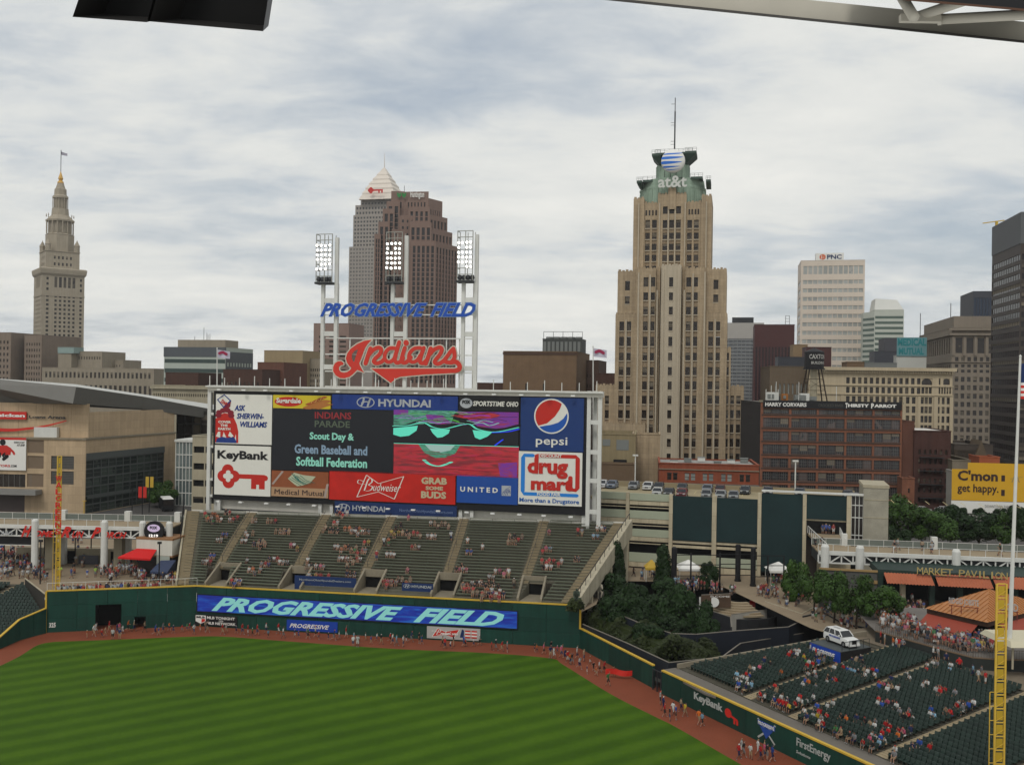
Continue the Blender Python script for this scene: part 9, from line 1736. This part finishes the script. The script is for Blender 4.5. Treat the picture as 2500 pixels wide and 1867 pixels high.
for i, (px_, py_) in enumerate([(2180, 1587), (2188, 1590), (2194, 1588), (2204, 1590), (2278, 1612), (2290, 1612), (2310, 1625), (2342, 1640), (2376, 1655), (2388, 1668), (2396, 1660), (2406, 1672), (1978, 1590), (1992, 1600), (2000, 1606), (2150, 1570), (2160, 1575)]):
 person(['in the knot of four behind the top seats, first', 'in the knot of four behind the top seats, second', 'in the knot of four behind the top seats, third', 'in the knot of four behind the top seats, last', 'walking the rear concourse by the green bin', 'beside the walker near the green bin', 'alone on the rear concourse, middle', 'on the rear concourse before the mesh fence bend', 'first of four below the terrace corner', 'second of four below the terrace corner', 'third of four below the terrace corner', 'last of four below the terrace corner', 'standing at the blue platform corner', 'in front of the blue platform front', 'crouched look before the blue platform', 'behind the display platform rail', 'right of the display platform rail'][i], (*G(px_, py_, 5.8), 5.8) if i < 12 or i > 14 else SP(*(lambda q: (q[0], q[1]))(inv(px_, py_))), R.uniform(0, 6.28), R.choice(['stand', 'stand_hip', 'walk']), 1.0, group='people standing behind the green seats')
# ---- the rest of the crowd: one mass ----
ROWS = {}
for (i, k, p, q, z) in BEN: ROWS.setdefault(k, []).append((i, p, q, z))
def bench_at(px, py):
 best = None
 for (i, k, p, q, z) in BEN:
  f = Frame(p[:2], q[:2]); x, zz = f.hit(px, py)
  if 0 < x < f.w: e = abs(zz-(z+.3));
  else: continue
  if best is None or e < best[0]: best = (e, i, k, p, q, z, x, f)
 return best
f3 = lambda x, y: (400+x/3.95, 1220+y/3.95); f5 = lambda x, y: (940+x/4.096, 1220+y/4.096)
bg_ = [(*f3(x, y), n, c) for x, y, n, c in [(420, 120, 9, 6), (500, 180, 4, 6), (320, 180, 2, 1), (560, 180, 2, 0), (640, 120, 2, 3), (670, 190, 2, 0), (728, 190, 1, 1), (875, 190, 3, 7), (1060, 200, 3, 7), (1550, 110, 3, 7), (1740, 110, 4, 0), (830, 310, 4, 7), (1140, 290, 3, 7), (1210, 300, 2, 7), (630, 390, 3, 5), (590, 450, 4, 0), (780, 380, 3, 0), (960, 390, 2, 0), (950, 430, 4, 7), (1300, 430, 4, 8), (310, 520, 2, 4), (490, 540, 2, 5), (440, 600, 3, 0), (830, 570, 1, 7), (1000, 600, 3, 5), (1080, 560, 3, 0), (1180, 600, 3, 0), (900, 660, 4, 4), (700, 790, 4, 5), (740, 800, 2, 0), (1680, 220, 2, 1), (1660, 290, 3, 3), (1530, 280, 3, 7), (1840, 260, 5, 6), (1900, 290, 5, 0), (1960, 300, 3, 7), (1465, 340, 1, 9), (1720, 460, 4, 6), (1820, 460, 4, 7), (1900, 490, 5, 1), (1990, 480, 3, 1), (1750, 560, 3, 0), (1840, 570, 4, 7), (1920, 570, 3, 1), (1950, 610, 2, 4), (1370, 580, 3, 0), (1430, 620, 2, 3), (1530, 640, 3, 4), (1340, 720, 4, 7), (1440, 750, 4, 1), (1550, 760, 4, 1), (2060, 410, 1, 1), (2150, 400, 3, 6), (1820, 700, 3, 2), (2120, 880, 5, 1)]]
bg_ += [(*f5(x, y), n, c) for x, y, n, c in [(120, 240, 4, 3), (100, 310, 4, 10), (290, 330, 6, 7), (570, 230, 6, 7), (260, 165, 1, 8), (490, 360, 3, 0), (25, 410, 3, 6), (325, 460, 3, 7), (80, 530, 3, 3), (790, 400, 4, 3), (1000, 450, 1, 0), (865, 520, 2, 5), (1330, 370, 4, 7), (1290, 400, 3, 7), (1620, 190, 3, 7), (1590, 480, 5, 1), (1670, 590, 7, 1), (1640, 660, 3, 0), (1940, 590, 2, 3), (725, 660, 4, 3), (800, 700, 3, 8), (1190, 720, 4, 8), (250, 710, 1, 8), (90, 820, 3, 4), (220, 800, 4, 7), (760, 810, 5, 1), (790, 850, 7, 7), (860, 880, 3, 1), (940, 820, 3, 0), (1050, 830, 6, 3), (1090, 780, 2, 0), (1110, 900, 4, 0), (970, 940, 4, 7), (1080, 940, 5, 1), (1140, 950, 4, 2), (2180, 290, 3, 0), (2160, 370, 4, 9), (50, 930, 5, 1)]]
for (px_, py_, n, c) in bg_:
 b_ = bench_at(px_, py_)
 if not b_: continue
 e, i, k, p, q, z, x, f = b_
 for j in range(n):
  xx = x+(j-n/2)*.62+R.uniform(-.1, .1); kk_ = k-(1 if j % 3 == 2 and n > 3 else 0)
  if not .2 < xx < f.w-.2: continue
  pt_ = f.wp(xx, -.12, z-.48)
  crowd((pt_[0], pt_[1]-(.93 if kk_ != k else 0), z-.48-(.30 if kk_ != k else 0)), f.ang+R.uniform(-.2, .2), R.choice(['sit', 'sit_lean', 'sit']), .95, SH[c] if R.random() < .55 else None)
for (x, y, ps_2, c) in [(2128, 330, 'walk', 0), (2058, 420, 'stand', 1), (1775, 620, 'stand', 7)]: px_, py_ = f3(x, y); b_ = bench_at(px_, py_+3); b_ and crowd(b_[7].wp(b_[6], -.3, b_[5]-.45), 0, ps_2, 1, SH[c])
for (x, y, ps_2, c) in [(660, 560, 'walk', 0), (1930, 310, 'stand', 1), (1970, 305, 'stand', 4), (1240, 740, 'stand', 0), (1290, 990, 'stand', 7)]: px_, py_ = f5(x, y); b_ = bench_at(px_, py_+3); b_ and crowd(b_[7].wp(b_[6], -.3, b_[5]-.45), 0, ps_2, 1, SH[c])
# plaza: a row at the rail, then the thronged paving
for i in range(52): px_ = 138+i*6.2+R.uniform(-2, 2); x = F1.hit(px_, 1430)[0]; q = F1.wp(x, .75+R.uniform(0, .5), 5.0) if x < F1.w else (F1.wp(F1.w, .7, 5.0)); (px_ < 392) and crowd(q, R.uniform(-.4, .4)+(math.pi if R.random() < .12 else 0), R.choice(['stand', 'stand_hip', 'phone', 'stand']), 1.0)
def scatter(x0, x1, y0, y1, n, z, poses=('stand', 'walk', 'walk2', 'stand_hip'), dens=None):
 for _ in range(n): px_, py_ = R.uniform(x0, x1), R.uniform(y0, y1); crowd((*G(px_, py_, z), z), R.uniform(0, 6.28), R.choice(poses), R.choice([1, 1, 1, .75]))
scatter(0, 100, 1365, 1415, 60, 5); scatter(60, 120, 1375, 1425, 26, 5); scatter(130, 260, 1370, 1412, 22, 5); scatter(255, 400, 1385, 1412, 62, 5); scatter(262, 380, 1395, 1424, 20, 5); scatter(340, 430, 1405, 1430, 22, 5); scatter(0, 60, 1345, 1372, 26, 5); scatter(150, 260, 1350, 1372, 10, 5); scatter(395, 470, 1412, 1432, 22, 5, ('sit', 'stand'))
for px_ in (147, 233): crowd((*G(px_, 1408, 5), 5), 0, 'stand', 1, ('lime', (.45, .75, .02), 1))
for px_ in (178, 190, 199): crowd((*G(px_, 1326, 5), 5), 0, 'stand', 1, SH[1])
# terrace, park, bridge, garage mouth
for _ in range(170):
 f_ = R.random(); px_ = 2142+f_*300; yb = 1532+(px_-2139)*.262 if px_ < 2350 else 1588; py_ = yb-R.uniform(-2, 34 if px_ < 2290 else 26); crowd((*G(px_, py_+3, ZT_), ZT_), R.uniform(-1.2, 1.2), R.choice(['sit', 'stand', 'stand_hip', 'sit']), 1.0)
scatter(2200, 2260, 1475, 1500, 14, 6, ('sit', 'stand')); scatter(2040, 2130, 1505, 1540, 26, 5); scatter(1980, 2060, 1490, 1520, 12, 5); scatter(1645, 1720, 1425, 1448, 30, 5); scatter(1735, 1800, 1440, 1455, 12, 5); scatter(1850, 1900, 1445, 1462, 18, 5); scatter(1895, 1960, 1458, 1482, 14, 5, ('sit', 'stand')); scatter(1470, 1500, 1408, 1425, 6, 5); scatter(1530, 1600, 1400, 1420, 8, 5); scatter(1885, 1910, 1420, 1435, 5, 5)
for px_ in (2178, 2187, 2196, 2258, 2270, 2277, 2437, 2444, 1990, 2010): x, _ = fW.hit(px_, 1345, 3.0); crowd(fW.wp(x, R.uniform(1.5, 5), 12.3), R.uniform(0, 6.28), R.choice(['walk', 'walk2']), 1, SH[3] if R.random() < .5 else None)
for px_ in (2008, 2016, 2024, 2034): x = gx(px_, 1300); crowd(FGp.wp(x, -.6, zr1-ZP), 0, 'stand', 1, SH[5 if px_ < 2030 else 1])
me = bpy.data.meshes.new('crowd'); me.from_pydata(CR.v, [], CR.f); at = me.color_attributes.new('cloth_colour', 'FLOAT_COLOR', 'CORNER'); buf = []
for p, c in zip(me.polygons, CRC): buf += list((c[0], c[1], c[2], 1.0))*p.loop_total
at.data.foreach_set('color', buf); me.polygons.foreach_set('use_smooth', [True]*len(me.polygons)); cm = bpy.data.materials.new('crowd_clothes'); cm.use_nodes = True; t = cm.node_tree; n = nd(t, 'ShaderNodeAttribute', attribute_name='cloth_colour'); t.links.new(n.outputs['Color'], t.nodes['Principled BSDF'].inputs['Base Color']); t.nodes['Principled BSDF'].inputs['Roughness'].default_value = .8; me.materials.append(cm)
o = link('crowd', me); o['kind'] = 'stuff'
# stone figures beside the tall wall
STAT = mat('pale_statue', (.42, .38, .30), .9, .2, 2, 6); DST = mat('green_statue', (.06, .08, .06), .9, .2, 2, 6)
for px_, py_, m_, lb in ((1463, 1458, STAT, 'big pale figure of a seated ball player beside the bleacher beam'), (1407, 1476, DST, 'dark green figure with a pale shirt front perched at the tall wall end')):
 q = G(px_, py_, 5.0 if m_ is STAT else 6.0); me = figure('statue', POSES['sit_lean'], 1); me.materials.append(m_); me.polygons.foreach_set('material_index', [0]*len(me.polygons)); o = thing('player_statue', lb, 'statue', (q[0], q[1], 5.0 if m_ is STAT else 6.0)); s = link('figure', me, o, (0, 0, .0)); s.scale = (1.9, 1.9, 1.9); bit(o, 'pedestal', m_ if m_ is DST else CONC_D, -.7, .7, -.2, .8, -.6, .9)
# =====================================================================  NEAR THE CAMERA
BR = mat('beam_paint', (.50, .47, .40), .55, .10, .8, 5); Yb = 9.0
def near(px, py, Y): return P(px, py, Y)
bo = thing('roof_beam', 'painted steel roof beam with a dark lower lip crossing the upper corner', 'beam', (0, 0, 0))
def strip(o, name, m, lo, hi, Y0, th):
 mb = MB(); v = [near(lo[0][0], lo[0][1], Y0[0]), near(lo[1][0], lo[1][1], Y0[1]), near(hi[1][0], hi[1][1], Y0[1]), near(hi[0][0], hi[0][1], Y0[0])]; v2 = [(x, y+th, z+th*.43) for x, y, z in v]; mb.add(v+v2, [(0, 1, 2, 3), (4, 7, 6, 5), (0, 4, 5, 1), (3, 2, 6, 7), (0, 3, 7, 4), (1, 5, 6, 2)]); return mb.build(name, m, o)
strip(bo, 'web', BR, ((1380, -16), (2620, 112)), ((1380, -60), (2620, 66)), (11, 8.6), .12); strip(bo, 'lower_flange', mat('beam_lip', (.06, .055, .05), .6, .1), ((1380, -9), (2620, 118)), ((1380, -15.6), (2620, 112.4)), (10.8, 8.4), .35)
for (a, b_, r_) in (((2188, -30), (2232, 44), .045), ((2232, 44), (2420, -20), .045), ((2290, 48), (2620, 30), .045)): pp = thing('roof_pipe', {44: 'short steep white pipe strut meeting the roof beam', -20: 'white pipe strut rising from the beam joint', 30: 'long white pipe running along the roof beam'}[b_[1]], 'pipe', (0, 0, 0)); mb = MB(); A_, B_ = near(*a, 8.6), near(*b_, 8.2); mb.tube(A_, B_, r_, 12); mb.build('tube', BR, pp, smooth=True); mb = MB(); mb.tube(Vector(A_), Vector(A_)+(Vector(B_)-Vector(A_))*.03, r_*1.15, 12); mb.build('collar', BR, pp)
mb = MB(); jp = near(2240, 46, 8.55); mb.box(jp[0]-.16, jp[0]+.2, jp[1]-.03, jp[1]+.02, jp[2]-.035, jp[2]+.03); mb.build('gusset_plate', BR, bo)
rd = thing('roof_deck', 'dark underside of the ballpark roof in the upper corner', 'roof', (0, 0, 0)); strip(rd, 'deck', BLACK, ((2190, -6), (2640, 34)), ((2190, -80), (2640, -60)), (8.1, 7.9), 1.2); strip(rd, 'edge_trim', mat('rust_trim', (.10, .05, .03), .7, .2), ((2190, 0), (2640, 40)), ((2190, -5.6), (2640, 34.4)), (8.05, 7.85), .03)
for (q4, lb) in (([(177, 42), (358, 55), (376, -8), (196, -14)], 'black loudspeaker box hanging from above, the smaller left one'), ([(365, 53), (642, 77), (655, -6), (383, -10)], 'wider black loudspeaker box hanging beside the smaller one')):
 o = thing('hanging_speaker', lb, 'loudspeaker', (0, 0, 0)); Y_ = 7.0; v = [near(*p, Y_) for p in q4]; up = [Vector(v[3])+Vector((.0, 1.1, .55)), Vector(v[2])+Vector((0, 1.1, .55))]
 dz = Vector((0, .0, 1.2)); d0, d1 = (Vector(v[3])-Vector(v[0])).normalized()*1.3, (Vector(v[2])-Vector(v[1])).normalized()*1.3; A_, B_ = Vector(v[0]), Vector(v[1]); A2, B2 = A_+d0, B_+d1; cv = Vector((0, 0, EYE)); bks = [p+(p-cv).normalized()*.8 for p in (A_, B_, B2, A2)]; mb = MB()
 fr_ = .93; C_ = (A_+B_+A2+B2)/4; ins = [C_+(p-C_)*.82+Vector((0, .35, .05)) for p in (A_, B_, B2, A2)]
 mb.add([A_, B_, B2, A2]+bks+ins, [(4, 7, 6, 5), (0, 4, 5, 1), (1, 5, 6, 2), (3, 2, 6, 7), (0, 3, 7, 4), (0, 1, 9, 8), (1, 2, 10, 9), (2, 3, 11, 10), (3, 0, 8, 11)]); mb.build('horn_shell', mat('speaker_shell', (.022, .021, .02), .5, .15), o); mb = MB(); mb.add(ins, [(0, 1, 2, 3)]); mb.build('horn_grille', VOID, o)
# =====================================================================  THIN HAZE
hz = MB(); hz.box(-1950, 1950, -40, 2350, -1.5, 300); hm = bpy.data.materials.new('haze_air'); hm.use_nodes = True; t = hm.node_tree; t.nodes.clear(); vo = nd(t, 'ShaderNodeVolumePrincipled'); vo.inputs['Color'].default_value = (.95, .97, 1, 1); vo.inputs['Density'].default_value = .00007; vo.inputs['Anisotropy'].default_value = .2; om = nd(t, 'ShaderNodeOutputMaterial'); t.links.new(vo.outputs[0], om.inputs['Volume']); ho = hz.build('haze', hm); ho['kind'] = 'stuff'
print('objects', len(bpy.data.objects), 'tris', sum(len(m.polygons) for m in bpy.data.meshes))
